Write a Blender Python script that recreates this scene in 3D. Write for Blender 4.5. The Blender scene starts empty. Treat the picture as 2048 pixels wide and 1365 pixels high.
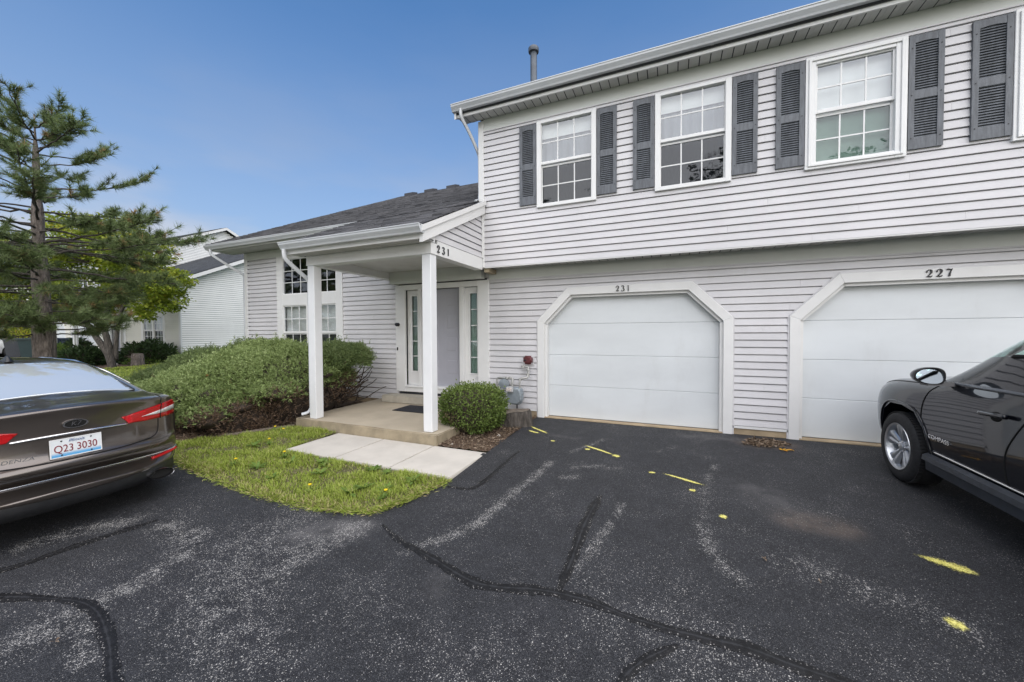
import bpy, bmesh, math, random
import numpy as np
from mathutils import Vector, Matrix
from mathutils.bvhtree import BVHTree

rng = np.random.default_rng(7)
random.seed(7)
S = bpy.context.scene
COL = S.collection
R = math.radians

# ------------------------------------------------------------------ camera
cam_d = bpy.data.cameras.new('camera')
cam_d.sensor_width = 36.0
cam_d.lens = 753.47 / 2048 * 36.0
cam_d.clip_end = 3000
cam = bpy.data.objects.new('camera', cam_d)
COL.objects.link(cam)
YAW, PITCH, ROLL = 0.399, 0.0238, -0.0051
_F = Vector((-math.sin(YAW), math.cos(YAW), 0)); _R = Vector((math.cos(YAW), math.sin(YAW), 0)); _U = Vector((0, 0, 1))
_F2 = _F * math.cos(PITCH) - _U * math.sin(PITCH); _U2 = _U * math.cos(PITCH) + _F * math.sin(PITCH)
_R3 = _R * math.cos(ROLL) + _U2 * math.sin(ROLL); _U3 = _U2 * math.cos(ROLL) - _R * math.sin(ROLL)
M = Matrix((( _R3.x, _U3.x, -_F2.x, 0.848), (_R3.y, _U3.y, -_F2.y, -6.1724), (_R3.z, _U3.z, -_F2.z, 1.4717), (0, 0, 0, 1)))
cam.matrix_world = M
S.camera = cam

# ------------------------------------------------------------------ sky and sun
SUN_EL, SUN_AZ = R(46), R(145)        # azimuth clockwise from +Y (behind the camera, a little to the right)
W = bpy.data.worlds.new('World'); S.world = W; W.use_nodes = True
wn = W.node_tree; wn.nodes.clear()
wo = wn.nodes.new('ShaderNodeOutputWorld'); wb = wn.nodes.new('ShaderNodeBackground')
sky = wn.nodes.new('ShaderNodeTexSky'); sky.sky_type = 'NISHITA'; sky.sun_disc = False
sky.sun_elevation = SUN_EL; sky.sun_rotation = SUN_AZ
sky.air_density = 1.0; sky.dust_density = 0.2; sky.ozone_density = 1.6; sky.altitude = 200
wtc = wn.nodes.new('ShaderNodeTexCoord'); wmap = wn.nodes.new('ShaderNodeMapping')
wmap.inputs['Scale'].default_value = (1.3, 1.3, 4.5)
wns = wn.nodes.new('ShaderNodeTexNoise'); wns.inputs['Scale'].default_value = 1.6; wns.inputs['Detail'].default_value = 5; wns.inputs['Roughness'].default_value = 0.5
wsep = wn.nodes.new('ShaderNodeSeparateXYZ')
whz = wn.nodes.new('ShaderNodeMapRange'); whz.inputs['From Min'].default_value = 0.02; whz.inputs['From Max'].default_value = 0.84
whz.inputs['To Min'].default_value = 1.0; whz.inputs['To Max'].default_value = 0.0; whz.interpolation_type = 'SMOOTHSTEP'
wcl = wn.nodes.new('ShaderNodeMapRange'); wcl.inputs['From Min'].default_value = 0.38; wcl.inputs['From Max'].default_value = 0.68
wcl.interpolation_type = 'SMOOTHSTEP'; wcl.inputs['To Min'].default_value = 0.74; wcl.inputs['To Max'].default_value = 1.0
wmul = wn.nodes.new('ShaderNodeMath'); wmul.operation = 'MULTIPLY'
wmx = wn.nodes.new('ShaderNodeMix'); wmx.data_type = 'RGBA'
wmx.inputs[7].default_value = (1.85, 2.15, 2.80, 1)          # thin high cloud veil, thicker toward the horizon
wn.links.new(wtc.outputs['Generated'], wmap.inputs['Vector']); wn.links.new(wmap.outputs[0], wns.inputs['Vector'])
wn.links.new(wtc.outputs['Generated'], wsep.inputs[0]); wn.links.new(wsep.outputs['Z'], whz.inputs['Value'])
wn.links.new(wns.outputs['Fac'], wcl.inputs['Value'])
wn.links.new(whz.outputs[0], wmul.inputs[0]); wn.links.new(wcl.outputs[0], wmul.inputs[1])
wn.links.new(wmul.outputs[0], wmx.inputs[0]); wn.links.new(sky.outputs[0], wmx.inputs[6])
whs = wn.nodes.new('ShaderNodeHueSaturation'); whs.inputs['Saturation'].default_value = 1.32; whs.inputs['Value'].default_value = 0.95
wn.links.new(sky.outputs[0], whs.inputs['Color']); wn.links.new(whs.outputs[0], wmx.inputs[6])
wm2 = wn.nodes.new('ShaderNodeMix'); wm2.data_type = 'RGBA'; wm2.inputs[7].default_value = (3.6, 3.7, 4.0, 1)   # low white cloud banks
wh2 = wn.nodes.new('ShaderNodeMapRange'); wh2.interpolation_type = 'SMOOTHSTEP'; wh2.inputs['From Min'].default_value = 0.02; wh2.inputs['From Max'].default_value = 0.42; wh2.inputs['To Min'].default_value = 1.0; wh2.inputs['To Max'].default_value = 0.0
wc2 = wn.nodes.new('ShaderNodeMapRange'); wc2.interpolation_type = 'SMOOTHSTEP'; wc2.inputs['From Min'].default_value = 0.40; wc2.inputs['From Max'].default_value = 0.66
wml2 = wn.nodes.new('ShaderNodeMath'); wml2.operation = 'MULTIPLY'
wn.links.new(wsep.outputs['Z'], wh2.inputs['Value']); wn.links.new(wns.outputs['Fac'], wc2.inputs['Value']); wn.links.new(wh2.outputs[0], wml2.inputs[0]); wn.links.new(wc2.outputs[0], wml2.inputs[1])
wn.links.new(wml2.outputs[0], wm2.inputs[0]); wn.links.new(wmx.outputs[2], wm2.inputs[6])
wn.links.new(wm2.outputs[2], wb.inputs['Color']); wb.inputs['Strength'].default_value = 0.14
wn.links.new(wb.outputs[0], wo.inputs['Surface'])

sd = bpy.data.lights.new('sun', 'SUN'); sd.energy = 4.2; sd.angle = R(115); sd.color = (1.0, 0.92, 0.81)
sun = bpy.data.objects.new('sun', sd); COL.objects.link(sun)
sdir = Vector((math.sin(SUN_AZ) * math.cos(SUN_EL), math.cos(SUN_AZ) * math.cos(SUN_EL), math.sin(SUN_EL)))
sun.rotation_euler = sdir.to_track_quat('Z', 'Y').to_euler(); sun.location = sdir * 30

S.render.engine = 'CYCLES'
S.view_settings.view_transform = 'Standard'; S.view_settings.look = 'None'
S.view_settings.exposure = 0.58; S.view_settings.gamma = 1.0
S.view_settings.use_curve_mapping = False
S.cycles.use_denoising = True
S.cycles.max_bounces = 8; S.cycles.transparent_max_bounces = 16
S.cycles.sample_clamp_indirect = 6.0
S.render.film_transparent = False

# ------------------------------------------------------------------ helpers
def tag(o, label=None, cat=None, group=None, kind=None):
    if label: o['label'] = label
    if cat: o['category'] = cat
    if group: o['group'] = group
    if kind: o['kind'] = kind
    return o

def empty(name, loc=(0, 0, 0), rz=0, parent=None):
    o = bpy.data.objects.new(name, None); COL.objects.link(o); o.location = loc; o.rotation_euler = (0, 0, rz)
    o.empty_display_size = 0.1
    if parent: o.parent = parent
    return o

def link(name, me, mat=None, parent=None, loc=None, smooth=False):
    if mat is not None and not me.materials: me.materials.append(mat)
    o = bpy.data.objects.new(name, me); COL.objects.link(o)
    if parent is not None: o.parent = parent
    if loc is not None: o.location = loc
    if smooth: me.polygons.foreach_set('use_smooth', [True] * len(me.polygons))
    return o

class MB:
    """collects geometry for ONE part"""
    def __init__(s): s.v = []; s.f = []; s.m = []
    def add(s, vs, fs, mi=0):
        n = len(s.v); s.v += [tuple(q) for q in vs]
        for f in fs: s.f.append([i + n for i in f]); s.m.append(mi)
        return s
    def box(s, x0, x1, y0, y1, z0, z1, mi=0):
        v = [(x0,y0,z0),(x1,y0,z0),(x1,y1,z0),(x0,y1,z0),(x0,y0,z1),(x1,y0,z1),(x1,y1,z1),(x0,y1,z1)]
        return s.add(v, [(0,3,2,1),(4,5,6,7),(0,1,5,4),(1,2,6,5),(2,3,7,6),(3,0,4,7)], mi)
    def prism(s, poly, axis, a, b, mi=0):
        """extrude a 2-D polygon along an axis: 'x': poly=(y,z), 'y': poly=(x,z), 'z': poly=(x,y)"""
        def P(q, t): return (t, q[0], q[1]) if axis == 'x' else ((q[0], t, q[1]) if axis == 'y' else (q[0], q[1], t))
        n = len(poly)
        vs = [P(q, a) for q in poly] + [P(q, b) for q in poly]
        fs = [list(range(n))[::-1], list(range(n, 2 * n))] + [(i, (i + 1) % n, n + (i + 1) % n, n + i) for i in range(n)]
        return s.add(vs, fs, mi)
    def tube(s, pts, rad, seg=8, mi=0, caps=True, flat=1.0):
        pts = [Vector(p) for p in pts]; n = len(pts)
        rads = rad if hasattr(rad, '__len__') else [rad] * n
        vs = []; prev = None
        for i, p in enumerate(pts):
            t = (pts[min(i + 1, n - 1)] - pts[max(i - 1, 0)]).normalized()
            if prev is None:
                ref = Vector((0, 0, 1)) if abs(t.z) < 0.9 else Vector((1, 0, 0))
                a = t.cross(ref).normalized()
            else: a = (prev - t * prev.dot(t)).normalized()
            prev = a; b = t.cross(a)
            for k in range(seg):
                an = 2 * math.pi * k / seg
                vs.append(p + (a * math.cos(an) + b * math.sin(an) * flat) * rads[i])
        fs = [(i*seg+k, i*seg+(k+1)%seg, (i+1)*seg+(k+1)%seg, (i+1)*seg+k) for i in range(n-1) for k in range(seg)]
        if caps: fs += [list(range(seg))[::-1], list(range((n-1)*seg, n*seg))]
        return s.add(vs, fs, mi)
    def lathe(s, prof, c, axis='z', seg=24, mi=0):
        """prof: list of (radius, height) along axis, at centre c"""
        vs = []
        for (r, h) in prof:
            for k in range(seg):
                a = 2 * math.pi * k / seg
                u, w = r * math.cos(a), r * math.sin(a)
                vs.append((c[0]+u, c[1]+w, c[2]+h) if axis == 'z' else ((c[0]+h, c[1]+u, c[2]+w) if axis == 'x' else (c[0]+u, c[1]+h, c[2]+w)))
        n = len(prof)
        fs = [(i*seg+k, i*seg+(k+1)%seg, (i+1)*seg+(k+1)%seg, (i+1)*seg+k) for i in range(n-1) for k in range(seg)]
        fs += [list(range(seg))[::-1], list(range((n-1)*seg, n*seg))]
        return s.add(vs, fs, mi)
    def mesh(s, name='m', fix=True):
        me = bpy.data.meshes.new(name); me.from_pydata(s.v, [], s.f); me.update()
        if fix:
            bm = bmesh.new(); bm.from_mesh(me); bmesh.ops.recalc_face_normals(bm, faces=bm.faces); bm.to_mesh(me); bm.free()
        return me
    def build(s, name, mat, parent=None, loc=None, smooth=False, auto=None):
        me = s.mesh(name)
        mats = mat if isinstance(mat, (list, tuple)) else [mat]
        for m in mats: me.materials.append(m)
        if len(mats) > 1: me.polygons.foreach_set('material_index', s.m)
        o = link(name, me, None, parent, loc, smooth)
        if auto is not None:
            sharp_by_angle(me, auto)
        return o

def sharp_by_angle(me, deg):
    me.polygons.foreach_set('use_smooth', [True] * len(me.polygons))
    bm = bmesh.new(); bm.from_mesh(me)
    for e in bm.edges:
        if len(e.link_faces) == 2 and e.calc_face_angle(0) > R(deg): e.smooth = False
    bm.to_mesh(me); bm.free()

def np_mesh(name, V, F, mats, rnd=None, midx=None, smooth=False):
    """V (n,3), F (m,k) numpy -> mesh fast; rnd: per-face random value attribute"""
    me = bpy.data.meshes.new(name); n = len(V); m, k = F.shape
    me.vertices.add(n); me.vertices.foreach_set('co', np.ascontiguousarray(V, np.float32).ravel())
    me.loops.add(m * k); me.loops.foreach_set('vertex_index', np.ascontiguousarray(F, np.int32).ravel())
    me.polygons.add(m); me.polygons.foreach_set('loop_start', np.arange(0, m * k, k, dtype=np.int32))
    for mt in (mats if isinstance(mats, (list, tuple)) else [mats]): me.materials.append(mt)
    if midx is not None: me.polygons.foreach_set('material_index', np.ascontiguousarray(midx, np.int32))
    if rnd is not None:
        a = me.attributes.new('rnd', 'FLOAT', 'FACE'); a.data.foreach_set('value', np.ascontiguousarray(rnd, np.float32))
    if smooth: me.polygons.foreach_set('use_smooth', np.ones(m, bool))
    me.update(calc_edges=True)
    return me

# ------------------------------------------------------------------ materials
MAT = {}
def nt(name):
    m = bpy.data.materials.new(name); m.use_nodes = True; t = m.node_tree
    b = t.nodes['Principled BSDF']; MAT[name] = m
    return m, t, b
def N(t, kind, **kw):
    n = t.nodes.new(kind)
    for k, v in kw.items():
        if k in n.inputs: n.inputs[k].default_value = v
        else: setattr(n, k, v)
    return n
def L(t, a, b): t.links.new(a, b)
def c4(c): return (c[0], c[1], c[2], 1.0)
def mixc(t, fac, a, b, mode='MIX'):
    n = t.nodes.new('ShaderNodeMix'); n.data_type = 'RGBA'; n.blend_type = mode
    for sock, v in ((n.inputs[0], fac), (n.inputs[6], a), (n.inputs[7], b)):
        if isinstance(v, (int, float)): sock.default_value = v
        elif isinstance(v, tuple): sock.default_value = v if len(v) == 4 else c4(v)
        else: L(t, v, sock)
    return n.outputs[2]
def ramp(t, val, a, b, lo=0.0, hi=1.0, smooth=True):
    n = t.nodes.new('ShaderNodeMapRange'); n.interpolation_type = 'SMOOTHSTEP' if smooth else 'LINEAR'
    n.inputs['From Min'].default_value = a; n.inputs['From Max'].default_value = b
    n.inputs['To Min'].default_value = lo; n.inputs['To Max'].default_value = hi
    L(t, val, n.inputs['Value']); return n.outputs[0]
def mth(t, op, a, b=None):
    n = t.nodes.new('ShaderNodeMath'); n.operation = op
    for i, v in enumerate((a, b)):
        if v is None: continue
        if isinstance(v, (int, float)): n.inputs[i].default_value = v
        else: L(t, v, n.inputs[i])
    return n.outputs[0]
def pos(t, scale=(1, 1, 1)):
    g = t.nodes.new('ShaderNodeNewGeometry'); mp = t.nodes.new('ShaderNodeMapping'); mp.inputs['Scale'].default_value = scale
    L(t, g.outputs['Position'], mp.inputs['Vector']); return mp.outputs[0]
def noise(t, vec, scale, detail=4, rough=0.55, out='Fac'):
    n = t.nodes.new('ShaderNodeTexNoise'); n.inputs['Scale'].default_value = scale; n.inputs['Detail'].default_value = detail; n.inputs['Roughness'].default_value = rough
    L(t, vec, n.inputs['Vector']); return n.outputs[out]
def bump(t, b, h, strength=0.3, dist=0.01):
    n = t.nodes.new('ShaderNodeBump'); n.inputs['Strength'].default_value = strength; n.inputs['Distance'].default_value = dist
    L(t, h, n.inputs['Height']); L(t, n.outputs[0], b.inputs['Normal'])
def objrand(t): return t.nodes.new('ShaderNodeObjectInfo').outputs['Random']
def attr(t, name): 
    n = t.nodes.new('ShaderNodeAttribute'); n.attribute_name = name; return n.outputs['Fac']

def paint(name, col, rough=0.5, var=0.06, scale=3.0, stretch=(1, 1, 1), dirt=0.0, dirtcol=(0.25, 0.22, 0.17), bmp=0.0, bscale=40, orand=0.0, metal=0.0, spec=0.5):
    m, t, b = nt(name)
    p = pos(t, stretch)
    n1 = noise(t, p, scale, 5)
    c = mixc(t, ramp(t, n1, 0.3, 0.7), tuple(x * (1 - var) for x in col), tuple(min(1, x * (1 + var)) for x in col))
    if orand: 
        c = mixc(t, ramp(t, objrand(t), 0, 1, 0, orand, False), c, (0.0, 0.0, 0.0))
    if dirt:
        n2 = noise(t, pos(t, (1.5, 1.5, 0.5)), 2.3, 8, 0.68)
        c = mixc(t, ramp(t, n2, 0.5, 0.85, 0, dirt), c, dirtcol)
    L(t, c, b.inputs['Base Color']); b.inputs['Roughness'].default_value = rough; b.inputs['Metallic'].default_value = metal
    b.inputs['Specular IOR Level'].default_value = spec
    if bmp: bump(t, b, noise(t, pos(t, stretch), bscale, 4), bmp, 0.004)
    return m

SIDING = paint('vinyl_siding_lilac_grey', (0.595, 0.588, 0.60), 0.55, 0.055, 1.2, dirt=0.16, dirtcol=(0.36, 0.32, 0.29), bmp=0.10, bscale=30, orand=0.06)
SIDING_N = paint('vinyl_siding_cream', (0.70, 0.69, 0.62), 0.55, 0.03, 1.2, dirt=0.10, orand=0.05)
SIDING_NSUN = paint('vinyl_siding_cream_sunlit', (0.78, 0.79, 0.77), 0.55, 0.03, 1.2, dirt=0.05, orand=0.05)  # paler cream copy for side-facing boards, stronger sunlight put into the colour
TRIM = paint('white_trim', (0.70, 0.70, 0.69), 0.45, 0.03, 2.5, dirt=0.10, dirtcol=(0.35, 0.32, 0.26))
VINYL = paint('white_vinyl_frame', (0.75, 0.755, 0.75), 0.35, 0.02, 4)
FRIEZE = paint('frieze_white', (0.60, 0.62, 0.59), 0.5, 0.03, 2.0, dirt=0.12)
SOFFIT = paint('soffit_aluminium', (0.56, 0.56, 0.54), 0.5, 0.05, 3.0, dirt=0.35, dirtcol=(0.2, 0.18, 0.15))
GUTTER = paint('gutter_aluminium', (0.58, 0.60, 0.62), 0.38, 0.05, 2.0, stretch=(0.5, 1, 1), dirt=0.30, dirtcol=(0.22, 0.24, 0.27))
POST = paint('porch_post_white', (0.72, 0.73, 0.74), 0.4, 0.02, 4, dirt=0.08)
SHUTTER = paint('shutter_slate_grey', (0.115, 0.125, 0.14), 0.55, 0.22, 9, stretch=(4, 4, 0.6), bmp=0.25, bscale=30)
GDOOR = paint('garage_door_white', (0.63, 0.66, 0.675), 0.42, 0.05, 1.3, stretch=(0.6, 1, 1.5), dirt=0.14, bmp=0.12, bscale=70)
DOORP = paint('front_door_grey', (0.37, 0.37, 0.41), 0.45, 0.03, 3)
BLACK = paint('black_iron', (0.012, 0.012, 0.016), 0.5, 0.2, 10)
CURTAIN = paint('curtain_grey', (0.17, 0.185, 0.205), 0.9, 0.15, 3)
BLIND = paint('blind_white', (0.74, 0.76, 0.75), 0.7, 0.05, 5)
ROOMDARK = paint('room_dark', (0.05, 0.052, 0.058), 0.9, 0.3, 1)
PIPE = paint('vent_pipe_grey', (0.065, 0.08, 0.10), 0.5, 0.2, 6, metal=0.0)
FOUND = paint('foundation_concrete', (0.36, 0.28, 0.18), 0.9, 0.2, 4, dirt=0.4, bmp=0.3, bscale=60)
CONC = paint('porch_concrete', (0.42, 0.36, 0.27), 0.85, 0.08, 2.2, dirt=0.30, dirtcol=(0.30, 0.25, 0.17), bmp=0.25, bscale=90)
CONC2 = paint('step_concrete', (0.38, 0.35, 0.29), 0.85, 0.12, 5, dirt=0.5, dirtcol=(0.2, 0.19, 0.16), bmp=0.3, bscale=60)
WALK = paint('walkway_concrete', (0.50, 0.47, 0.42), 0.85, 0.07, 3.0, dirt=0.32, dirtcol=(0.36, 0.33, 0.28), bmp=0.2, bscale=120)
SLABEDGE = paint('slab_edge_concrete', (0.30, 0.25, 0.17), 0.9, 0.2, 6, dirt=0.55, dirtcol=(0.12, 0.11, 0.085), bmp=0.5, bscale=30)

def glass(name, refl=0.35, tint=(0.75, 0.78, 0.8), rough=0.01, wob=0.0):
    m = bpy.data.materials.new(name); m.use_nodes = True; t = m.node_tree; t.nodes.clear(); MAT[name] = m
    o = N(t, 'ShaderNodeOutputMaterial'); g = N(t, 'ShaderNodeBsdfGlossy'); g.inputs['Roughness'].default_value = rough
    g.inputs['Color'].default_value = (0.93, 0.96, 1, 1)
    tr = N(t, 'ShaderNodeBsdfTransparent'); tr.inputs['Color'].default_value = c4(tint)
    fr = N(t, 'ShaderNodeFresnel'); fr.inputs['IOR'].default_value = 1.5
    geo = t.nodes.new('ShaderNodeNewGeometry')
    mx = N(t, 'ShaderNodeMixShader'); L(t, mth(t, 'MULTIPLY', ramp(t, fr.outputs[0], 0.04, 1.0, refl, 1.0, False), mth(t, 'SUBTRACT', 1.0, geo.outputs['Backfacing'])), mx.inputs[0])
    L(t, tr.outputs[0], mx.inputs[1]); L(t, g.outputs[0], mx.inputs[2]); L(t, mx.outputs[0], o.inputs['Surface'])
    if wob:
        n = N(t, 'ShaderNodeBump'); n.inputs['Strength'].default_value = wob; n.inputs['Distance'].default_value = 0.05
        L(t, noise(t, pos(t, (1, 1, 1)), 2.2, 2), n.inputs['Height']); L(t, n.outputs[0], g.inputs['Normal'])
    return m
GLASS = glass('window_glass', 0.12, (.96, .97, .97), wob=0.008)
GLASS_SCREEN = glass('window_glass_screened', 0.05, (0.46, 0.47, 0.48), 0.02, wob=0.15)
GLASS_LOWER = glass('window_glass_lower', 0.06, (0.70, 0.77, 0.74), wob=0.05)
GLASS_DARK = glass('window_glass_dark', 0.14, (0.55, 0.57, 0.6), wob=0.05)

def shingle_mat(name, a, b_, c_):
    m, t, b = nt(name)
    r = attr(t, 'rnd')
    n = noise(t, pos(t), 160, 3)
    base = mixc(t, ramp(t, r, 0.0, 0.55, smooth=False), a, b_)
    base = mixc(t, ramp(t, r, 0.6, 1.0, smooth=False), base, c_)
    base = mixc(t, ramp(t, n, 0.3, 0.75, 0.0, 0.7), base, tuple(x * 0.45 for x in a))
    big = noise(t, pos(t), 0.6, 4)
    base = mixc(t, ramp(t, big, 0.4, 0.75, 0, 0.3), base, tuple(x * 0.6 for x in b_))
    L(t, base, b.inputs['Base Color']); b.inputs['Roughness'].default_value = 0.95
    bump(t, b, n, 0.5, 0.004)
    return m
SHINGLE = shingle_mat('roof_shingle', (0.066, 0.068, 0.076), (0.155, 0.155, 0.166), (0.024, 0.025, 0.029))
SHINGLE_N = shingle_mat('roof_shingle_blue_grey', (0.060, 0.066, 0.075), (0.082, 0.09, 0.105), (0.045, 0.05, 0.057))
# ------------------------------------------------------------------ terrain heights
GY = [-60, -8, -5.2, -4.4, -3.6, -2.9, -2, -1, 0, 60]
GZ = [-.27, -.27, -.26, -.225, -.15, -.08, -.045, -.02, 0, 0]
def sstep(a, b, x):
    t = np.clip((x - a) / (b - a), 0, 1); return t * t * (3 - 2 * t)
def gh(X, Y):
    X = np.asarray(X, float); Y = np.asarray(Y, float)
    z = np.interp(Y, GY, GZ)
    far = sstep(10.0, 19.0, -X)
    return z * (1 - far) + far * 0.18
def gz(x, y): return float(gh(x, y))

def in_poly(X, Y, poly):
    inside = np.zeros(X.shape, bool); n = len(poly)
    for i in range(n):
        x1, y1 = poly[i]; x2, y2 = poly[(i + 1) % n]
        if y1 == y2: continue
        c = ((y1 > Y) != (y2 > Y)) & (X < (x2 - x1) * (Y - y1) / (y2 - y1) + x1)
        inside ^= c
    return inside

def seg_dist(X, Y, pts):
    d = np.full(X.shape, 1e9)
    for (x1, y1), (x2, y2) in zip(pts[:-1], pts[1:]):
        dx, dy = x2 - x1, y2 - y1; l2 = dx * dx + dy * dy + 1e-12
        t = np.clip(((X - x1) * dx + (Y - y1) * dy) / l2, 0, 1)
        d = np.minimum(d, np.hypot(X - x1 - t * dx, Y - y1 - t * dy))
    return d

def grid_sheet(name, xs, ys, dz, mat, attrs=None):
    XX, YY = np.meshgrid(xs, ys); V = np.stack([XX.ravel(), YY.ravel(), gh(XX, YY).ravel() + dz], 1)
    nx, ny = len(xs), len(ys); i = np.arange(ny - 1)[:, None] * nx + np.arange(nx - 1)[None]
    F = np.stack([i, i + 1, i + nx + 1, i + nx], -1).reshape(-1, 4)
    me = np_mesh(name, V, F, mat, smooth=True)
    if attrs:
        for k, fn in attrs.items():
            a = me.attributes.new(k, 'FLOAT', 'POINT'); a.data.foreach_set('value', np.ascontiguousarray(fn(XX, YY), np.float32).ravel())
    return link(name, me)

def poly_sheet(name, poly, dz, mat, step=0.08, jitter=0.0, parent=None):
    """a sheet over a ground polygon that follows the terrain (fine triangulated grid, outline kept)"""
    bm = bmesh.new()
    vs = [bm.verts.new((x, y, 0)) for x, y in poly]
    f = bm.faces.new(vs)
    bmesh.ops.triangulate(bm, faces=[f])
    x0, x1 = min(p[0] for p in poly), max(p[0] for p in poly); y0, y1 = min(p[1] for p in poly), max(p[1] for p in poly)
    for a in np.arange(x0 + step, x1, step): bmesh.ops.bisect_plane(bm, geom=bm.verts[:] + bm.edges[:] + bm.faces[:], plane_co=(a, 0, 0), plane_no=(1, 0, 0))
    for a in np.arange(y0 + step, y1, step): bmesh.ops.bisect_plane(bm, geom=bm.verts[:] + bm.edges[:] + bm.faces[:], plane_co=(0, a, 0), plane_no=(0, 1, 0))
    for v in bm.verts: v.co.z = gz(v.co.x, v.co.y) + dz + (random.uniform(-jitter, jitter) if jitter else 0)
    bmesh.ops.recalc_face_normals(bm, faces=bm.faces)
    if sum(fc.normal.z for fc in bm.faces) < 0: bmesh.ops.reverse_faces(bm, faces=bm.faces)
    me = bpy.data.meshes.new(name); bm.to_mesh(me); bm.free()
    return link(name, me, mat, parent, smooth=True)

# ------------------------------------------------------------------ ground materials
def asphalt_mat():
    m, t, b = nt('asphalt_sealed')
    p = pos(t)
    wear = attr(t, 'wear'); dust = attr(t, 'dust'); rust = attr(t, 'rust')
    n_big = noise(t, p, 1.1, 5, 0.6); n_mid = noise(t, p, 7, 6, 0.65); n_fin = noise(t, p, 60, 4, 0.7)
    base = mixc(t, ramp(t, n_mid, 0.3, 0.75), (0.0100, 0.0106, 0.0128), (0.0215, 0.0225, 0.0262))
    base = mixc(t, ramp(t, n_big, 0.45, 0.8, 0, 0.5), base, (0.028, 0.029, 0.034))
    base = mixc(t, ramp(t, n_fin, 0.42, 0.75, 0, 0.4), base, (0.042, 0.044, 0.049))
    base = mixc(t, mth(t, 'MULTIPLY', dust, ramp(t, n_mid, 0.3, 0.7, 0.3, 1)), base, (0.13, 0.125, 0.125))
    base = mixc(t, mth(t, 'MULTIPLY', rust, ramp(t, n_mid, 0.3, 0.65, 0.2, 1)), base, (0.11, 0.085, 0.068))
    # stones of two sizes worn bare of sealer
    den_n = mth(t, 'ADD', mth(t, 'MULTIPLY', wear, mth(t, 'MULTIPLY', ramp(t, n_mid, 0.36, 0.58, 0.15, 1.15), ramp(t, noise(t, p, 22, 3), 0.35, 0.6, 0.45, 1.1))), ramp(t, n_big, 0.45, 0.78, 0.01, 0.22))
    dens = mth(t, 'ADD', den_n, ramp(t, noise(t, p, 3.0, 4), 0.5, 0.8, 0.0, 0.18))
    h = None
    v = t.nodes.new('ShaderNodeTexVoronoi'); v.inputs['Scale'].default_value = 230; L(t, p, v.inputs['Vector'])
    sp = t.nodes.new('ShaderNodeSeparateColor'); L(t, v.outputs['Color'], sp.inputs[0])
    base = mixc(t, mth(t, 'MULTIPLY', ramp(t, sp.outputs[0], 0.35, 0.75), ramp(t, v.outputs['Distance'], 0.6, 0.3)), base, mixc(t, sp.outputs[1], (0.034, 0.0355, 0.040), (0.115, 0.117, 0.124)))
    for sc, add in ((92, -0.09), (165, 0.03)):
        v = t.nodes.new('ShaderNodeTexVoronoi'); v.inputs['Scale'].default_value = sc; L(t, p, v.inputs['Vector'])
        sp = t.nodes.new('ShaderNodeSeparateColor'); L(t, v.outputs['Color'], sp.inputs[0])
        sel = ramp(t, mth(t, 'SUBTRACT', mth(t, 'ADD', dens, add), sp.outputs[0]), -0.02, 0.06)
        disc = ramp(t, v.outputs['Distance'], 0.50, 0.26)
        f = mth(t, 'MULTIPLY', sel, disc)
        stone = mixc(t, sp.outputs[1], (0.11, 0.109, 0.108), (0.50, 0.485, 0.46))
        base = mixc(t, f, base, stone)
        h = disc if h is None else mth(t, 'ADD', h, mth(t, 'MULTIPLY', disc, 0.6))
    L(t, base, b.inputs['Base Color'])
    b.inputs['Roughness'].default_value = 0.72; b.inputs['Specular IOR Level'].default_value = 0.35
    bump(t, b, mth(t, 'ADD', h, n_fin), 0.55, 0.006)
    return m
ASPHALT = asphalt_mat()

def tar_mat():
    m, t, b = nt('crack_sealer_tar')
    n = noise(t, pos(t), 25, 5)
    cc = mixc(t, ramp(t, n, 0.35, 0.7), (0.0035, 0.0035, 0.0040), (0.010, 0.0102, 0.0115)); cv = attr(t, 'cover')
    cc = mixc(t, ramp(t, mth(t, 'ADD', cv, mth(t, 'MULTIPLY', n, 0.4)), 1.02, 1.22, 0, 0.8), cc, (0.030, 0.031, 0.034))
    v = t.nodes.new('ShaderNodeTexVoronoi'); v.inputs['Scale'].default_value = 120; L(t, pos(t), v.inputs['Vector'])
    sp = t.nodes.new('ShaderNodeSeparateColor'); L(t, v.outputs['Color'], sp.inputs[0])
    cc = mixc(t, mth(t, 'MULTIPLY', mth(t, 'MULTIPLY', ramp(t, sp.outputs[0], 0.72, 0.80), ramp(t, v.outputs['Distance'], 0.5, 0.28)), ramp(t, cv, 0.75, 0.35)), cc, mixc(t, sp.outputs[1], (0.10, 0.098, 0.095), (0.42, 0.40, 0.38)))
    L(t, cc, b.inputs['Base Color'])
    b.inputs['Roughness'].default_value = 0.62; b.inputs['Specular IOR Level'].default_value = 0.35; bump(t, b, n, 0.35, 0.008)
    return m
TAR = tar_mat()

def spray_mat():
    m = bpy.data.materials.new('yellow_spray_paint'); m.use_nodes = True; t = m.node_tree; b = t.nodes['Principled BSDF']; MAT['yellow'] = m
    a = attr(t, 'cover')
    n = noise(t, pos(t), 75, 5, 0.75)
    cov = mth(t, 'MULTIPLY', ramp(t, mth(t, 'ADD', a, mth(t, 'MULTIPLY', n, 1.7)), 1.15, 1.95), 0.95)
    L(t, mixc(t, ramp(t, n, 0.3, 0.7), (0.76, 0.68, 0.10), (0.90, 0.84, 0.30)), b.inputs['Base Color'])
    L(t, cov, b.inputs['Alpha']); b.inputs['Roughness'].default_value = 0.8
    return m
SPRAY = spray_mat()

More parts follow.
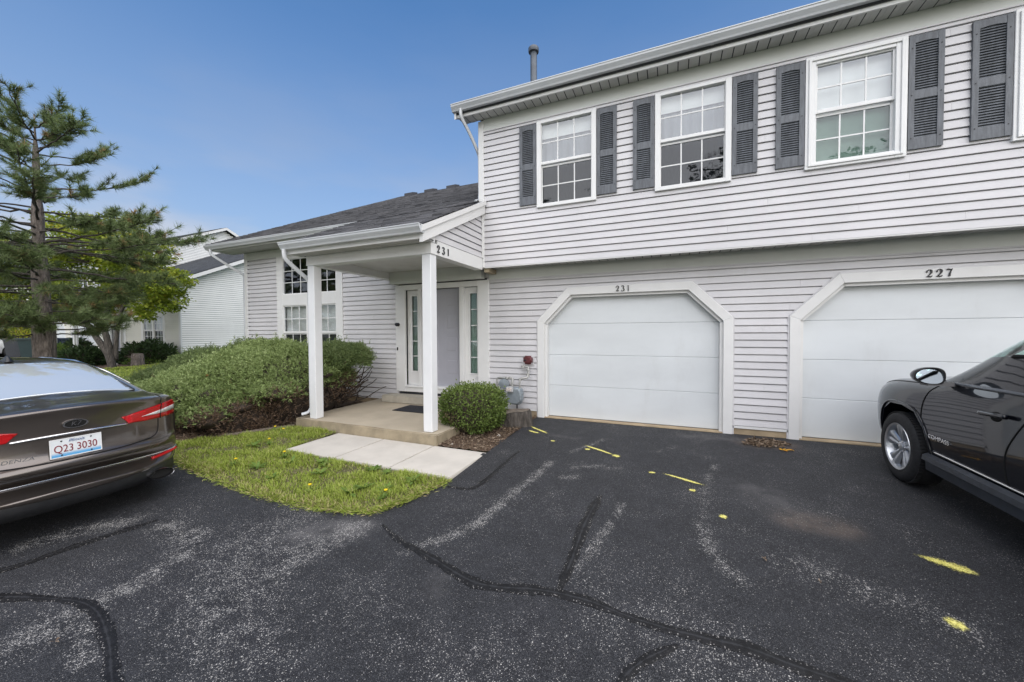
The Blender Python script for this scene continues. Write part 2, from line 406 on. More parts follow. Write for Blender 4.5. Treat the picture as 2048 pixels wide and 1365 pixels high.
def soil_mat(name, a, b_, c_, scale=30):
    m, t, b = nt(name)
    p = pos(t); n = noise(t, p, scale, 6, 0.75); n2 = noise(t, p, 4, 5)
    v = t.nodes.new('ShaderNodeTexVoronoi'); v.inputs['Scale'].default_value = scale * 1.6; L(t, p, v.inputs['Vector'])
    sp = t.nodes.new('ShaderNodeSeparateColor'); L(t, v.outputs['Color'], sp.inputs[0])
    c = mixc(t, ramp(t, n, 0.3, 0.7), a, b_)
    c = mixc(t, ramp(t, sp.outputs[0], 0.78, 0.95, 0, 0.8), c, c_)
    c = mixc(t, ramp(t, n2, 0.4, 0.8, 0, 0.5), c, tuple(x * 0.5 for x in a))
    L(t, c, b.inputs['Base Color']); b.inputs['Roughness'].default_value = 0.95; bump(t, b, mth(t, 'ADD', n, v.outputs['Distance']), 0.8, 0.02)
    return m
MULCH = soil_mat('mulch', (0.055, 0.033, 0.020), (0.12, 0.076, 0.047), (0.20, 0.15, 0.105))
SOIL = soil_mat('lawn_soil', (0.075, 0.070, 0.028), (0.14, 0.13, 0.055), (0.26, 0.21, 0.13))
LAWN = soil_mat('lawn_far', (0.055, 0.085, 0.018), (0.095, 0.135, 0.032), (0.13, 0.16, 0.05), 18)

# ------------------------------------------------------------------ ground sheet to the horizon
xs = np.concatenate([[-900, -300, -120, -70], np.arange(-50, 30.1, 1.0), [60, 120, 300, 900]])
ys = np.concatenate([[-900, -300, -100, -40], np.arange(-20, 30.1, 1.0), [60, 120, 300, 900]])
ground = grid_sheet('ground', xs, ys, -0.05, LAWN); tag(ground, 'flat grassy ground around the houses', None, kind='structure')

# asphalt court and driveway (one sheet, worn areas stored as an attribute)
WEAR = [([(-0.44,-2.00),(-0.49,-2.52),(-0.57,-3.00),(-0.63,-3.39),(-0.82,-3.70)], 0.05, 0.8),
        ([(0.46,-2.73),(0.39,-3.12),(0.31,-3.46),(0.25,-3.65)], 0.035, 0.75),
        ([(1.31,-1.42),(1.20,-1.90)], 0.04, 0.6), ([(1.08,-2.80),(1.09,-3.0),(1.14,-3.20),(1.26,-3.43)], 0.05, 0.85), ([(1.2,-1.9),(1.13,-2.48),(1.08,-2.8)], 0.06, 0.25),
        ([(-0.14,-2.04),(0.07,-1.92),(0.34,-1.91)], 0.05, 0.5), ([(-0.31,-1.58),(-0.13,-1.21),(0.01,-0.88)], 0.03, 0.6),
        ([(-0.2,-2.35),(-0.05,-2.3)], 0.05, 0.6), ([(0.9,-0.9),(0.7,-1.2)], 0.05, 0.3),
        ([(-1.88,-4.26),(-1.74,-4.02),(-1.59,-3.75)], 0.13, 0.5), ([(-3.27,-4.33),(-2.79,-4.35),(-2.56,-4.57),(-2.52,-4.84),(-2.53,-5.12)], 0.11, 0.75),
        ([(-1.61,-3.84),(-1.73,-4.21),(-1.71,-4.52),(-1.73,-4.81)], 0.16, 0.5), ([(-3.68,-4.44),(-3.86,-4.63),(-3.97,-4.91)], 0.12, 0.7),
        ([(-2.56,-5.21),(-2.49,-5.34),(-2.49,-5.5)], 0.15, 0.6), ([(-2.3,-4.2),(-1.9,-4.7),(-1.2,-4.9)], 0.40, 0.30), ([(-1.1,-4.3),(-0.3,-4.6),(0.6,-4.5)], 0.30, 0.15),
        ([(0.9,-4.1),(1.6,-4.2),(2.6,-4.0)], 0.35, 0.2), ([(1.6,-3.1),(2.1,-3.3),(2.3,-3.4)], 0.12, 0.35), ([(-1.0,-3.9),(-0.85,-3.72)], 0.06, 0.5), ([(-2.5,-5.15),(-2.2,-5.2),(-1.95,-5.28)], 0.05, 0.8)]
def f_wear(X, Y):
    w = np.zeros(X.shape)
    for pts, s, a in WEAR: w = np.maximum(w, min(1.0, a * 1.25) * np.exp(-(seg_dist(X, Y, pts) / (s * .85)) ** 2 * 0.9))
    return w
def f_dust(X, Y):
    w = 0.8 * np.exp(-(seg_dist(X, Y, [(-1.6,-3.78),(-1.95,-4.0)]) / 0.14) ** 2)
    w = np.maximum(w, 0.45 * np.exp(-(seg_dist(X, Y, [(1.6,-2.0),(1.75,-2.35)]) / 0.2) ** 2))
    w = np.maximum(w, 0.4 * np.exp(-(seg_dist(X, Y, [(-0.6,-4.05),(-0.55,-4.15)]) / 0.07) ** 2))
    w = np.maximum(w, 0.5 * np.exp(-(seg_dist(X, Y, [(1.0,-0.35),(1.7,-0.3)]) / 0.10) ** 2))
    w = np.maximum(w, 0.4 * np.exp(-(seg_dist(X, Y, [(-0.72,-1.0),(-0.35,-1.0)]) / 0.05) ** 2))
    return w
def f_rust(X, Y):
    w = 0.75 * np.exp(-(seg_dist(X, Y, [(1.80,-2.50),(2.05,-2.50)]) / 0.17) ** 4)
    w = np.maximum(w, 0.8 * np.exp(-(seg_dist(X, Y, [(1.85,-0.42),(2.2,-0.36)]) / 0.20) ** 4))
    return w
def fine(a, b, c, d, s, o): return np.concatenate([np.arange(a, b, o), np.arange(b, c, s), np.arange(c, d + .01, o)])
drv_poly = [(-14, -16), (14, -16), (14, 0.12), (-1.28, 0.12), (-1.28, -2.86), (-1.31, -2.95), (-1.40, -3.25), (-1.49, -3.44), (-1.60, -3.55), (-1.75, -3.62), (-2.2, -3.68), (-2.7, -3.70), (-3.1, -3.69),
            (-3.9, -3.60), (-4.5, -3.53), (-5.3, -3.32), (-6.0, -3.25), (-14, -3.2)]
def drive_sheet():
    xs = fine(-14, -4.2, 3.6, 14, 0.045, 0.4); ys = fine(-16, -6.0, 0.0, 0.2, 0.045, 0.4)
    XX, YY = np.meshgrid(xs, ys); nx, ny = len(xs), len(ys)
    i = np.arange(ny - 1)[:, None] * nx + np.arange(nx - 1)[None]
    F = np.stack([i, i + 1, i + nx + 1, i + nx], -1).reshape(-1, 4)
    wob = 0.012 * np.sin(XX * 17 + YY * 5) + 0.010 * np.sin(YY * 23 - XX * 9)
    ins = in_poly(XX + wob, YY + wob * 0.7, drv_poly).ravel()
    F = F[ins[F].sum(1) >= 2]
    und = 0.004 * np.sin(XX * 1.9 + 0.7) * np.sin(YY * 1.3)
    V = np.stack([XX.ravel(), YY.ravel(), (gh(XX, YY) + und).ravel()], 1)
    me = np_mesh('driveway', V, F, ASPHALT, smooth=True)
    for k, fn in (('wear', f_wear), ('dust', f_dust), ('rust', f_rust)):
        a = me.attributes.new(k, 'FLOAT', 'POINT'); a.data.foreach_set('value', fn(XX, YY).astype(np.float32).ravel())
    bm = bmesh.new(); bm.from_mesh(me); bmesh.ops.delete(bm, geom=[v for v in bm.verts if not v.link_faces], context='VERTS'); bm.to_mesh(me); bm.free()
    return link('driveway', me)
driveway = drive_sheet(); tag(driveway, 'dark sealed asphalt driveway and parking court with worn stony streaks', kind='structure')
def dzv(x, y): return gz(x, y) + 0.004 * math.sin(x * 1.9 + 0.7) * math.sin(y * 1.3)

def ribbon(name, pts, w, mat, dz, parent, n_per=0.03, wob=0.30, attrs=False, taper=0.15):
    pts = [Vector((p[0], p[1])) for p in pts]; out = []
    for a, b in zip(pts[:-1], pts[1:]):
        k = max(1, int((b - a).length / n_per))
        out += [a.lerp(b, i / k) for i in range(k)]
    out.append(pts[-1])
    for _ in range(6): out = [out[0]] + [(out[i-1] + out[i] * 2 + out[i+1]) / 4 for i in range(1, len(out) - 1)] + [out[-1]]
    V = []; cov = []; n = len(out); ph = random.random() * 9
    rows = [-1, -0.55, 0, 0.55, 1]; rw_ = 0.0
    for i, p in enumerate(out):
        t = (out[min(i+1, n-1)] - out[max(i-1, 0)]); t = t.normalized() if t.length > 0 else Vector((1, 0)); nn = Vector((-t.y, t.x))
        e = min(i, n - 1 - i) / max(1, n - 1); tp = min(1, e / taper) if taper else 1
        rw_ = 0.75 * rw_ + 0.25 * random.uniform(-2.4, 2.4); ww = w * (0.45 + 0.55 * tp) * (1 + wob * rw_ + 0.12 * random.uniform(-1, 1))
        off = nn * w * wob * 0.6 * math.sin(i * 0.21 + ph)
        for r in rows:
            q = p + nn * r * ww + off
            V.append((q.x, q.y, dzv(q.x, q.y) + dz * (1.0 if abs(r) < 0.9 else 0.6)))
            cov.append((1 - abs(r)) ** (1.0 if attrs == 'spray' else 0.6) * (0.35 + 0.65 * tp))
    k = len(rows)
    F = [(i*k+j, i*k+j+1, (i+1)*k+j+1, (i+1)*k+j) for i in range(n-1) for j in range(k-1)]
    me = np_mesh(name, np.array(V), np.array(F)[:, ::-1], mat, smooth=True)
    if attrs: a = me.attributes.new('cover', 'FLOAT', 'POINT'); a.data.foreach_set('value', np.array(cov, np.float32))
    return link(name, me, None, parent)

for pts, w in (([(-1.40,-3.69),(-1.12,-3.81),(-0.82,-3.89),(-0.53,-3.97),(-0.34,-4.01),(-0.17,-3.99),(0.02,-3.94),(0.20,-3.92),(0.40,-3.91),(0.64,-3.94),(0.85,-3.95),(1.05,-3.95),(1.23,-3.93),(1.40,-3.96),(1.56,-3.96),(1.8,-4.0),(2.2,-4.1)], 0.036),
               ([(0.20,-3.91),(0.20,-3.79),(0.20,-3.58),(0.21,-3.31),(0.22,-2.99),(0.24,-2.61)], 0.042),
               ([(-3.6,-5.4),(-3.22,-5.24),(-3.03,-5.16),(-2.82,-5.09),(-2.65,-5.05),(-2.44,-5.06),(-2.19,-5.11),(-1.97,-5.16),(-1.70,-5.26),(-1.3,-5.4)], 0.034),
               ([(-3.75,-5.3),(-3.60,-5.0),(-3.59,-4.83),(-3.54,-4.65),(-3.50,-4.48),(-3.44,-4.31)], 0.040),
               ([(-1.22,-2.95),(-1.0,-2.95),(-0.945,-2.93),(-0.93,-2.80),(-0.925,-2.33),(-0.91,-1.77)], 0.028),
               ([(0.62,-4.36),(0.70,-4.22),(0.78,-4.14),(0.89,-4.04)], 0.022)):
    ribbon('crack_sealer', pts, w, TAR, 0.006, driveway, attrs=True)
for a, b, w in (((-1.203,-.636),(-.772,-.966),.028), ((-1.137,-.881),(-.902,-.988),.03), ((-.67,-1.25),(-.59,-1.247),.032), ((-.224,-1.244),(.26,-1.525),.026), ((.20,-1.49),(.30,-1.55),.045), ((-.165,-1.41),(-.08,-1.405),.035),
                ((.625,-1.92),(.71,-1.909),.032), ((.758,-1.887),(1.185,-2.077),.026), ((1.01,-2.228),(1.08,-2.223),.032), ((1.215,-2.66),(1.29,-2.65),.038), ((2.39,-2.748),(2.65,-2.885),.042), ((2.44,-2.76),(2.66,-2.875),.045), ((2.235,-3.366),(2.33,-3.41),.036)):
    o = ribbon('paint_mark', [a, ((a[0]+b[0])/2, (a[1]+b[1])/2), b], w * 1.7, SPRAY, 0.008, driveway, 0.012, 0.12, 'spray', 0.25)

# planting bed by the garage and under the junipers
bed1 = poly_sheet('planting_bed', [(-1.275, -1.96), (-1.275, -0.005), (-2.02, -0.005), (-2.02, -1.96)], 0.008, MULCH, 0.07, 0.012); tag(bed1, 'brown mulch bed between porch and driveway', kind='structure')
bed2 = poly_sheet('planting_bed', [(-4.75, -1.9), (-4.72, -0.005), (-10.6, -0.005), (-10.6, -2.3), (-8.4, -3.1), (-6.2, -3.22), (-5.65, -3.10), (-5.35, -2.86), (-4.95, -2.42)], 0.006, MULCH, 0.12, 0.012); tag(bed2, 'dark mulch bed under the spreading junipers', kind='structure')
LAWN_POLY = [(-1.30, -2.86), (-1.36, -3.0), (-1.45, -3.28), (-1.54, -3.47), (-1.64, -3.57), (-1.78, -3.63), (-2.2, -3.69), (-2.7, -3.71), (-3.1, -3.70), (-3.9, -3.61), (-4.5, -3.54), (-5.3, -3.33), (-6.0, -3.28), (-6.2, -3.18), (-5.65, -3.06), (-5.35, -2.82), (-4.95, -2.38), (-4.74, -1.99), (-3.80, -1.99), (-3.80, -2.84)]
lawn = poly_sheet('lawn', LAWN_POLY, 0.012, SOIL, 0.1, 0.008); tag(lawn, 'strip of front lawn between walkway and asphalt', kind='structure')
# ------------------------------------------------------------------ townhouse
UY = -0.373           # front plane of the overhanging upper storey
SLOPE = 0.486
CR = 0.1016           # siding course

def board_mesh(key):
    mb = MB()
    prof = [(0.020, 0.0), (-0.018, 0.0), (-0.0185, 0.004), (-0.006, 0.0875), (0.016, 0.0875), (0.016, CR), (0.020, CR)]
    mb.prism(prof, 'x', 0, 1)
    return mb.mesh('siding_board')
BOARD = board_mesh(0); BOARD.materials.append(SIDING)

house = empty('townhouse')
tag(house, 'pale lilac-grey two-storey townhouse with slate shutters, white porch and two octagonal garage doors', 'house')

def board(x0, x1, y, z, axis='x', parent=house, mesh=BOARD):
    if x1 - x0 < 0.01: return None
    o = bpy.data.objects.new('siding_board', mesh); COL.objects.link(o); o.parent = parent
    if axis == 'x': o.location = (x0, y, z); o.scale = (x1 - x0, 1, 1)
    elif axis == '+x': o.location = (y, x0, z); o.scale = (x1 - x0, 1, 1); o.rotation_euler = (0, 0, R(90))       # faces +X
    else: o.location = (y, x1, z); o.scale = (x1 - x0, 1, 1); o.rotation_euler = (0, 0, R(-90))                    # faces -X
    return o

def siding(x0, x1, z0, z1, y, openings=(), axis='x', lim=None, seam=3.66, first=0.0):
    """courses of boards; openings: functions z->(a,b) or None"""
    z = z0; k = 0
    while z < z1 - 0.02:
        zm = z + CR / 2
        a, b = (x0, x1) if lim is None else lim(z + CR)
        if b > a:
            segs = [(a, b)]
            for op in openings:
                iv = op(zm)
                if iv is None: continue
                ns = []
                for s0, s1 in segs:
                    if iv[1] <= s0 or iv[0] >= s1: ns.append((s0, s1)); continue
                    if iv[0] > s0: ns.append((s0, iv[0]))
                    if iv[1] < s1: ns.append((iv[1], s1))
                segs = ns
            for s0, s1 in segs:
                p = s0
                cut = s0 + ((k * 1.37 + 0.9) % seam)
                while p < s1:
                    q = min(s1, cut)
                    if q - p > 0.02: board(p, q - (0.0015 if q < s1 else 0), y, z, axis)
                    p = q; cut += seam
        z += CR; k += 1

def rect(x0, x1, z0, z1): return lambda z: (x0, x1) if z0 < z < z1 else None
def octo(x0, x1, zs, zt, ch):
    def f(z):
        if z < zs: return (x0, x1)
        if z < zt:
            d = ch * (z - zs) / (zt - zs); return (x0 + d, x1 - d)
        return None
    return f

GX0, GX1, GS, GT, CH = -1.268, 1.664, 1.668, 2.204, 0.528
HX0 = 2.326; HX1 = HX0 + (GX1 - GX0)
XE = 9.0     # right end of the modelled building
# sheathing behind the boards (so that no gap looks into the void)
def sheath(name, mb): return mb.build(name, ROOMDARK, house)
def wall_with_holes(name, x0, x1, z0, z1, y0, y1, holes):
    """holes = rects (x0,x1,z0,z1)"""
    xs = sorted({x0, x1, *[h[0] for h in holes], *[h[1] for h in holes]}); zs = sorted({z0, z1, *[h[2] for h in holes], *[h[3] for h in holes]})
    mb = MB()
    for a, b in zip(xs[:-1], xs[1:]):
        for c, d in zip(zs[:-1], zs[1:]):
            cx, cz = (a + b) / 2, (c + d) / 2
            if any(h[0] < cx < h[1] and h[2] < cz < h[3] for h in holes): continue
            mb.box(a, b, y0, y1, c, d)
    return sheath(name, mb)
WIN_UP = [(-1.140, -0.197), (0.628, 1.573), (2.365, 3.316), (4.158, 5.108)]
wall_with_holes('wall_core', -9.02, XE, 0.0, 3.55, 0.021, 0.10, [(-7.70, -5.90, 0.90, 3.25), (-4.25, -2.25, 0.30, 2.40), (GX0+.06, GX1-.06, 0, 2.12), (HX0+.06, HX1-.06, 0, 2.12)])
wall_with_holes('upper_wall_core', -2.17, XE, 2.60, 5.30, UY + 0.021, UY + 0.10, [(a + .05, b - .05, 3.48, 4.79) for a, b in WIN_UP])
# ground-floor siding
op_g = [octo(GX0+.05, GX1-.05, GS, GT-.05, CH), octo(HX0+.05, HX1-.05, GS, GT-.05, CH), rect(-4.26, -2.24, 0, 2.46), rect(-7.80, -5.79, 0.75, 3.4)]
siding(-8.95, XE, 0.128, 2.40, 0.0, op_g)
siding(-8.95, -2.2, 0.128 + CR * 23, 3.30, 0.0, op_g)
# upper siding
op_u = [rect(a + .03, b - .03, 3.48, 4.79) for a, b in WIN_UP]
siding(-2.10, XE, 2.58, 4.88, UY, op_u)
# side walls (gable ends)
def wing_lim(z): 
    e = max(0.05, (z - 3.72) / SLOPE); return (e if z > 3.72 else 0.05, 12.6 if z < 3.72 else 13.0 - e)
siding(0, 13, 0.128, 6.9, -9.03, axis='-x', lim=lambda z: wing_lim(z))
def block_lim(z):
    e = max(UY + .06, (z - 5.38) / SLOPE); return (e, 11.8 - e)
siding(0, 12, 2.58, 8.2, -2.18, axis='-x', lim=block_lim)
g = MB(); g.prism([(0.0, 0.0), (13, 0.0), (13, 3.6), (6.5, 6.85), (0.0, 3.6)], 'x', -9.015, -8.9); sheath('gable_wall_core', g)
g = MB(); g.prism([(UY+.02, 2.6), (12.1, 2.6), (12.1, 5.1), (5.9, 8.15), (UY+.02, 5.1)], 'x', -2.165, -2.05); sheath('gable_wall_core', g)

def part(name, mat, *boxes, bev=0.0, parent=house):
    mb = MB()
    for b in boxes: mb.box(*b)
    o = mb.build(name, mat, parent)
    if bev: bevel(o, bev)
    return o
def bevel(o, w, seg=1):
    bm = bmesh.new(); bm.from_mesh(o.data)
    bmesh.ops.bevel(bm, geom=bm.edges[:], offset=w, segments=seg, affect='EDGES', clamp_overlap=True)
    bm.to_mesh(o.data); bm.free()

# corner boards, friezes
part('corner_board', TRIM, (-9.045, -8.945, -0.022, 0.06, 0.12, 3.47), bev=.004)
part('corner_board', TRIM, (-2.195, -2.095, UY - 0.024, UY + .08, 2.575, 5.05), bev=.004)
part('frieze_board', FRIEZE, (-8.943, -4.66, -0.02, 0.02, 3.29, 3.47))
part('frieze_board', FRIEZE, (-2.093, XE, UY - 0.02, UY + .02, 4.875, 5.065))
part('frieze_board', FRIEZE, (-2.19, XE, -0.02, 0.02, 2.42, 2.60))
part('trim_strip', SIDING, (-2.19, XE, -0.028, 0.0, 2.398, 2.418))
part('trim_strip', SIDING, (-2.093, XE, UY - 0.028, UY, 4.858, 4.873))
part('sill_trim', TRIM, (-8.945, -4.31, -0.02, 0.012, 0.098, 0.126)); part('sill_trim', TRIM, (-2.19, GX0, -0.02, 0.012, 0.098, 0.126)); part('sill_trim', TRIM, (GX1, HX0, -0.02, 0.012, 0.088, 0.122))
part('foundation', FOUND, (-9.0, -4.44, -0.004, 0.09, -0.3, 0.097)); part('foundation', FOUND, (-2.25, GX0 + .02, -0.004, 0.09, -0.3, 0.097)); part('foundation', FOUND, (GX1 - .02, HX0 + .02, -0.004, 0.09, -0.3, 0.087))
part('garage_apron', FOUND, (GX0 + .1, GX1 - .1, -0.03, 0.3, -0.2, 0.012)); part('garage_apron', FOUND, (HX0 + .1, HX1 - .1, -0.03, 0.3, -0.2, 0.012))

# soffits made of vented panels
def soffit(x0, x1, y0, y1, z, w=0.13, axis='x'):
    s = empty('soffit', (x0, y0, z), parent=house)
    mb = MB(); mb.box(0, x1 - x0, 0, y1 - y0, 0.006, 0.02); mb.build('soffit_board', ROOMDARK, s)
    n = int(round((x1 - x0) / w)); ww = (x1 - x0) / n
    pm = MB(); pm.box(0.010, ww - 0.004, 0.0, y1 - y0, 0, 0.006); pm.box(ww * .5 - .006, ww * .5 + .006, 0.0, y1 - y0, -0.005, -0.0005); pm = pm.mesh('soffit_panel'); pm.materials.append(SOFFIT)
    for i in range(n):
        o = bpy.data.objects.new('soffit_panel', pm); COL.objects.link(o); o.parent = s; o.location = (i * ww, 0, 0)
soffit(-2.47, XE, UY - 0.241, UY - 0.02, 5.066)
soffit(-9.5, -4.66, -0.50, -0.02, 3.474, 0.20)
soffit(-4.62, -2.08, -2.13, -1.905, 2.688, 0.12)
soffit(-2.15, XE, UY + .03, -0.02, 2.594, 0.13)
part('soffit_edge', TRIM, (-2.093, XE, UY - 0.016, UY + 0.03, 2.566, 2.579))

# fascias and gutters
def gutter(x0, x1, yb, zt, d=0.118, h=0.105, cap=True):
    """K-style gutter: back at yb, top at zt"""
    prof = [(yb, zt), (yb, zt - h), (yb - d * 0.62, zt - h), (yb - d * 0.70, zt - h * 0.80), (yb - d * 0.97, zt - h * 0.38), (yb - d, zt - 0.012), (yb - d * 1.06, zt - 0.012), (yb - d * 1.06, zt), (yb - d * 0.93, zt),
            (yb - d * 0.93, zt - h * 0.36), (yb - d * 0.66, zt - h * 0.76), (yb - d * 0.58, zt - h + 0.006), (yb - 0.006, zt - h + 0.006), (yb - 0.006, zt)]
    mb = MB(); n = len(prof)
    k = max(1, int((x1 - x0) / 3.0)); xs = np.linspace(x0, x1, k + 1)
    mb.prism(prof, 'x', x0, x1)
    o = mb.build('gutter', GUTTER, house)
    cp = MB(); cp.prism(prof[:9], 'x', x0 - 0.003, x0 + 0.003); cp.prism(prof[:9], 'x', x1 - 0.003, x1 + 0.003); c = cp.build('end_caps', GUTTER, o)
    if k > 1:
        j = MB()
        for x in xs[1:-1]: j.prism([(p[0] - 0.003 if i in (4, 5, 6) else p[0], p[1] - (0.003 if i in (1, 2, 3) else 0)) for i, p in enumerate(prof[:9])], 'x', x - 0.02, x + 0.02)
        j.build('gutter_joint', GUTTER, o)
    return o
gutter(-2.52, XE, -0.625, 5.235); part('fascia', TRIM, (-2.49, XE, -0.624, -0.60, 5.06, 5.215))
gutter(-9.58, -4.70, -0.51, 3.60); part('fascia', TRIM, (-9.52, -4.66, -0.512, -0.49, 3.465, 3.60))
gutter(-4.64, -2.06, -2.145, 2.845); part('fascia', TRIM, (-4.62, -2.075, -2.147, -2.125, 2.68, 2.84))

# roofs: plane with real shingle tabs
def shingle_plane(name, o, ex, es, L_, H_, cut=None, expo=0.14, mat=SHINGLE, parent=house, seed=1):
    """o eave corner, ex unit along the eave, es unit up the slope"""
    r = np.random.default_rng(seed); nrm = np.cross(ex, es); nrm = nrm / np.linalg.norm(nrm)
    if nrm[2] < 0: nrm = -nrm
    V = []; F = []; C = []
    rows = int(H_ / expo)
    for i in range(rows):
        u = -r.uniform(0, 0.25); s0, s1 = i * expo, (i + 1) * expo + 0.02
        while u < L_:
            w = r.choice([0.14, 0.17, 0.2, 0.26, 0.33]); a, b = max(0, u), min(L_, u + w); u += w
            if b - a < 0.01: continue
            if cut is not None and not cut((a + b) / 2, s0): continue
            t = r.uniform(0.006, 0.014); dr = r.uniform(0, 0.012)
            P = lambda uu, ss, hh: o + ex * uu + es * ss + nrm * hh
            n = len(V)
            V += [P(a, s0 - dr, 0), P(b, s0 - dr, 0), P(a, s0 - dr, t + .004), P(b, s0 - dr, t + .004), P(a, s1, 0.002), P(b, s1, 0.002)]
            F += [(n, n+1, n+3, n+2), (n+2, n+3, n+5, n+4)]; c = r.random(); C += [c, c]
    me = np_mesh(name, np.array(V), np.array(F), mat, rnd=C)
    s = link(name, me, None, parent)
    return s
def slab(name, pts, th, mat=ROOMDARK):
    p = [Vector(q) for q in pts]; n = (p[1] - p[0]).cross(p[-1] - p[0]).normalized()
    if n.z < 0: n = -n
    mb = MB(); k = len(p); mb.add(p + [q - n * th for q in p], [list(range(k)), list(range(k, 2*k))[::-1]] + [(i, (i+1) % k, k+(i+1) % k, k+i) for i in range(k)])
    return mb.build(name, mat, house)
A_ = np.array
es = A_([0, 1, SLOPE]) / math.hypot(1, SLOPE); esb = A_([0, -1, SLOPE]) / math.hypot(1, SLOPE)
def rz_w(y): return 3.905 + SLOPE * y     # wing/porch roof plane
YR, ZR = 6.5, 3.905 + SLOPE * 6.5
def tagstuff(o): o['kind'] = 'stuff'; return o
rw = slab('roof', [(-9.52, -0.56, rz_w(-.56) - .012), (-2.12, -0.56, rz_w(-.56) - .012), (-2.12, YR, ZR - .012), (-9.52, YR, ZR - .012)], 0.11)
tagstuff(shingle_plane('shingles', A_([-9.54, -0.60, rz_w(-.60)]), A_([1., 0, 0]), es, 7.36, (YR + .60) * math.hypot(1, SLOPE), seed=2, parent=rw))
slab('roof_back', [(-9.52, 13.6, rz_w(-.6)), (-2.12, 13.6, rz_w(-.6)), (-2.12, YR, ZR), (-9.52, YR, ZR)], 0.11, SHINGLE)
rp = slab('porch_roof', [(-4.655, -2.18, rz_w(-2.18) - .012), (-2.07, -2.18, rz_w(-2.18) - .012), (-2.07, -0.565, rz_w(-.565) - .012), (-4.655, -0.565, rz_w(-.565) - .012)], 0.10)
tagstuff(shingle_plane('shingles', A_([-4.67, -2.22, rz_w(-2.22)]), A_([1., 0, 0]), es, 2.62, 1.62 * math.hypot(1, SLOPE), seed=3, parent=rp))
ridge = MB()
for i, x in enumerate(np.arange(-9.5, -2.3, 0.26)):
    for s in (-1, 1):
        ridge.add([(x, YR, ZR + .022), (x + .28, YR, ZR + .016), (x + .28, YR + s * .14, ZR - .14 * SLOPE + .016), (x, YR + s * .14, ZR - .14 * SLOPE + .022)], [(0, 1, 2, 3)])
ridge.build('ridge_cap', SHINGLE, rw)
zu = lambda y: 5.205 + SLOPE * (y + 0.66)
YU, ZU = 5.9, 5.205 + SLOPE * 6.56
ru = slab('upper_roof', [(-2.49, -0.68, zu(-.68)), (XE, -0.68, zu(-.68)), (XE, YU, ZU), (-2.49, YU, ZU)], 0.10)
tagstuff(shingle_plane('shingles', A_([-2.51, -0.70, zu(-.70) + .012]), A_([1., 0, 0]), es, XE + 2.5, 7.3, seed=4, expo=0.28, parent=ru))
slab('roof_back', [(-2.49, 12.5, zu(-.68)), (XE, 12.5, zu(-.68)), (XE, YU, ZU), (-2.49, YU, ZU)], 0.10, SHINGLE)
# rake boards on the gable ends
def rake(x0, x1, y0, z0, y1, z1, h=0.17, mat=TRIM): 
    mb = MB(); mb.prism([(y0, z0), (y1, z1), (y1, z1 - h), (y0, z0 - h)], 'x', x0, x1); return mb.build('rake_board', mat, house)
rake(-9.53, -9.50, -0.56, rz_w(-.56) - .02, YR, ZR - .02); rake(-9.53, -9.50, YR, ZR - .02, 13.6, rz_w(-.6) - .02)
rake(-2.50, -2.47, -0.66, zu(-.66) - .01, YU, ZU - .01); rake(-2.50, -2.47, YU, ZU - .01, 12.5, zu(-.68) - .01)
mb = MB(); mb.prism([(-0.5, rz_w(-.5) - .13), (YR, ZR - .13), (YR, ZR - .15), (-0.5, rz_w(-.5) - .15)], 'x', -9.50, -9.03); mb.build('rake_soffit', SOFFIT, house)
mb = MB(); mb.prism([(-0.6, zu(-.6) - .12), (YU, ZU - .12), (YU, ZU - .14), (-0.6, zu(-.6) - .14)], 'x', -2.47, -2.18); mb.build('rake_soffit', SOFFIT, house)

# roof vents on the wing and the flue on the upper roof
def roof_vent(x, y=YR - 0.22):
    z = rz_w(y)
    mb = MB(); mb.prism([(y - .18, z - .08), (y - .18, z + .035), (y - .15, z + .055), (y + .16, z + .145), (y + .16, z + .06)], 'x', x - .19, x + .19)
    return mb.build('roof_vent', SHINGLE, house)
for x in (-8.75, -7.80, -6.80): roof_vent(x)
fl = MB(); fl.lathe([(0.066, -0.55), (0.066, 0.86), (0.060, 0.87)], (-1.68, 1.0, 6.15), seg=20); flue = fl.build('flue_pipe', PIPE, house, auto=40)
fl = MB(); fl.lathe([(0.04, 0.84), (0.10, 0.85), (0.105, 0.87), (0.105, 0.925), (0.09, 0.945), (0.02, 0.95)], (-1.68, 1.0, 6.15), seg=20); fl.build('flue_cap', PIPE, flue, auto=40)

# downspouts
def downspout(pts, r=0.036):
    mb = MB(); mb.tube(pts, r, 8, flat=0.72); return mb.build('downspout', GUTTER, house, auto=50)
def curve(ps, n=8):
    out = []
    for i in range(len(ps) - 1):
        p0, p1, p2, p3 = [Vector(ps[max(0, min(len(ps) - 1, i + k))]) for k in (-1, 0, 1, 2)]
        for j in range(n):
            t = j / n
            out.append(0.5 * ((2 * p1) + (p2 - p0) * t + (2 * p0 - 5 * p1 + 4 * p2 - p3) * t * t + (3 * p1 - p0 - 3 * p2 + p3) * t ** 3))
    out.append(Vector(ps[-1])); return out
downspout(curve([(-2.36, -0.685, 5.15), (-2.36, -0.685, 5.06), (-2.35, -0.64, 4.99), (-2.30, -0.50, 4.83), (-2.245, -0.33, 4.60), (-2.235, -0.28, 4.50), (-2.235, -0.27, 4.35), (-2.235, -0.27, 3.82)]))
downspout(curve([(-2.235, -0.27, 3.84), (-2.235, -0.28, 3.76), (-2.28, -0.36, 3.72)]), 0.045)
downspout(curve([(-9.40, -0.57, 3.50), (-9.40, -0.57, 3.42), (-9.38, -0.53, 3.36), (-9.22, -0.25, 3.13), (-9.085, -0.05, 2.97), (-9.08, 0.0, 2.90), (-9.08, 0.0, 2.6), (-9.08, 0.0, 0.1)]))
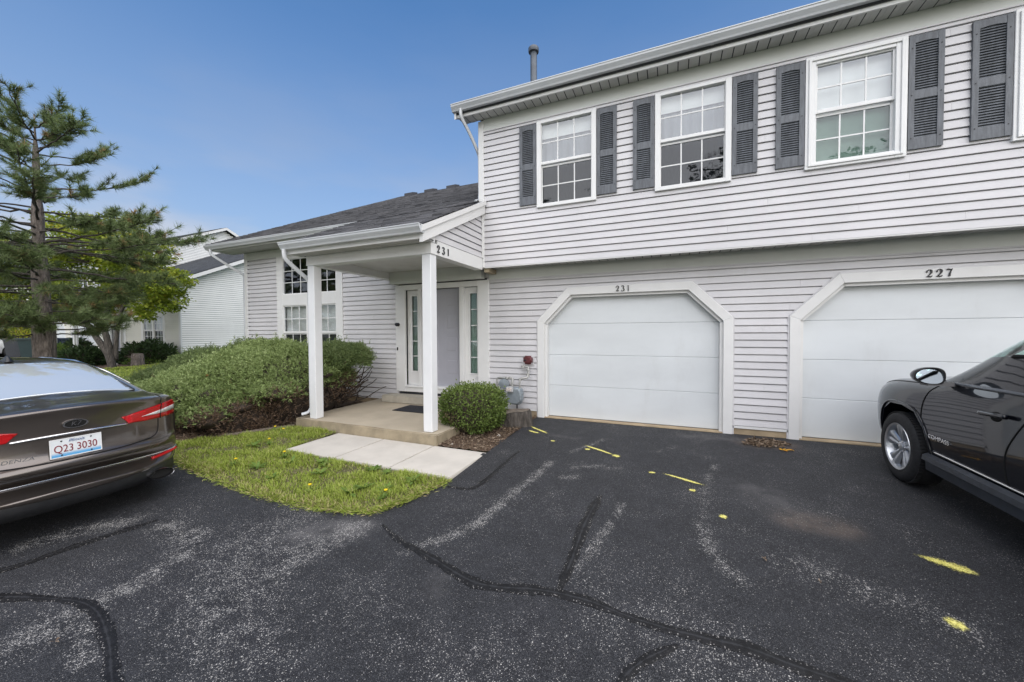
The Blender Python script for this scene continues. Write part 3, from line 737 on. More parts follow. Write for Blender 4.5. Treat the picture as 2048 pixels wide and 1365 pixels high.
downspout(curve([(-4.58, -2.205, 2.745), (-4.58, -2.205, 2.66), (-4.575, -2.18, 2.60), (-4.56, -2.08, 2.51), (-4.545, -1.93, 2.40), (-4.54, -1.84, 2.33), (-4.54, -1.82, 2.22), (-4.54, -1.82, 0.32), (-4.54, -1.82, 0.26), (-4.56, -1.86, 0.19), (-4.62, -1.93, 0.165)]))

# porch: posts, beams, ceiling, gable
def post(x0, y0, w=0.142):
    o = part('porch_post', POST, (x0, x0 + w, y0, y0 + w, 0.106, 2.536), bev=.006)
    return o
post(-4.478, -1.895); post(-2.285, -1.895)
part('porch_beam', TRIM, (-4.49, -2.129, -1.902, -1.75, 2.538, 2.688))
part('porch_beam', TRIM, (-2.275, -2.129, -1.748, UY - .03, 2.538, 2.735))
part('porch_beam', TRIM, (-4.49, -4.34, -1.748, -0.03, 2.538, 2.688))
part('porch_beam', FRIEZE, (-4.338, -2.277, -0.16, -0.03, 2.44, 2.688))
part('porch_ceiling', SOFFIT, (-4.338, -2.277, -1.748, -0.162, 2.665, 2.68))
part('beam_trim', FRIEZE, (-4.46, -2.15, -1.88, -1.77, 2.528, 2.537))
# porch gable end (faces +X)
gx = -2.129
siding(0, 0, 2.738, 3.62, gx - 0.012, axis='+x', lim=lambda z: (max(-1.86, (z - (3.905 - 0.13)) / SLOPE), UY - 0.02))
mb = MB(); mb.prism([(-1.85, 2.70), (UY, 2.70), (UY, rz_w(UY) - .1), (-1.85, rz_w(-1.85) - .1)], 'x', gx - .12, gx - .03); sheath('gable_wall_core', mb)
rake(-2.068, -2.045, -2.20, rz_w(-2.20) - .004, UY - .03, rz_w(UY - .03) - .004, 0.075, TRIM)
rake(-2.122, -2.069, -2.16, rz_w(-2.16) - .06, UY - .03, rz_w(UY - .03) - .06, 0.165, TRIM)
rake(-4.66, -4.63, -2.16, rz_w(-2.16) - .015, -0.5, rz_w(-.5) - .015, 0.17, TRIM)
mb = MB(); mb.prism([(-2.14, 2.69), (-1.82, 2.69), (-1.82, 2.86), (-2.14, 2.75)], 'x', -2.15, -2.118); mb.build('rake_return', TRIM, house)
part('channel_trim', TRIM, (-2.125, -2.110, UY - .055, UY - .026, 2.735, 3.62))
mb = MB(); mb.prism([(-1.9, 2.70), (-0.3, 2.70), (-0.3, rz_w(-.3) - .1), (-1.9, rz_w(-1.9) - .1)], 'x', -4.6, -4.5); sheath('gable_wall_core', mb)
part('rafter_end', SLABEDGE, (-2.12, -2.02, UY + .02, UY + .30, 2.50, 2.575))

# ---------------------------------------------------------------- windows
def pane(par, x0, x1, z0, z1, y, mat):
    me = PANES.get(mat.name)
    if me is None:
        mb = MB(); mb.box(0, 1, 0, 0.004, 0, 1); me = mb.mesh('pane'); me.materials.append(mat); PANES[mat.name] = me
    o = bpy.data.objects.new('pane', me); COL.objects.link(o); o.parent = par; o.location = (x0, y, z0); o.scale = (x1 - x0, 1, z1 - z0); return o
PANES = {}
def ring(mb, x0, x1, z0, z1, w, y0, y1, wb=None, wt=None):
    wb = wb if wb is not None else w; wt = wt if wt is not None else w
    mb.box(x0, x0 + w, y0, y1, z0, z1); mb.box(x1 - w, x1, y0, y1, z0, z1)
    mb.box(x0 + w, x1 - w, y0, y1, z0, z0 + wb); mb.box(x0 + w, x1 - w, y0, y1, z1 - wt, z1)
def lights(par, x0, x1, z0, z1, cols, rows, y, mat, grid=True, mw=0.016):
    cw, rh = (x1 - x0) / cols, (z1 - z0) / rows
    for i in range(cols):
        for j in range(rows): pane(par, x0 + i * cw, x0 + (i + 1) * cw, z0 + j * rh, z0 + (j + 1) * rh, y, mat)
    if grid:
        mb = MB()
        for i in range(1, cols): mb.box(x0 + i * cw - mw / 2, x0 + i * cw + mw / 2, y - 0.006, y + 0.009, z0, z1)
        for j in range(1, rows):
            for i in range(cols): mb.box(x0 + i * cw + (mw / 2 if i else 0), x0 + (i + 1) * cw - (mw / 2 if i < cols - 1 else 0), y - 0.0055, y + 0.0085, z0 + j * rh - mw / 2, z0 + j * rh + mw / 2)
        mb.build('muntin_grid', VINYL, par)
def blind(par, x0, x1, z0, z1, y, pitch=0.028, mat=None):
    mb = MB(); z = z1
    while z > z0:
        mb.add([(x0, y - .004, z), (x1, y - .004, z), (x1, y + .006, z - pitch * .96), (x0, y + .006, z - pitch * .96)], [(0, 1, 2, 3)]); z -= pitch
    return mb.build('blind', mat or BLIND, par)
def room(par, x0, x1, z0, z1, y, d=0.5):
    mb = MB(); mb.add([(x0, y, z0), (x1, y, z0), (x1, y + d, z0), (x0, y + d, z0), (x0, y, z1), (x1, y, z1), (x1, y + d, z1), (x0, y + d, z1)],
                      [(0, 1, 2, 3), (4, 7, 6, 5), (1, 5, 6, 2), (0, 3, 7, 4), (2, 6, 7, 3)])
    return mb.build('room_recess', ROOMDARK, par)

def upper_window(i, x0, x1, style):
    z0, z1 = 3.456, 4.815; y = UY
    if style == 0: fw, gx0, gx1 = 0.072, x0 + .078, x1 - .082
    else: fw, gx0, gx1 = 0.105, x0 + .125, x1 - .125
    mb = MB(); ring(mb, x0, x1, z0, z1, fw, y - 0.045, y + 0.05, 0.055 if style == 0 else .085, 0.045 if style == 0 else .10)
    if style: ring(mb, x0 + .03, x1 - .03, z0 + .03, z1 - .03, .03, y - .06, y - .045)
    w = mb.build('window', VINYL, house); bevel(w, .004)
    zm = 4.153; gt = z1 - (.05 if style == 0 else .118); gb = z0 + (.058 if style == 0 else .088)
    # upper sash (front) and lower sash (set back, behind an insect screen)
    s = MB(); ring(s, gx0 - .03, gx1 + .03, zm - .022, gt + .025, .03, y - .02, y + .015, .045, .025); bevel(s.build('sash', VINYL, w), .003)
    lights(w, gx0, gx1, zm + .022, gt, 3, 2, y - .002, GLASS)
    s = MB(); ring(s, gx0 - .025, gx1 + .025, gb - .03, zm - .03, .028, y + .012, y + .045, .035, .03); bevel(s.build('sash', VINYL, w), .003)
    lights(w, gx0 + .004, gx1 - .004, gb + .004, zm - .058, 3, 2, y + .026, GLASS_SCREEN if style == 0 else GLASS_LOWER)
    room(w, x0 + .05, x1 - .05, gb - .03, gt + .03, y + .06, .6)
    if style == 0:
        blind(w, gx0 - .03, gx1 + .03, gt - .19, gt + .03, y + .075)
        mb = MB(); n = 40; zz = [gb - .03, gt - .19]
        xsx = np.linspace(gx0 - .03, gx1 + .03, n)
        vs = [(x, y + .12 + .012 * math.sin(k * 1.1 + i), z) for z in zz for k, x in enumerate(xsx)]
        mb.add(vs, [(k, k + 1, n + k + 1, n + k) for k in range(n - 1)]); mb.build('curtain', CURTAIN, w)
    else:
        blind(w, gx0 - .03, gx1 + .03, gb - .02, gt + .03, y + .075)
    return w
for i, (a, b) in enumerate(WIN_UP): upper_window(i, a, b, 0 if i < 2 else 1)

def shutter(x0, x1):
    z0, z1 = 3.525, 4.79; y1 = UY - .012; y0 = UY - .042; st = .052
    mb = MB()
    mb.box(x0, x0 + st, y0, y1, z0, z1); mb.box(x1 - st, x1, y0, y1, z0, z1)
    zm = (z0 + z1) / 2 - .03
    mb.box(x0 + st, x1 - st, y0 + .003, y1, z0, z0 + .125); mb.box(x0 + st, x1 - st, y0 + .003, y1, zm - .045, zm + .045)
    xa, xb = x0 + st, x1 - st; n = 10          # arched top rail
    poly = [(xa, z1)] + [(xa + (xb - xa) * k / n, z1 - .085 + .012 * math.sin(math.pi * k / n) ** 1.3) for k in range(n + 1)] + [(xb, z1)]
    mb.prism(poly, 'y', y0 + .003, y1)
    mb.box(x0 + .01, x1 - .01, y1 - .006, y1 + .002, z0 + .01, z1 - .01)
    s = mb.build('shutter', SHUTTER, house)
    lv = MB()
    for a, b in ((z0 + .125, zm - .045), (zm + .045, z1 - .07)):
        z = a
        while z < b - .004:
            lv.prism([(y0 + .006, z), (y0 + .009, z - .003), (y1 - .006, z + .020), (y1 - .008, z + .024)], 'x', xa, xb); z += .0285
    lo = lv.build('louvers', SHUTTER, s); lo['kind'] = 'stuff'
    sc = MB()
    for x in (x0 + .026, x1 - .026):
        for z in (z0 + .12, zm, z1 - .14): sc.lathe([(.006, 0), (.006, .004), (.002, .006)], (x, y0 - .004, z), 'y', 8)
    sc.build('screws', BLACK, s)
    return s
for a, b in ((-1.434, -1.148), (-.190, .103), (.331, .620), (1.580, 1.867), (2.064, 2.358), (3.324, 3.621), (3.842, 4.150), (5.115, 5.41)): shutter(a, b)

# wing window: six-light transom over a pair of double-hung sashes
def wing_window():
    x0, x1, z0, z1 = -7.846, -5.742, 0.80, 3.288
    mb = MB(); y0, y1 = -.03, .05
    mb.box(x0, x0 + .20, y0, y1, z0, z1); mb.box(x1 - .20, x1, y0, y1, z0, z1)
    for a, b in ((z0, 0.92), (2.118, 2.386), (3.212, z1)): mb.box(x0 + .20, x1 - .20, y0, y1, a, b)
    mb.box(-6.86, -6.74, y0, y1, 0.92, 2.118)
    w = mb.build('window', TRIM, house); bevel(w, .004)
    s = MB(); ring(s, x0 + .196, x1 - .196, 2.382, 3.216, .02, -.012, .03); s.build('sash', VINYL, w)
    lights(w, x0 + .21, x1 - .21, 2.39, 3.205, 6, 3, .012, GLASS_DARK)
    for a, b in ((-7.646, -6.86), (-6.74, -5.942)):
        s = MB(); ring(s, a, b, 1.475, 2.12, .026, -.012, .012, .04); s.build('sash', VINYL, w)
        lights(w, a + .02, b - .02, 1.515, 2.10, 3, 2, .002, GLASS)
        s = MB(); ring(s, a, b, 0.915, 1.47, .026, .014, .04); s.build('sash', VINYL, w)
        lights(w, a + .02, b - .02, 0.94, 1.445, 3, 2, .028, GLASS_SCREEN)
        blind(w, a - .02, b + .02, 0.92, 2.12, .075, mat=BLIND)
        room(w, a - .03, b + .03, .9, 2.13, .055, .4)
    room(w, x0 + .18, x1 - .18, 2.36, 3.24, .055, .9)
wing_window()

# ---------------------------------------------------------------- front door with sidelights
def front_door():
    mb = MB(); y0, y1 = -.032, .02
    mb.box(-4.305, -4.075, y0, y1, .285, 2.42); mb.box(-2.425, -2.195, y0, y1, .285, 2.42); mb.box(-4.075, -2.425, y0, y1, 2.32, 2.42)
    mb.box(-4.075, -2.425, y0 + .01, .14, .285, .385)          # kick board
    mb.box(-3.765, -3.70, y0 + .012, .14, .42, 2.32); mb.box(-2.822, -2.735, y0 + .012, .14, .42, 2.32)   # mullions
    fr = mb.build('door_frame', TRIM, house); bevel(fr, .004)
    th = MB(); th.box(-4.075, -2.425, -.05, .14, .387, .418); th.build('threshold', VINYL, fr)
    dr = MB(); dr.box(-3.70, -2.822, .10, .14, .42, 2.32); d = dr.build('front_door', DOORP, house)
    for cx in (-3.70 + .232, -2.822 - .232):
        for z0, z1 in ((.62, .98), (1.06, 1.42), (1.50, 1.86), (1.94, 2.18)):
            p = MB(); w = .155
            a, b = cx - w, cx + w
            p.add([(a, .0995, z0), (b, .0995, z0), (b, .0995, z1), (a, .0995, z1), (a + .022, .112, z0 + .022), (b - .022, .112, z0 + .022), (b - .022, .112, z1 - .022), (a + .022, .112, z1 - .022),
                   (a + .06, .096, z0 + .06), (b - .06, .096, z0 + .06), (b - .06, .096, z1 - .06), (a + .06, .096, z1 - .06)],
                  [(0, 1, 5, 4), (1, 2, 6, 5), (2, 3, 7, 6), (3, 0, 4, 7), (4, 5, 9, 8), (5, 6, 10, 9), (6, 7, 11, 10), (7, 4, 8, 11), (8, 9, 10, 11)])
            p.build('door_panel', DOORP, d)
    k = MB(); k.lathe([(.028, 0), (.028, .006), (.012, .012), (.012, .035), (.030, .045), (.034, .06), (.022, .075), (.0, .078)], (-3.62, .10, 1.35), 'y', 16)
    for v in range(len(k.v)): x, y, z = k.v[v]; k.v[v] = (x, .20 - y, z)
    k.build('door_knob', BLACK, d, auto=40)
    for a, b, g0, g1 in ((-4.075, -3.765, -3.955, -3.825), (-2.735, -2.425, -2.625, -2.478)):
        s = MB(); z0, z1 = .70, 2.20
        s.box(a, g0, .06, .10, .42, 2.32); s.box(g1, b, .06, .10, .42, 2.32); s.box(g0, g1, .06, .10, .42, z0); s.box(g0, g1, .06, .10, z1, 2.32)
        s2 = s.build('sidelight', TRIM, house)
        m = MB(); ring(m, g0 - .02, g1 + .02, z0 - .02, z1 + .02, .02, .045, .075); m.build('sidelight_bead', VINYL, s2)
        lights(s2, g0, g1, z0, z1, 1, 5, .075, GLASS_LOWER)
        mb = MB(); n = 16; xx = np.linspace(g0 - .03, g1 + .03, n)
        mb.add([(x, .13 + .018 * math.sin(k * 1.9), z) for z in (.5, 2.3) for k, x in enumerate(xx)], [(k, k + 1, n + k + 1, n + k) for k in range(n - 1)]); mb.build('curtain', BLIND, s2)
    bl = MB(); bl.lathe([(.036, 0), (.036, .008), (.016, .016), (.016, .03), (.034, .045), (.038, .06), (.03, .078), (.005, .085)], (0, 0, 0), 'y', 16)
    bl.v = [(x - 4.235, -.03 - y, z + 1.635) for x, y, z in bl.v]; bl.build('entry_light', BLACK, house, auto=40)
    bb = MB(); bb.box(-4.272, -4.246, -.046, -.030, 1.115, 1.175); bevel(bb.build('doorbell_button', BLACK, house), .003)
front_door()

# ---------------------------------------------------------------- garage doors
def garage(x0, label):
    x1 = x0 + (GX1 - GX0); t = .122; y0, y1 = -.032, .012
    out = [(x0, -0.02), (x0, GS), (x0 + CH, GT), (x1 - CH, GT), (x1, GS), (x1, -0.02)]
    k = .052; inn = [(x0 + t, -0.02), (x0 + t, GS - k), (x0 + CH + k, GT - t), (x1 - CH - k, GT - t), (x1 - t, GS - k), (x1 - t, -0.02)]
    tr = empty('garage_surround', (0, 0, 0), parent=house)
    for i in range(5):
        mb = MB(); mb.prism([out[i], out[i + 1], inn[i + 1], inn[i]], 'y', y0, y1); o = mb.build('trim_board', TRIM, tr); bevel(o, .004)
    # thin outer edge strip and inner stops
    for i in range(5):
        a, b = inn[i], inn[i + 1]
        d = Vector((b[0] - a[0], b[1] - a[1])).normalized(); nn = Vector((d.y, -d.x))
        mb = MB(); mb.prism([a, b, (b[0] + nn.x * .04, b[1] + nn.y * .04), (a[0] + nn.x * .04, a[1] + nn.y * .04)], 'y', .013, .105); mb.build('door_stop', TRIM, tr)
    for i in range(5):
        a, b = out[i], out[i + 1]
        d = Vector((b[0] - a[0], b[1] - a[1])).normalized(); nn = Vector((-d.y, d.x))
        mb = MB(); mb.prism([a, b, (b[0] + nn.x * .018, b[1] + nn.y * .018), (a[0] + nn.x * .018, a[1] + nn.y * .018)], 'y', -.02, .012); mb.build('trim_edge', SIDING, tr)
    gd = empty('garage_door', (0, 0, 0), parent=house)
    zs = [0.014, 0.548, 1.078, 1.605, 2.15]
    for a, b in zip(zs[:-1], zs[1:]):
        mb = MB(); mb.prism([(.119, a + .001), (.112, a + .007), (.112, b - .006), (.117, b - .0005), (.16, b - .0005), (.16, a + .001)], 'x', x0 + t + .015, x1 - t - .015); mb.build('door_section', GDOOR, gd)
    mb = MB(); mb.box(x0 + t + .01, x1 - t - .01, .16, .2, 0, 2.2); mb.build('door_backing', ROOMDARK, gd)
    mb = MB(); mb.box(x0 + t + .02, x1 - t - .02, .108, .15, -.004, .0135); mb.build('bottom_seal', BLACK, gd)
garage(GX0, '231'); garage(HX0, '227')

# ---------------------------------------------------------------- house numbers (stroked figures with thick and thin lines)
DIG = {'2': [[(-.30,.62,.05),(-.33,.74,.10),(-.22,.92,.07),(0,1.0,.07),(.24,.92,.12),(.32,.74,.15),(.22,.52,.13),(-.02,.28,.08),(-.36,.03,.05)], [(-.36,.05,.07),(-.12,.10,.10),(.12,.04,.12),(.30,.06,.09),(.40,.20,.03)]],
       '3': [[(-.32,.80,.06),(-.22,.95,.06),(.02,1.0,.07),(.24,.90,.12),(.26,.72,.13),(.10,.56,.07),(-.06,.53,.05)], [(-.06,.53,.05),(.20,.48,.08),(.34,.28,.15),(.22,.06,.11),(-.06,-.02,.07),(-.30,.06,.07),(-.36,.18,.09)]],
       '1': [[(-.14,.86,.04),(.0,.98,.08)], [(.02,1.0,.12),(.02,.5,.11),(.02,.0,.12)]],
       '7': [[(-.34,.82,.05),(-.30,.98,.09),(-.05,.94,.12),(.16,.90,.09),(.36,1.0,.05)], [(.36,1.0,.05),(.16,.66,.08),(.02,.32,.12),(-.02,.0,.14)]]}
def digit(ch, h, mat, par, M4, name='digit'):
    mb = MB(); sc = h
    for st in DIG[ch]:
        pts = curve([(p[0] * .72, p[1], p[2]) for p in st], 5)
        n = len(pts); vs = []
        for i, p in enumerate(pts):
            d = pts[min(i+1, n-1)] - pts[max(i-1, 0)]; d = Vector((d.x, d.y)); d = d.normalized() if d.length else Vector((1, 0)); nn = Vector((-d.y, d.x)) * p.z * .62
            for s in (-1, 1):
                for y in (-.012, 0.0): vs.append(((p.x + nn.x * s) * sc, y, (p.y + nn.y * s) * sc))
        fs = []
        for i in range(n - 1):
            a, b = i * 4, i * 4 + 4
            fs += [(a, a+2, b+2, b), (a+1, b+1, b+3, a+3), (a, b, b+1, a+1), (a+2, a+3, b+3, b+2)]
        fs += [(0, 1, 3, 2), (n*4-4, n*4-2, n*4-1, n*4-3)]
        mb.add([M4 @ Vector(v) for v in vs], fs)
    return mb.build(name, mat, par)
HOUSE_NUM = []
def number(txt, x, y, z, h, pitch, face='front'):
    p = empty('house_number', (0, 0, 0), parent=house); HOUSE_NUM.append(p)
    for i, ch in enumerate(txt):
        if face == 'front': M4 = Matrix.Translation((x + i * pitch, y, z))
        else: M4 = Matrix.Translation((x, y + i * pitch, z)) @ Matrix.Rotation(R(90), 4, 'Z')
        digit(ch, h, BLACK, p, M4)
number('231', 0.068, -.034, 2.108, .083, .082)
number('227', 3.705, -.034, 2.106, .088, .089)
number('231', -2.127, -1.735, 2.575, .098, .125, 'side')
# ------------------------------------------------------------------ porch slab, step, walkway
def slab_obj(name, x0, x1, y0, y1, z0, z1, mat, parent=None, bev=.012, wob=.004):
    mb = MB(); mb.box(x0, x1, y0, y1, z0, z1); o = mb.build(name, mat, parent)
    bm = bmesh.new(); bm.from_mesh(o.data)
    bmesh.ops.subdivide_edges(bm, edges=[e for e in bm.edges if e.calc_length() > .5], cuts=9, use_grid_fill=True)
    bm.to_mesh(o.data); bm.free()
    bm = bmesh.new(); bm.from_mesh(o.data)
    es_ = [e for e in bm.edges if len(e.link_faces) == 2 and e.calc_face_angle(0) > 1.0]
    bmesh.ops.bevel(bm, geom=es_, offset=bev, segments=2, affect='EDGES')
    for v in bm.verts:
        if v.co.z > z1 - .03 and min(abs(v.co.x - x0), abs(v.co.x - x1), abs(v.co.y - y0)) < .03: v.co += Vector((random.uniform(-wob, wob), random.uniform(-wob, wob), random.uniform(-wob, 0)))
    bm.to_mesh(o.data); bm.free(); return o
ps = slab_obj('porch_slab', -4.735, -2.02, -1.955, -0.006, -0.16, 0.104, CONC); tag(ps, 'beige concrete porch slab in front of the entry', kind='structure')
ps.data.materials.append(SLABEDGE)
for p in ps.data.polygons:
    if abs(p.normal.z) < 0.5: p.material_index = 1
st = slab_obj('entry_step', -4.42, -2.26, -0.34, -0.036, 0.107, 0.243, CONC2, ps)
wk = empty('walkway', (-3.79, -2.84, -.05)); tag(wk, 'pale concrete walkway of three slabs beside the porch', kind='structure')
for a, b in ((-3.79, -2.921), (-2.917, -2.067), (-2.063, -1.272)):
    o = slab_obj('walkway_slab', a, b, -2.835, -1.962, -0.20, -0.045, WALK, None, .008, .002); o.parent = wk; o.matrix_parent_inverse = wk.matrix_world.inverted(); o.location = Vector((0, 0, 0)) 
    o.matrix_parent_inverse = Matrix.Translation((3.79, 2.84, .05))
mt = MB(); mt.box(-3.655, -2.985, -0.93, -0.43, 0.1065, 0.116); mat_o = mt.build('doormat', paint('doormat_black', (0.016, 0.017, 0.022), 0.95, 0.3, 60, bmp=0.6, bscale=200)); tag(mat_o, 'black rectangular doormat on the porch slab', 'doormat'); bevel(mat_o, .004)

# ------------------------------------------------------------------ gas meter
METAL = paint('meter_grey_metal', (0.30, 0.34, 0.37), 0.45, 0.12, 14, dirt=0.35, metal=0.35)
PIPEG = paint('galvanised_pipe', (0.40, 0.40, 0.38), 0.5, 0.2, 20, dirt=0.4, metal=0.4)
gm = empty('gas_meter', (-1.62, -.17, 0.0)); tag(gm, 'grey gas meter with pipes on the siding left of the garage', 'gas meter')
def gpart(name, mb, mat, auto=40): 
    o = mb.build(name, mat, None, auto=auto); o.parent = gm; o.matrix_parent_inverse = Matrix.Translation((1.62, .17, 0)); return o
mb = MB(); cx, cy = -1.61, -.20
prof = [(-.125, .46), (-.13, .36), (-.115, .27), (-.06, .235), (.06, .235), (.115, .27), (.13, .36), (.125, .46), (.09, .52), (-.09, .52)]
mb.prism([(cx + a, z) for a, z in prof], 'y', cy - .085, cy + .085); b = gpart('meter_body', mb, METAL, None); bevel(b, .022, 3); sharp_by_angle(b.data, 60)
mb = MB(); mb.prism([(cx + a * 1.07, .38 + (z - .38) * 1.07) for a, z in prof], 'y', cy - .008, cy + .008); gpart('flange', mb, METAL, None)
mb = MB(); mb.box(cx - .115, cx + .0, cy - .15, cy - .08, .455, .545); o = gpart('index_box', mb, paint('index_box', (0.5, 0.5, 0.5), .4, .1, 20), None); bevel(o, .01, 2)
mb = MB(); mb.box(cx - .10, cx - .015, cy - .153, cy - .150, .475, .53); gpart('index_dial', mb, paint('index_dial', (0.62, 0.55, 0.5), .4, .6, 60), None)
mb = MB(); mb.lathe([(.02, -.05), (.085, -.04), (.092, -.01), (.092, .01), (.085, .04), (.03, .055)], (-1.83, -.18, .57), 'y', 24); gpart('regulator', mb, METAL)
mb = MB(); mb.tube(curve([(-1.965, -.18, .0), (-1.965, -.18, .55), (-1.965, -.18, .64), (-1.93, -.18, .672), (-1.86, -.18, .675), (-1.70, -.18, .675), (-1.675, -.19, .66), (-1.672, -.2, .60), (-1.672, -.2, .50)]), .017, 10)
gpart('inlet_pipe', mb, PIPEG)
mb = MB(); mb.tube(curve([(-1.53, -.2, .50), (-1.53, -.2, .62), (-1.52, -.19, .67), (-1.45, -.17, .685), (-1.41, -.15, .70), (-1.405, -.13, .78), (-1.405, -.12, .84), (-1.42, -.11, .872), (-1.50, -.11, .875), (-1.53, -.08, .875), (-1.53, -.0, .875)]), .017, 10)
gpart('outlet_pipe', mb, PIPEG)
mb = MB()
for x, z in ((-1.78, .675), (-1.72, .675), (-1.672, .655), (-1.53, .655), (-1.405, .72), (-1.405, .82), (-1.50, .875)): mb.lathe([(.026, -.018), (.028, 0), (.026, .018)], (x, -.18 if x < -1.5 else -.13, z), 'z', 10)
gpart('fittings', mb, PIPEG)
mb = MB(); mb.box(-1.60, -1.58, -.19, -.17, .0, .24); gpart('support', mb, BLACK, None)
mb = MB(); mb.box(-1.56, -1.44, -.024, -.002, .80, .96); gpart('wall_plate', mb, SIDING, None)

bx = MB(); bx.box(-1.505, -1.345, -.12, -.02, .915, 1.06); bo = bx.build('alarm_box', paint('maroon_box', (0.10, 0.022, 0.024), .5, .15, 12)); bevel(bo, .03, 3); sharp_by_angle(bo.data, 60); tag(bo, 'small maroon box on the siding above the gas meter', 'wall box')
bx = MB(); bx.box(-1.50, -1.33, -.02, -.004, .885, 1.05); bp_ = bx.build('mounting_plate', SIDING, bo)
bx = MB(); bx.lathe([(.018, 0), (.018, -.005), (.01, -.007)], (-1.46, -.119, .985), 'y', 12); bx.build('button_hole', BLACK, bo)
# ------------------------------------------------------------------ vehicles
def carpaint(name, col, metal=0.6, rough=0.32, fl=0.0):
    m, t, b = nt(name)
    n = noise(t, pos(t), 900, 2)
    L(t, mixc(t, ramp(t, n, 0.3, 0.8, 0, 0.35), col, tuple(min(1, x * 2.2 + .01) for x in col)), b.inputs['Base Color'])
    b.inputs['Metallic'].default_value = metal; b.inputs['Roughness'].default_value = rough
    b.inputs['Coat Weight'].default_value = 1.0; b.inputs['Coat Roughness'].default_value = 0.015; b.inputs['Coat IOR'].default_value = 1.5; b.inputs['Specular IOR Level'].default_value = 0.25
    return m
P_BROWN = carpaint('paint_brown_metallic', (0.105, 0.090, 0.081), 0.75, 0.28)
P_BLACK = carpaint('paint_black', (0.003, 0.003, 0.005), 0.0, 0.30); _pb = P_BLACK.node_tree.nodes['Principled BSDF']; _pb.inputs['Coat IOR'].default_value = 1.45; _pb.inputs['Coat Tint'].default_value = (0.86, 0.92, 1, 1); _pb.inputs['Specular IOR Level'].default_value = 0.1
P_SILVER = carpaint('paint_silver', (0.55, 0.57, 0.58), 0.5, 0.35)
CHROME = paint('chrome', (0.75, 0.75, 0.76), 0.16, 0.02, 5, metal=1.0)
DCHROME = paint('dark_chrome', (0.35, 0.35, 0.36), 0.2, 0.05, 5, metal=1.0)
ALLOY = paint('alloy_wheel', (0.48, 0.50, 0.53), 0.28, 0.06, 12, metal=0.75)
RUBBER = paint('tyre_rubber', (0.014, 0.014, 0.015), 0.75, 0.3, 40, bmp=0.15, bscale=120)
PLASTIC = paint('black_plastic', (0.012, 0.0125, 0.014), 0.45, 0.2, 30)
CLAD = paint('dark_grey_cladding', (0.030, 0.035, 0.044), 0.5, 0.2, 14)
GAP = paint('panel_gap', (0.002, 0.002, 0.002), 0.9, 0.0, 1)
RED = paint('tail_lamp_red', (0.42, 0.008, 0.010), 0.12, 0.10, 30, stretch=(1, 1, 4))
LAMPW = paint('tail_lamp_clear', (0.62, 0.60, 0.60), 0.15, 0.12, 50)
def cglass(name, col, rough=0.015, ior=1.8):
    m, t, b = nt(name); b.inputs['Base Color'].default_value = c4(col); b.inputs['Roughness'].default_value = rough; b.inputs['IOR'].default_value = ior
    b.inputs['Coat Weight'].default_value = 1.0; b.inputs['Coat Roughness'].default_value = 0.0; b.inputs['Coat IOR'].default_value = 1.7
    return m
CGLASS = cglass('car_glass_dark', (0.012, 0.016, 0.017))
CGLASS_R = cglass('car_rear_glass', (0.58, 0.62, 0.64), ior=2.0); CGLASS_R.node_tree.nodes['Principled BSDF'].inputs['Metallic'].default_value = 0.30  # pale base colour stands in for the bright sky reflected in the glass
CGLASS_T = cglass('car_side_glass_teal', (0.085, 0.125, 0.122))
SEAT = paint('seat_grey_cloth', (0.16, 0.165, 0.17), 0.9, 0.2, 12)
BELT = paint('belt_grey_trim', (0.10, 0.11, 0.125), 0.25, 0.1, 10)
MIRROR = paint('mirror_glass', (0.62, 0.68, 0.72), 0.02, 0.01, 5, metal=1.0)

def loft(stations, close=True, sub=2, mat=None, cuts=None, xbow=None):
    """stations: list of half sections [(x,y,z)...] from bottom centre to top centre, y>=0; mirrored, capped, subdivided"""
    n = len(stations[0]); V = []; F = []
    full = []
    for st in stations:
        row = list(st) + [(p[0], -p[1], p[2]) for p in reversed(st[1:-1])]
        full.append(row)
    k = len(full[0])
    for row in full: V += row
    for i in range(len(full) - 1):
        for j in range(k): F.append((i*k+j, i*k+(j+1) % k, (i+1)*k+(j+1) % k, (i+1)*k+j))
    # caps as strips between mirrored points
    for base, rev in ((0, False), ((len(full)-1)*k, True)):
        for j in range(n - 1):
            a, b = base + j, base + j + 1
            c, d = base + (k - j) % k, base + (k - j - 1) % k
            q = [a, b, d, c] if not rev else [a, c, d, b]
            q = [v for i2, v in enumerate(q) if v not in q[:i2]]
            if len(q) >= 3: F.append(q)
    me = bpy.data.meshes.new('loft'); me.from_pydata([tuple(v) for v in V], [], F); me.update()
    bm = bmesh.new(); bm.from_mesh(me); bmesh.ops.recalc_face_normals(bm, faces=bm.faces); bm.to_mesh(me); bm.free()
    o = bpy.data.objects.new('tmp_loft', me); COL.objects.link(o)
    md = o.modifiers.new('s', 'SUBSURF'); md.levels = sub; md.render_levels = sub
    tmp = []
    for c in (cuts or []):
        md = o.modifiers.new('b', 'BOOLEAN'); md.operation = 'DIFFERENCE'; md.solver = 'EXACT'; md.object = c; tmp.append(c)
    dg = bpy.context.evaluated_depsgraph_get(); dg.update()
    m2 = bpy.data.meshes.new_from_object(o.evaluated_get(dg), depsgraph=dg)
    bpy.data.objects.remove(o)
    for c in tmp: bpy.data.objects.remove(c)
    m2.materials.clear(); m2.materials.append(mat)
    sharp_by_angle(m2, 38)
    bm = bmesh.new(); bm.from_mesh(m2); bvh = BVHTree.FromBMesh(bm); bm.free()
    return m2, bvh

def cutter(x, z, r, y0, y1, seg=40):
    mb = MB(); mb.lathe([(r, y0), (r, y1)], (x, 0, z), 'y', seg); me = mb.mesh('cut'); o = bpy.data.objects.new('tmp_cut', me); COL.objects.link(o); return o

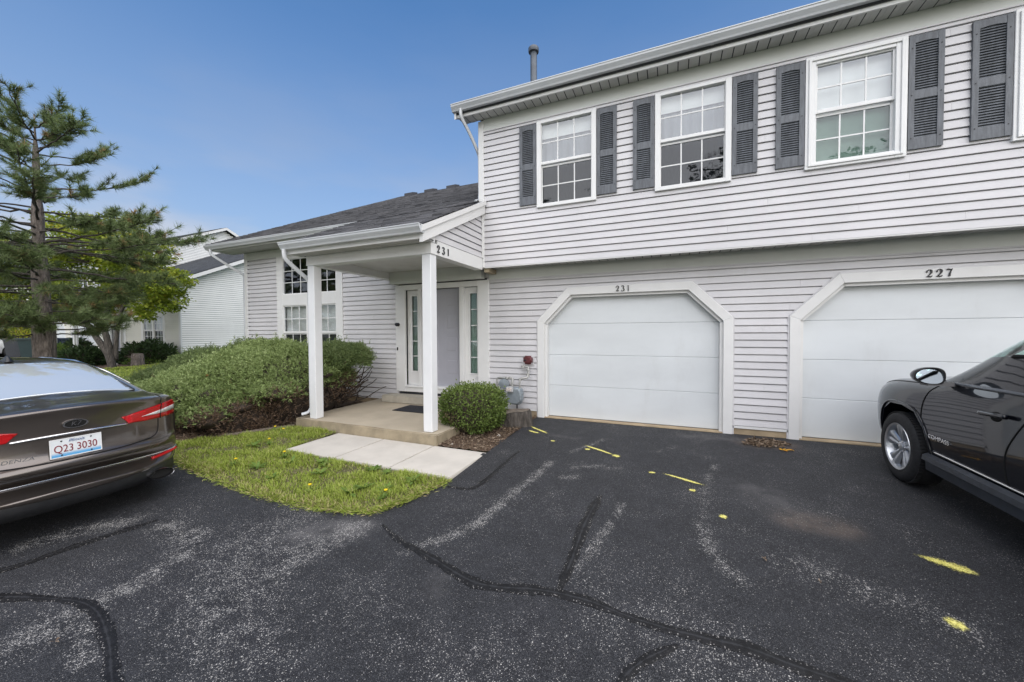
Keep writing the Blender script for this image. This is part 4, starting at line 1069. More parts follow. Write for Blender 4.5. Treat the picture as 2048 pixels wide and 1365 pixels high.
def hit(bvh, o, d):
    loc, nrm, i, dist = bvh.ray_cast(Vector(o), Vector(d))
    return loc, nrm
AX = {'rear': (lambda a, b: ((-2, a, b), (1, 0, 0))), 'left': (lambda a, b: ((a, 3, b), (0, -1, 0))), 'right': (lambda a, b: ((a, -3, b), (0, 1, 0))), 'top': (lambda a, b: ((a, b, 4), (0, 0, -1))), 'front': (lambda a, b: ((8, a, b), (-1, 0, 0)))}
def dirv(org, d): return lambda a, b: (org(a, b), d)

def patch(name, bvh, poly, proj, off, mat, parent, step=0.03, thick=0.004):
    bm = bmesh.new(); f = bm.faces.new([bm.verts.new((a, b, 0)) for a, b in poly]); bmesh.ops.triangulate(bm, faces=[f])
    xs = [p[0] for p in poly]; ys = [p[1] for p in poly]
    for a in np.arange(min(xs) + step, max(xs), step): bmesh.ops.bisect_plane(bm, geom=bm.verts[:] + bm.edges[:] + bm.faces[:], plane_co=(a, 0, 0), plane_no=(1, 0, 0))
    for a in np.arange(min(ys) + step, max(ys), step): bmesh.ops.bisect_plane(bm, geom=bm.verts[:] + bm.edges[:] + bm.faces[:], plane_co=(0, a, 0), plane_no=(0, 1, 0))
    fn = AX[proj] if isinstance(proj, str) else proj
    bad = []; nr = {}
    for v in bm.verts:
        o, d = fn(v.co.x, v.co.y); loc, n = hit(bvh, o, d)
        if loc is None: bad.append(v); continue
        if n.dot(Vector(d)) > 0: n = -n
        v.co = loc + n * off; nr[v] = n
    bmesh.ops.delete(bm, geom=bad, context='VERTS')
    bmesh.ops.recalc_face_normals(bm, faces=bm.faces)
    d = Vector(fn(poly[0][0], poly[0][1])[1])
    if sum((fc.normal.dot(d)) * fc.calc_area() for fc in bm.faces) > 0: bmesh.ops.reverse_faces(bm, faces=bm.faces)
    me = bpy.data.meshes.new(name); bm.to_mesh(me); bm.free()
    o = link(name, me, mat, parent, smooth=True)
    if thick:
        md = o.modifiers.new('t', 'SOLIDIFY'); md.thickness = thick + off; md.offset = -1
    return o

def line_on(name, bvh, pts, proj, rad, off, mat, parent, n=10, flat=1.0, seg=6):
    fn = AX[proj] if isinstance(proj, str) else proj
    out = []
    c = curve([(p[0], p[1], 0) for p in pts], n) if n > 1 else [Vector((p[0], p[1], 0)) for p in pts]
    for p in c:
        o, d = fn(p.x, p.y); loc, nn = hit(bvh, o, d)
        if loc is None: continue
        if nn.dot(Vector(d)) > 0: nn = -nn
        out.append(loc + nn * off)
    if len(out) < 2: return None
    mb = MB(); mb.tube(out, rad, seg); return mb.build(name, mat, parent, smooth=True)

def wheel(parent, x, y, z, r, rim, side, spokes=5, width=0.21, mat=None, name='wheel'):
    """side +1: outer face toward +y"""
    w = empty(name, (x, y, z), parent=parent); s = side
    mb = MB(); hw = width / 2
    prof = [(rim - .005, -hw + .01), (rim + .012, -hw), (r - .045, -hw - .006), (r - .012, -hw + .018), (r, -hw + .05), (r, hw - .05), (r - .012, hw - .018), (r - .045, hw + .006), (rim + .012, hw), (rim - .005, hw - .01)]
    seg = 64; vs = []
    for (rr, h) in prof:
        for k in range(seg): a = 2 * math.pi * k / seg; vs.append((rr * math.cos(a), h * s, rr * math.sin(a)))
    n = len(prof); mb.add(vs, [(i*seg+k, i*seg+(k+1) % seg, ((i+1) % n)*seg+(k+1) % seg, ((i+1) % n)*seg+k) for i in range(n) for k in range(seg)])
    mb.build('tyre', RUBBER, w, auto=50)
    tr = MB()
    for k in range(72):
        a = 2 * math.pi * k / 72; ca, sa = math.cos(a), math.sin(a)
        for h0, h1 in ((-hw + .02, -hw + .062), (hw - .062, hw - .02)):
            b2 = a + .05
            tr.add([(r * ca, h0, r * sa), (r * ca, h1, r * sa), (r * math.cos(b2), h1, r * math.sin(b2)), (r * math.cos(b2), h0, r * math.sin(b2)), ((r+.006) * ca, h0, (r+.006) * sa), ((r+.006) * ca, h1, (r+.006) * sa), ((r+.006) * math.cos(b2), h1, (r+.006) * math.sin(b2)), ((r+.006) * math.cos(b2), h0, (r+.006) * math.sin(b2))],
                   [(4, 5, 6, 7), (0, 1, 5, 4), (1, 2, 6, 5), (2, 3, 7, 6), (3, 0, 4, 7)])
    o = tr.build('tread_blocks', RUBBER, w); o['kind'] = 'stuff'
    mb = MB(); vs = []; prof = [(rim - .012, -hw + .02), (rim + .008, hw - .004), (rim + .004, hw + .004), (rim - .012, hw - .002), (rim - .03, hw - .05), (rim - .045, -hw + .03)]
    for (rr, h) in prof:
        for k in range(seg): a = 2 * math.pi * k / seg; vs.append((rr * math.cos(a), h * s, rr * math.sin(a)))
    n = len(prof); mb.add(vs, [(i*seg+k, i*seg+(k+1) % seg, ((i+1) % n)*seg+(k+1) % seg, ((i+1) % n)*seg+k) for i in range(n) for k in range(seg)])
    rimo = mb.build('rim', ALLOY, w, auto=40)
    mb = MB(); mb.lathe([(0.0, -.02), (rim - .02, -.02), (rim - .02, -.01), (0.0, -.01)], (0, 0, 0), 'y', 32); mb.build('brake_disc', PLASTIC, w)
    yo = (hw - .012) * s; yi = (hw - .055) * s
    for k in range(spokes):
        a0 = 2 * math.pi * (k + .25) / spokes
        sp = MB(); rows = []
        for (rr, w0, yy) in ((.040, .028, yi + .012 * s), (.085, .040, yi + .02 * s), (.14, .062, yo - .012 * s), (rim - .022, .092, yo - .004 * s), (rim - .006, .098, yo - .006 * s)):
            row = []
            for u, dy in ((-1, -.022), (-.72, 0), (-.12, -.002), (0.0, -.012), (.12, -.002), (.72, 0), (1, -.022)):
                px, pz = rr, u * w0
                row.append((px * math.cos(a0) - pz * math.sin(a0), yy + dy * s, px * math.sin(a0) + pz * math.cos(a0)))
            rows.append(row)
        vs = [p for r_ in rows for p in r_]; q = 7
        sp.add(vs, [(i*q+j, i*q+j+1, (i+1)*q+j+1, (i+1)*q+j) for i in range(len(rows)-1) for j in range(q-1)])
        sp.build('spoke', ALLOY, w, smooth=True)
    mb = MB(); mb.lathe([(.06, 0), (.06, .012), (.034, .018), (.032, .030), (.0, .033)], (0, 0, 0), 'y', 24)
    mb.v = [(x_, (yi + y_ * s) , z_) for x_, y_, z_ in mb.v]; mb.build('hub_cap', ALLOY, w, auto=40)
    mb = MB()
    for k in range(5):
        a = 2 * math.pi * (k + .5) / 5; mb.lathe([(.008, 0), (.008, .01), (.004, .012)], (.045 * math.cos(a), 0, .045 * math.sin(a)), 'y', 8)
    mb.v = [(x_, yi + (.010 + y_) * s, z_) for x_, y_, z_ in mb.v]; mb.build('lug_nuts', CHROME, w)
    return w

def sec(x, zb, wb, zr, wr, zm, wm, zs, ws, zg, wg, wt, zt, zq=None, wq=None):
    """half section: bottom, rocker, widest, shoulder, greenhouse base, roof edge, roof"""
    if zq is None: zq, wq = (zg + zt) / 2, (wg + wt) / 2 + .02
    return [(x, 0, zb), (x, wb * .6, zb), (x, wb, zb), (x, wr, zr), (x, wm, zm), (x, ws, zs), (x, wg, zg), (x, wq, zq), (x, wt, zt - .035), (x, wt * .62, zt - .004), (x, 0, zt + .012)]

# ---- brown sedan -------------------------------------------------
def sedan_body():
    st = []
    # x, zb, wb, zr, wr, zm, wm, zs, ws, zg, wg, wt, zt
    rows = [(0.000, .43, .60, .46, .70, .50, .78, .56, .78, .585, .74, .60, .600),
            (0.004, .39, .70, .44, .80, .50, .87, .60, .86, .635, .83, .66, .648),
            (0.020, .365, .74, .42, .84, .50, .90, .63, .885, .655, .85, .68, .664),
            (0.070, .355, .76, .41, .85, .52, .91, .67, .89, .675, .84, .70, .684),
            (0.080, .35, .76, .40, .86, .53, .915, .78, .885, .83, .835, .70, .86),
            (0.066, .345, .77, .40, .86, .53, .918, .88, .875, .97, .825, .70, 1.03),
            (0.030, .34, .77, .40, .86, .53, .920, .92, .87, 1.02, .82, .70, 1.085),
            (0.060, .335, .78, .39, .87, .53, .922, .93, .87, 1.03, .82, .70, 1.105),
            (0.200, .31, .80, .37, .88, .54, .925, .94, .875, 1.035, .82, .69, 1.118),
            (0.460, .25, .82, .30, .89, .55, .928, .95, .88, 1.03, .80, .66, 1.135),
            (0.620, .24, .83, .29, .89, .55, .928, .95, .88, 1.03, .79, .655, 1.165),
            (1.050, .22, .84, .27, .89, .55, .926, .95, .875, 1.02, .80, .615, 1.335),
            (1.420, .21, .85, .26, .89, .55, .925, .95, .87, 1.01, .81, .58, 1.435),
            (1.600, .21, .85, .26, .89, .55, .925, .95, .87, 1.005, .815, .58, 1.458),
            (2.200, .20, .85, .25, .89, .55, .925, .94, .87, .995, .82, .585, 1.475),
            (2.900, .20, .85, .25, .89, .55, .925, .93, .87, .985, .82, .57, 1.425),
            (3.350, .20, .85, .25, .89, .55, .925, .91, .87, .965, .81, .60, 1.245),
            (3.780, .20, .84, .25, .89, .55, .925, .89, .87, .945, .79, .64, 1.04),
            (4.100, .20, .83, .26, .88, .55, .92, .85, .87, .90, .78, .62, .985),
            (4.500, .20, .80, .27, .86, .54, .90, .78, .85, .83, .76, .60, .915),
            (4.780, .22, .72, .30, .80, .52, .84, .68, .80, .73, .72, .55, .80),
            (4.900, .26, .60, .34, .68, .50, .72, .60, .69, .64, .62, .48, .68),
            (4.930, .32, .5, .38, .56, .49, .6, .55, .58, .58, .52, .4, .60)]
    for r in rows:
        s = sec(*r)
        bow = lambda p: (p[0] + (.50 * (abs(p[1]) / .92) ** 3.4 * max(0, 1 - p[0] / .95) if p[0] < .95 else (-.55 * (abs(p[1]) / .92) ** 3.2 * max(0, (p[0] - 4.0) / .93) if p[0] > 4.0 else 0)), p[1], p[2])
        st.append([bow(p) for p in s])
    cuts = [cutter(1.10, .325, .375, y0, y1) for y0, y1 in ((.66, 1.2), (-1.2, -.66))] + [cutter(3.94, .325, .375, y0, y1) for y0, y1 in ((.66, 1.2), (-1.2, -.66))]
    return loft(st, mat=P_BROWN, cuts=cuts)
SED_ME, SED_BVH = sedan_body()

def text_mesh(txt, size, ext, name, mat, parent, M4, shear=0.0, align='CENTER', xs=1.0):
    cu = bpy.data.curves.new('t', 'FONT'); cu.body = txt; cu.size = size; cu.extrude = ext; cu.align_x = align; cu.align_y = 'CENTER'; cu.shear = shear
    o = bpy.data.objects.new('t', cu); COL.objects.link(o)
    dg = bpy.context.evaluated_depsgraph_get(); dg.update()
    me = bpy.data.meshes.new_from_object(o.evaluated_get(dg)); bpy.data.objects.remove(o); bpy.data.curves.remove(cu)
    me.transform(M4 @ Matrix.Diagonal((xs, 1, 1, 1)))
    me.materials.clear(); me.materials.append(mat)
    return link(name, me, None, parent)

def build_sedan(loc, rz, label, paintm=None, plate=True):
    c = empty('sedan', loc, rz); tag(c, label, 'car')
    body = link('body', SED_ME if paintm is None else SED_ME.copy(), None, c)
    if paintm is not None: body.data.materials[0] = paintm
    B = SED_BVH
    # glass
    rg = [(-.60, .60), (-.615, .64), (-.50, 1.34), (-.46, 1.385), (.46, 1.385), (.50, 1.34), (.615, .64), (.60, .60)]
    patch('rear_window', B, [(b, a) for a, b in rg], 'top', .004, CGLASS_R, c, .06)
    edge = [(b, a) for a, b in rg] + [(rg[0][1], rg[0][0])]
    line_on('window_seal', B, edge, 'top', .007, .004, PLASTIC, c, 1)
    ws = [(2.98, -.50), (3.70, -.66), (3.72, 0), (3.70, .66), (2.98, .50)]
    patch('windscreen', B, ws, 'top', .004, CGLASS, c, .08)
    for side, nm in ((1, 'left'), (-1, 'right')):
        sg = [(.98, 1.045), (1.30, 1.20), (1.62, 1.335), (2.20, 1.375), (2.80, 1.33), (3.10, 1.21), (3.45, 1.03), (2.2, 1.035)]
        pr = (lambda s: (lambda a, b: ((a, 3 * s, b + .5), (0, -s, -.167))))(side)
        patch('side_window', B, sg, pr, .003, CGLASS, c, .06)
        line_on('window_trim', B, sg + sg[:1], pr, .010, .004, CHROME, c, 1)
        line_on('door_gap', B, [(2.12, .98), (2.10, .60), (2.06, .30)], nm, .005, .0, GAP, c, 6)
        line_on('door_gap', B, [(3.18, .95), (3.20, .60), (3.16, .30)], nm, .005, .0, GAP, c, 6)
        for hx in (1.30, 2.25): line_on('door_handle', B, [(hx, .86), (hx + .2, .865)], nm, .014, .018, CHROME, c, 4)
        loc_, n_ = hit(B, (3.05, 3 * side, 1.0), (0, -side, 0))
        mb = MB(); mb.lathe([(.02, -.03), (.075, -.02), (.085, .03), (.06, .07), (.02, .085)], (0, 0, 0), 'x', 20); mb.v = [(x * 1.0 + 3.02, (.86 + .13) * side + y * 1.25, z * .85 + 1.05) for x, y, z in mb.v]
        mb.build('wing_mirror', body.data.materials[0], c, auto=50)
    # tail lamps: red lens, clear band, dark edge
    for s in (1, -1):
        out = [(.305, .940), (.36, .872), (.50, .862), (.70, .856), (.895, .852), (.900, .90), (.893, .955), (.870, 1.0), (.80, 1.012), (.66, 1.000), (.50, .975), (.36, .950)]
        lp = patch('tail_lamp', B, [(a * s, b) for a, b in out], 'rear', .010, RED, c, .03)
        cl = [(.46, .912), (.60, .905), (.895, .906), (.893, .955), (.75, .952), (.58, .932)]
        patch('clear_lens', B, [(a * s, b) for a, b in cl], 'rear', .014, LAMPW, lp, .03)
        line_on('lamp_seam', B, [(.640 * s, .852), (.648 * s, 1.01)], 'rear', .004, .014, GAP, lp, 4)
        line_on('bumper_reflector', B, [(.57 * s, .452), (.70 * s, .462), (.84 * s, .480)], 'rear', .017, .004, RED, c, 6)
        # lid shut lines
        line_on('trunk_gap', B, [(.655 * s, 1.085), (.65 * s, 1.01)], 'rear', .0045, .001, GAP, c, 5)
        line_on('trunk_gap', B, [(.63 * s, .85), (.625 * s, .76), (.60 * s, .705), (.54 * s, .680)], 'rear', .0045, .001, GAP, c, 6)
        mb = MB(); n = 28
        ring_o = [(.105 * math.cos(2*math.pi*k/n), .048 * math.sin(2*math.pi*k/n)) for k in range(n)]
        vs = []
        for (f, dx) in ((1.0, .06), (1.03, -.004), (1.0, -.010), (.94, -.004), (.90, .06)):
            for (a, b) in ring_o: vs.append((.085 + dx, .585 * s + a * f, .315 + b * f))
        mb.add(vs, [(i*n+k, i*n+(k+1) % n, (i+1)*n+(k+1) % n, (i+1)*n+k) for i in range(4) for k in range(n)])
        ex = mb.build('exhaust_tip', DCHROME, c, auto=50)
        mb = MB(); mb.add([(.115, .585 * s + a * .9, .315 + b * .9) for a, b in ring_o], [list(range(n))]); mb.build('exhaust_core', GAP, ex)
        hl = [(.52 * s, .70), (.80 * s, .72), (.84 * s, .78), (.74 * s, .82), (.55 * s, .76)]
        patch('headlamp', B, hl, 'front', .006, LAMPW, c, .05)
    line_on('trunk_chrome', B, [(-.345, .868), (-.2, .874), (0, .877), (.2, .874), (.345, .868)], 'rear', .011, .006, CHROME, c, 6)
    line_on('bumper_chrome', B, [(-.86, .492), (-.70, .480), (-.40, .478), (0, .478), (.40, .478), (.70, .480), (.86, .492)], 'rear', .013, .003, CHROME, c, 6)
    line_on('lid_gap', B, [(-.54, .680), (-.3, .668), (0, .667), (.3, .668), (.54, .680)], 'rear', .007, .000, GAP, c, 6)
    val = [(-.80, .345), (-.5, .33), (0, .33), (.5, .33), (.80, .345)]
    mb = MB(); pts = []
    n = 24
    for k in range(n + 1):
        y = -.78 + 1.56 * k / n; xx = .04 + .42 * (abs(y) / .92) ** 3.4
        pts.append([(xx + .01, y, .40), (xx, y, .33), (xx + .03, y, .26), (xx + .14, y, .235)])
    vs = [p for r_ in pts for p in r_]; mb.add(vs, [(i*4+j, i*4+j+1, (i+1)*4+j+1, (i+1)*4+j) for i in range(n) for j in range(3)])
    mb.build('rear_valance', PLASTIC, c, smooth=True)
    # emblem: chrome ring, dark oval, monogram
    l0, n0 = hit(B, (-2, 0, .955), (1, 0, 0)); ex0 = l0.x - .006
    if plate:
        mb = MB(); mb.lathe([(.062, .0), (.062, .008), (.052, .008), (.052, 0)], (0, 0, 0), 'x', 32); mb.v = [(ex0 - x, y * 1.25, .955 + z * .58) for x, y, z in mb.v]; em = mb.build('emblem', CHROME, c, auto=40)
        mb = MB(); mb.lathe([(.0, .005), (.052, .005), (.052, .0)], (0, 0, 0), 'x', 32); mb.v = [(ex0 - x, y * 1.25, .955 + z * .58) for x, y, z in mb.v]; mb.build('emblem_field', GAP, em)
        MR = Matrix.Translation((ex0 - .007, 0, .955)) @ Matrix.Rotation(R(-90), 4, 'Z') @ Matrix.Rotation(R(90), 4, 'X')
        text_mesh('K7', .052, .0015, 'emblem_letters', CHROME, em, MR, .25)
        l1, n1 = hit(B, (-2, .37, .715), (1, 0, 0))
        text_mesh('CADENZA', .040, .002, 'model_lettering', CHROME, c, Matrix.Translation((l1.x - .006, .345, .722)) @ Matrix.Rotation(R(-90 - 9), 4, 'Z') @ Matrix.Rotation(R(90), 4, 'X'), .15, xs=1.25)
        # licence plate
        lp_, n_ = hit(B, (-2, 0, .765), (1, 0, 0)); px = lp_.x - .016
        m, t, b = nt('plate_face'); g = t.nodes.new('ShaderNodeTexCoord'); sp = t.nodes.new('ShaderNodeSeparateXYZ'); L(t, g.outputs['Object'], sp.inputs[0])
        n2 = noise(t, pos(t), 30, 4)
        L(t, mixc(t, ramp(t, sp.outputs['Z'], -.030, -.062), mixc(t, ramp(t, n2, .4, .7, 0, .25), (.70, .73, .74), (.55, .60, .63)), (.10, .36, .66)), b.inputs['Base Color']); b.inputs['Roughness'].default_value = .35
        pl = empty('license_plate', (px, 0, .765), 0, c); pl.rotation_euler = (0, R(4), 0)
        mb = MB(); mb.box(-.003, .003, -.152, .152, -.076, .076); bo = mb.build('plate_blank', m, pl); bevel(bo, .002)
        mb = MB(); ring2 = []
        for (w, h, dx) in ((.154, .078, .002), (.154, .078, -.005), (.147, .071, -.005)): ring2.append([(dx, y * w, z * h) for y, z in ((-1, -1), (1, -1), (1, 1), (-1, 1))])
        mb.add([p for r_ in ring2 for p in r_], [(i*4+k, i*4+(k+1) % 4, i*4+4+(k+1) % 4, i*4+4+k) for i in range(2) for k in range(4)]); mb.build('plate_frame', VINYL, pl)
        MB_ = Matrix.Translation((-.005, 0, 0)) @ Matrix.Rotation(R(-90), 4, 'Z') @ Matrix.Rotation(R(90), 4, 'X')
        rd = paint('plate_red', (.20, .015, .025), .5, .1, 10); bl = paint('plate_blue', (.02, .06, .20), .5, .1, 10)
        text_mesh('Q23', .086, .001, 'plate_characters', rd, pl, MB_ @ Matrix.Translation((-.075, -.008, 0)), xs=.74)
        text_mesh('3030', .086, .001, 'plate_characters', rd, pl, MB_ @ Matrix.Translation((.062, -.008, 0)), xs=.74)
        text_mesh('Illinois', .034, .001, 'plate_lettering', bl, pl, MB_ @ Matrix.Translation((0, .054, 0)), .3, xs=1.1)
        for y, z in ((-.088, .058), (.088, .058), (-.088, -.058), (.088, -.058)):
            mb = MB(); mb.lathe([(.006, 0), (.006, -.004), (.002, -.006)], (-.003, y, z), 'x', 10); mb.build('plate_screw', BLACK, pl)
    # antenna fin, lid lip highlight crease
    mb = MB(); l2, n2_ = hit(B, (1.52, 0, 4), (0, 0, -1)); z0 = l2.z - .004
    sec_ = [(1.44, .030, 0), (1.47, .026, .045), (1.50, .016, .062), (1.56, .018, .035), (1.66, .020, .008)]
    vs = []
    for x, w, h in sec_: vs += [(x, -w, z0), (x, -w * .45, z0 + h), (x, 0, z0 + h + .006), (x, w * .45, z0 + h), (x, w, z0)]
    mb.add(vs, [(i*5+j, i*5+j+1, (i+1)*5+j+1, (i+1)*5+j) for i in range(4) for j in range(4)]); mb.build('antenna_fin', PLASTIC, c, smooth=True)
    for x in (1.10, 3.94):
        for s in (1, -1):
            wheel(c, x, .80 * s, .325, .325, .215, s, 5)
            mb = MB(); mb.lathe([(.37, .66 * s), (.37, .67 * s), (.30, .60 * s)], (x, 0, .325), 'y', 32); mb.build('wheel_well', GAP, c)
    return c
sedan = build_sedan((-3.80, -4.66, -0.25), R(180), 'brown metallic sedan with a license plate, seen from behind on the left')

# ---- black compact SUV -------------------------------------------
def suv_body():
    rows = [(0.00, .50, .60, .54, .70, .64, .76, .74, .76, .80, .72, .60, .84),
            (0.05, .40, .70, .46, .82, .66, .86, .90, .84, 1.00, .80, .62, 1.05),
            (0.12, .36, .74, .42, .85, .66, .88, .96, .86, 1.05, .81, .60, 1.35),
            (0.28, .34, .76, .40, .86, .66, .885, .98, .865, 1.06, .82, .60, 1.56),
            (0.60, .32, .78, .38, .86, .66, .885, .98, .865, 1.06, .825, .62, 1.625),
            (1.20, .26, .80, .36, .855, .62, .878, .96, .860, 1.045, .825, .63, 1.65),
            (1.80, .24, .80, .35, .850, .60, .872, .95, .855, 1.035, .825, .63, 1.645),
            (2.15, .24, .80, .35, .850, .60, .872, .95, .855, 1.03, .825, .63, 1.615),
            (2.50, .24, .80, .35, .850, .60, .875, .95, .855, 1.025, .825, .625, 1.47),
            (2.80, .24, .80, .35, .852, .60, .878, .95, .858, 1.02, .82, .66, 1.25),
            (3.02, .24, .80, .36, .858, .62, .885, .94, .862, 1.005, .81, .70, 1.085),
            (3.16, .25, .80, .36, .862, .66, .892, .93, .868, .995, .805, .69, 1.055),
            (3.45, .26, .80, .37, .865, .70, .896, .92, .872, .985, .80, .66, 1.05),
            (3.80, .27, .78, .38, .860, .70, .890, .89, .866, .96, .785, .62, 1.03),
            (4.10, .28, .74, .38, .830, .66, .855, .84, .835, .91, .755, .58, .985),
            (4.28, .30, .68, .40, .76, .62, .785, .78, .77, .85, .70, .52, .92),
            (4.36, .34, .60, .42, .68, .60, .70, .72, .69, .78, .64, .48, .84),
            (4.39, .40, .5, .46, .56, .58, .58, .66, .57, .70, .54, .4, .74)]
    st = []
    for r in rows:
        s = sec(*r)
        st.append([(p[0] + (-.36 * (abs(p[1]) / .89) ** 3.2 * max(0, (p[0] - 3.75) / .64) if p[0] > 3.75 else 0), p[1], p[2]) for p in s])
    cuts = []
    for x in (.75, 3.385):
        for y0, y1 in ((.55, 1.3), (-1.3, -.55)):
            mb = MB()
            ph = [(-.44, .05), (-.43, .40), (-.36, .60), (-.22, .735), (-.02, .765), (.18, .755), (.31, .67), (.385, .48), (.40, .05)]
            mb.prism([(x + a, b) for a, b in ph], 'y', y0, y1); me = mb.mesh('cut'); o = bpy.data.objects.new('tmp_cut', me); COL.objects.link(o)
            md = None; cuts.append(o)
    return loft(st, mat=P_BLACK, cuts=cuts)
SUV_ME, SUV_BVH = suv_body()
SUV_FW = [(2.80, 1.075), (2.68, 1.155), (2.49, 1.295), (2.29, 1.42), (2.08, 1.505), (1.92, 1.535), (1.92, 1.10), (2.3, 1.09)]
SUV_RW = [(1.86, 1.09), (1.86, 1.525), (1.50, 1.545), (1.05, 1.53), (1.02, 1.12)]
SUV_WS = [(2.26, -.58), (2.95, -.715), (3.0, 0), (2.95, .715), (2.26, .58), (2.20, 0)]
CAR_CLEAR = glass('car_glass_clear', 0.16, (0.82, 0.92, 0.89))
def cut_openings(me):
    # open the window apertures in the shell so that the cabin shows through the glass
    bm = bmesh.new(); bm.from_mesh(me)
    for poly, kind in ((SUV_FW, 1), (SUV_FW, -1), (SUV_RW, 1), (SUV_RW, -1), (SUV_WS, 0)):
        k = .30
        def ab(c): return (c.x, c.z - k * kind * c.y) if kind else (c.x, c.y)
        x0, x1 = min(p[0] for p in poly) - .12, max(p[0] for p in poly) + .12
        def near(f):
            c = f.calc_center_median()
            return x0 < c.x < x1 and c.z > .98 and (c.y * kind > .35 if kind else f.normal.z > .15)
        n = len(poly)
        for i in range(n):
            (a1, b1), (a2, b2) = poly[i], poly[(i + 1) % n]; na, nb = (b2 - b1), -(a2 - a1)
            fs = [f for f in bm.faces if near(f)]; g_ = list({v for f in fs for v in f.verts}) + list({e for f in fs for e in f.edges}) + fs
            if kind: bmesh.ops.bisect_plane(bm, geom=g_, plane_co=(a1, 0, b1), plane_no=(na, -k * kind * nb, nb))
            else: bmesh.ops.bisect_plane(bm, geom=g_, plane_co=(a1, b1, 0), plane_no=(na, nb, 0))
        dl = []
        for f in bm.faces:
            if not near(f): continue
            a, b = ab(f.calc_center_median())
            if in_poly(np.array([a]), np.array([b]), poly)[0]: dl.append(f)
        bmesh.ops.delete(bm, geom=dl, context='FACES')
    bm.to_mesh(me); bm.free()
cut_openings(SUV_ME)
def build_suv(loc, rz):
    c = empty('suv', loc, rz); tag(c, 'black compact SUV parked nose-in at the right-hand garage door', 'car')
    body = link('body', SUV_ME, None, c); B = SUV_BVH
    for s, nm in ((1, 'left'), (-1, 'right')):
        pr = (lambda s: (lambda a, b: ((a, 3 * s, b + .9), (0, -s, -.30))))(s)
        fw = SUV_FW
        fg = patch('front_side_window', B, fw, pr, .003, CAR_CLEAR, c, .05); line_on('window_seal', B, fw + fw[:1], pr, .016, .004, GAP, c, 1)
        rw_ = SUV_RW
        patch('rear_side_window', B, rw_, pr, .003, CAR_CLEAR, c, .05); line_on('window_seal', B, rw_ + rw_[:1], pr, .011, .004, PLASTIC, c, 1)
        qw = [(.95, 1.14), (.98, 1.52), (.60, 1.49), (.42, 1.20)]
        patch('quarter_window', B, qw, pr, .003, CGLASS, c, .05)
        line_on('belt_molding', B, [(2.76, 1.052), (2.3, 1.062), (1.9, 1.068), (1.0, 1.10)], nm, .015, .008, BELT, c, 8)
        # panel gaps
        line_on('door_gap', B, [(2.93, 1.02), (3.02, .94), (3.06, .80), (3.05, .66), (3.00, .50), (2.90, .37)], nm, .006, -.001, GAP, c, 8)
        line_on('door_gap', B, [(1.90, 1.055), (1.96, .95), (2.06, .80), (2.13, .66), (2.14, .52), (2.10, .37)], nm, .006, -.001, GAP, c, 8)
        line_on('door_gap', B, [(.98, 1.08), (1.02, .9), (1.14, .76), (1.17, .6), (1.10, .37)], nm, .006, -.001, GAP, c, 8)
        line_on('hood_gap', B, [(2.93, .78), (3.4, .79), (3.9, .755), (4.2, .68)], (lambda s: (lambda a, b: ((a, b * s, 4), (0, 0, -1))))(s), .006, -.001, GAP, c, 8)
        # grey sill cladding with a step edge
        sl = MB(); n = 20; rowsx = []
        for k in range(n + 1):
            x = 1.14 + (2.98 - 1.14) * k / n
            rowsx.append([(x, .862 * s, .405), (x, .900 * s, .385), (x, .905 * s, .345), (x, .880 * s, .33), (x, .875 * s, .255), (x, .80 * s, .225)])
        vs = [p for r_ in rowsx for p in r_]; sl.add(vs, [(i*6+j, i*6+j+1, (i+1)*6+j+1, (i+1)*6+j) for i in range(n) for j in range(5)] + [list(range(6)), list(range(n*6, n*6+6))])
        sl.build('sill_cladding', CLAD, c, auto=30)
        line_on('sill_highlight', B, [(1.16, .425), (2.0, .425), (2.96, .435)], nm, .008, .004, CHROME, c, 6)
        # handles with recess
        for hx in (2.11, 1.16):
            loc_, n_ = hit(B, (hx + .13, 3 * s, .895), (0, -s, 0))
            dd = [(hx + .13 + .055 * math.cos(2*math.pi*k/20), .882 + .035 * math.sin(2*math.pi*k/20)) for k in range(20)]
            cup = patch('handle_recess', B, dd, nm, .0015, GAP, c, .03, .001)
            line_on('door_handle', B, [(hx, .90), (hx + .06, .898), (hx + .15, .892), (hx + .23, .888)], nm, .017, .030, P_BLACK, c, 5)
        # wheel-arch lip
        for x in (.75, 3.385):
            ph = [(-.445, .22), (-.435, .40), (-.37, .61), (-.225, .748), (-.02, .778), (.185, .768), (.32, .68), (.395, .48), (.41, .25)]
            line_on('arch_lip', B, [(x + a * 1.02, b + .006) for a, b in ph], nm, .012, .002, P_BLACK, c, 6)
            mb = MB(); mb.prism([(x + a * 1.0, b) for a, b in [(-.44, .12), (-.43, .40), (-.36, .60), (-.22, .735), (-.02, .765), (.18, .755), (.31, .67), (.385, .48), (.40, .12)]], 'y', .56 * s, .58 * s); mb.build('wheel_well', GAP, c)
            wheel(c, x, .79 * s, .345, .340, .222, s, 5, .225)
        # mirror: shell, dark rim, glass facing back
        def mpt(a, b): return a, b
        out = []; n = 28
        for k in range(n):                                   # rounded outer end, squarer inner end
            a = 2 * math.pi * k / n; ca, sa = math.cos(a), math.sin(a)
            e = 2.6 if ca < 0 else 2.0
            yy = .100 * math.copysign(abs(ca) ** (2 / e), ca); zz = .072 * math.copysign(abs(sa) ** (2 / e), sa) * (1 - .12 * ca)
            out.append((yy, zz))
        mc = (2.72, .985, 1.115)
        mb = MB(); vs = []
        for f, dx in ((1.0, 0), (1.03, .02), (.98, .06), (.80, .10), (.45, .125), (.05, .13)): vs += [(mc[0] + dx, (mc[1] + yy * f) * s, mc[2] + zz * f) for yy, zz in out]
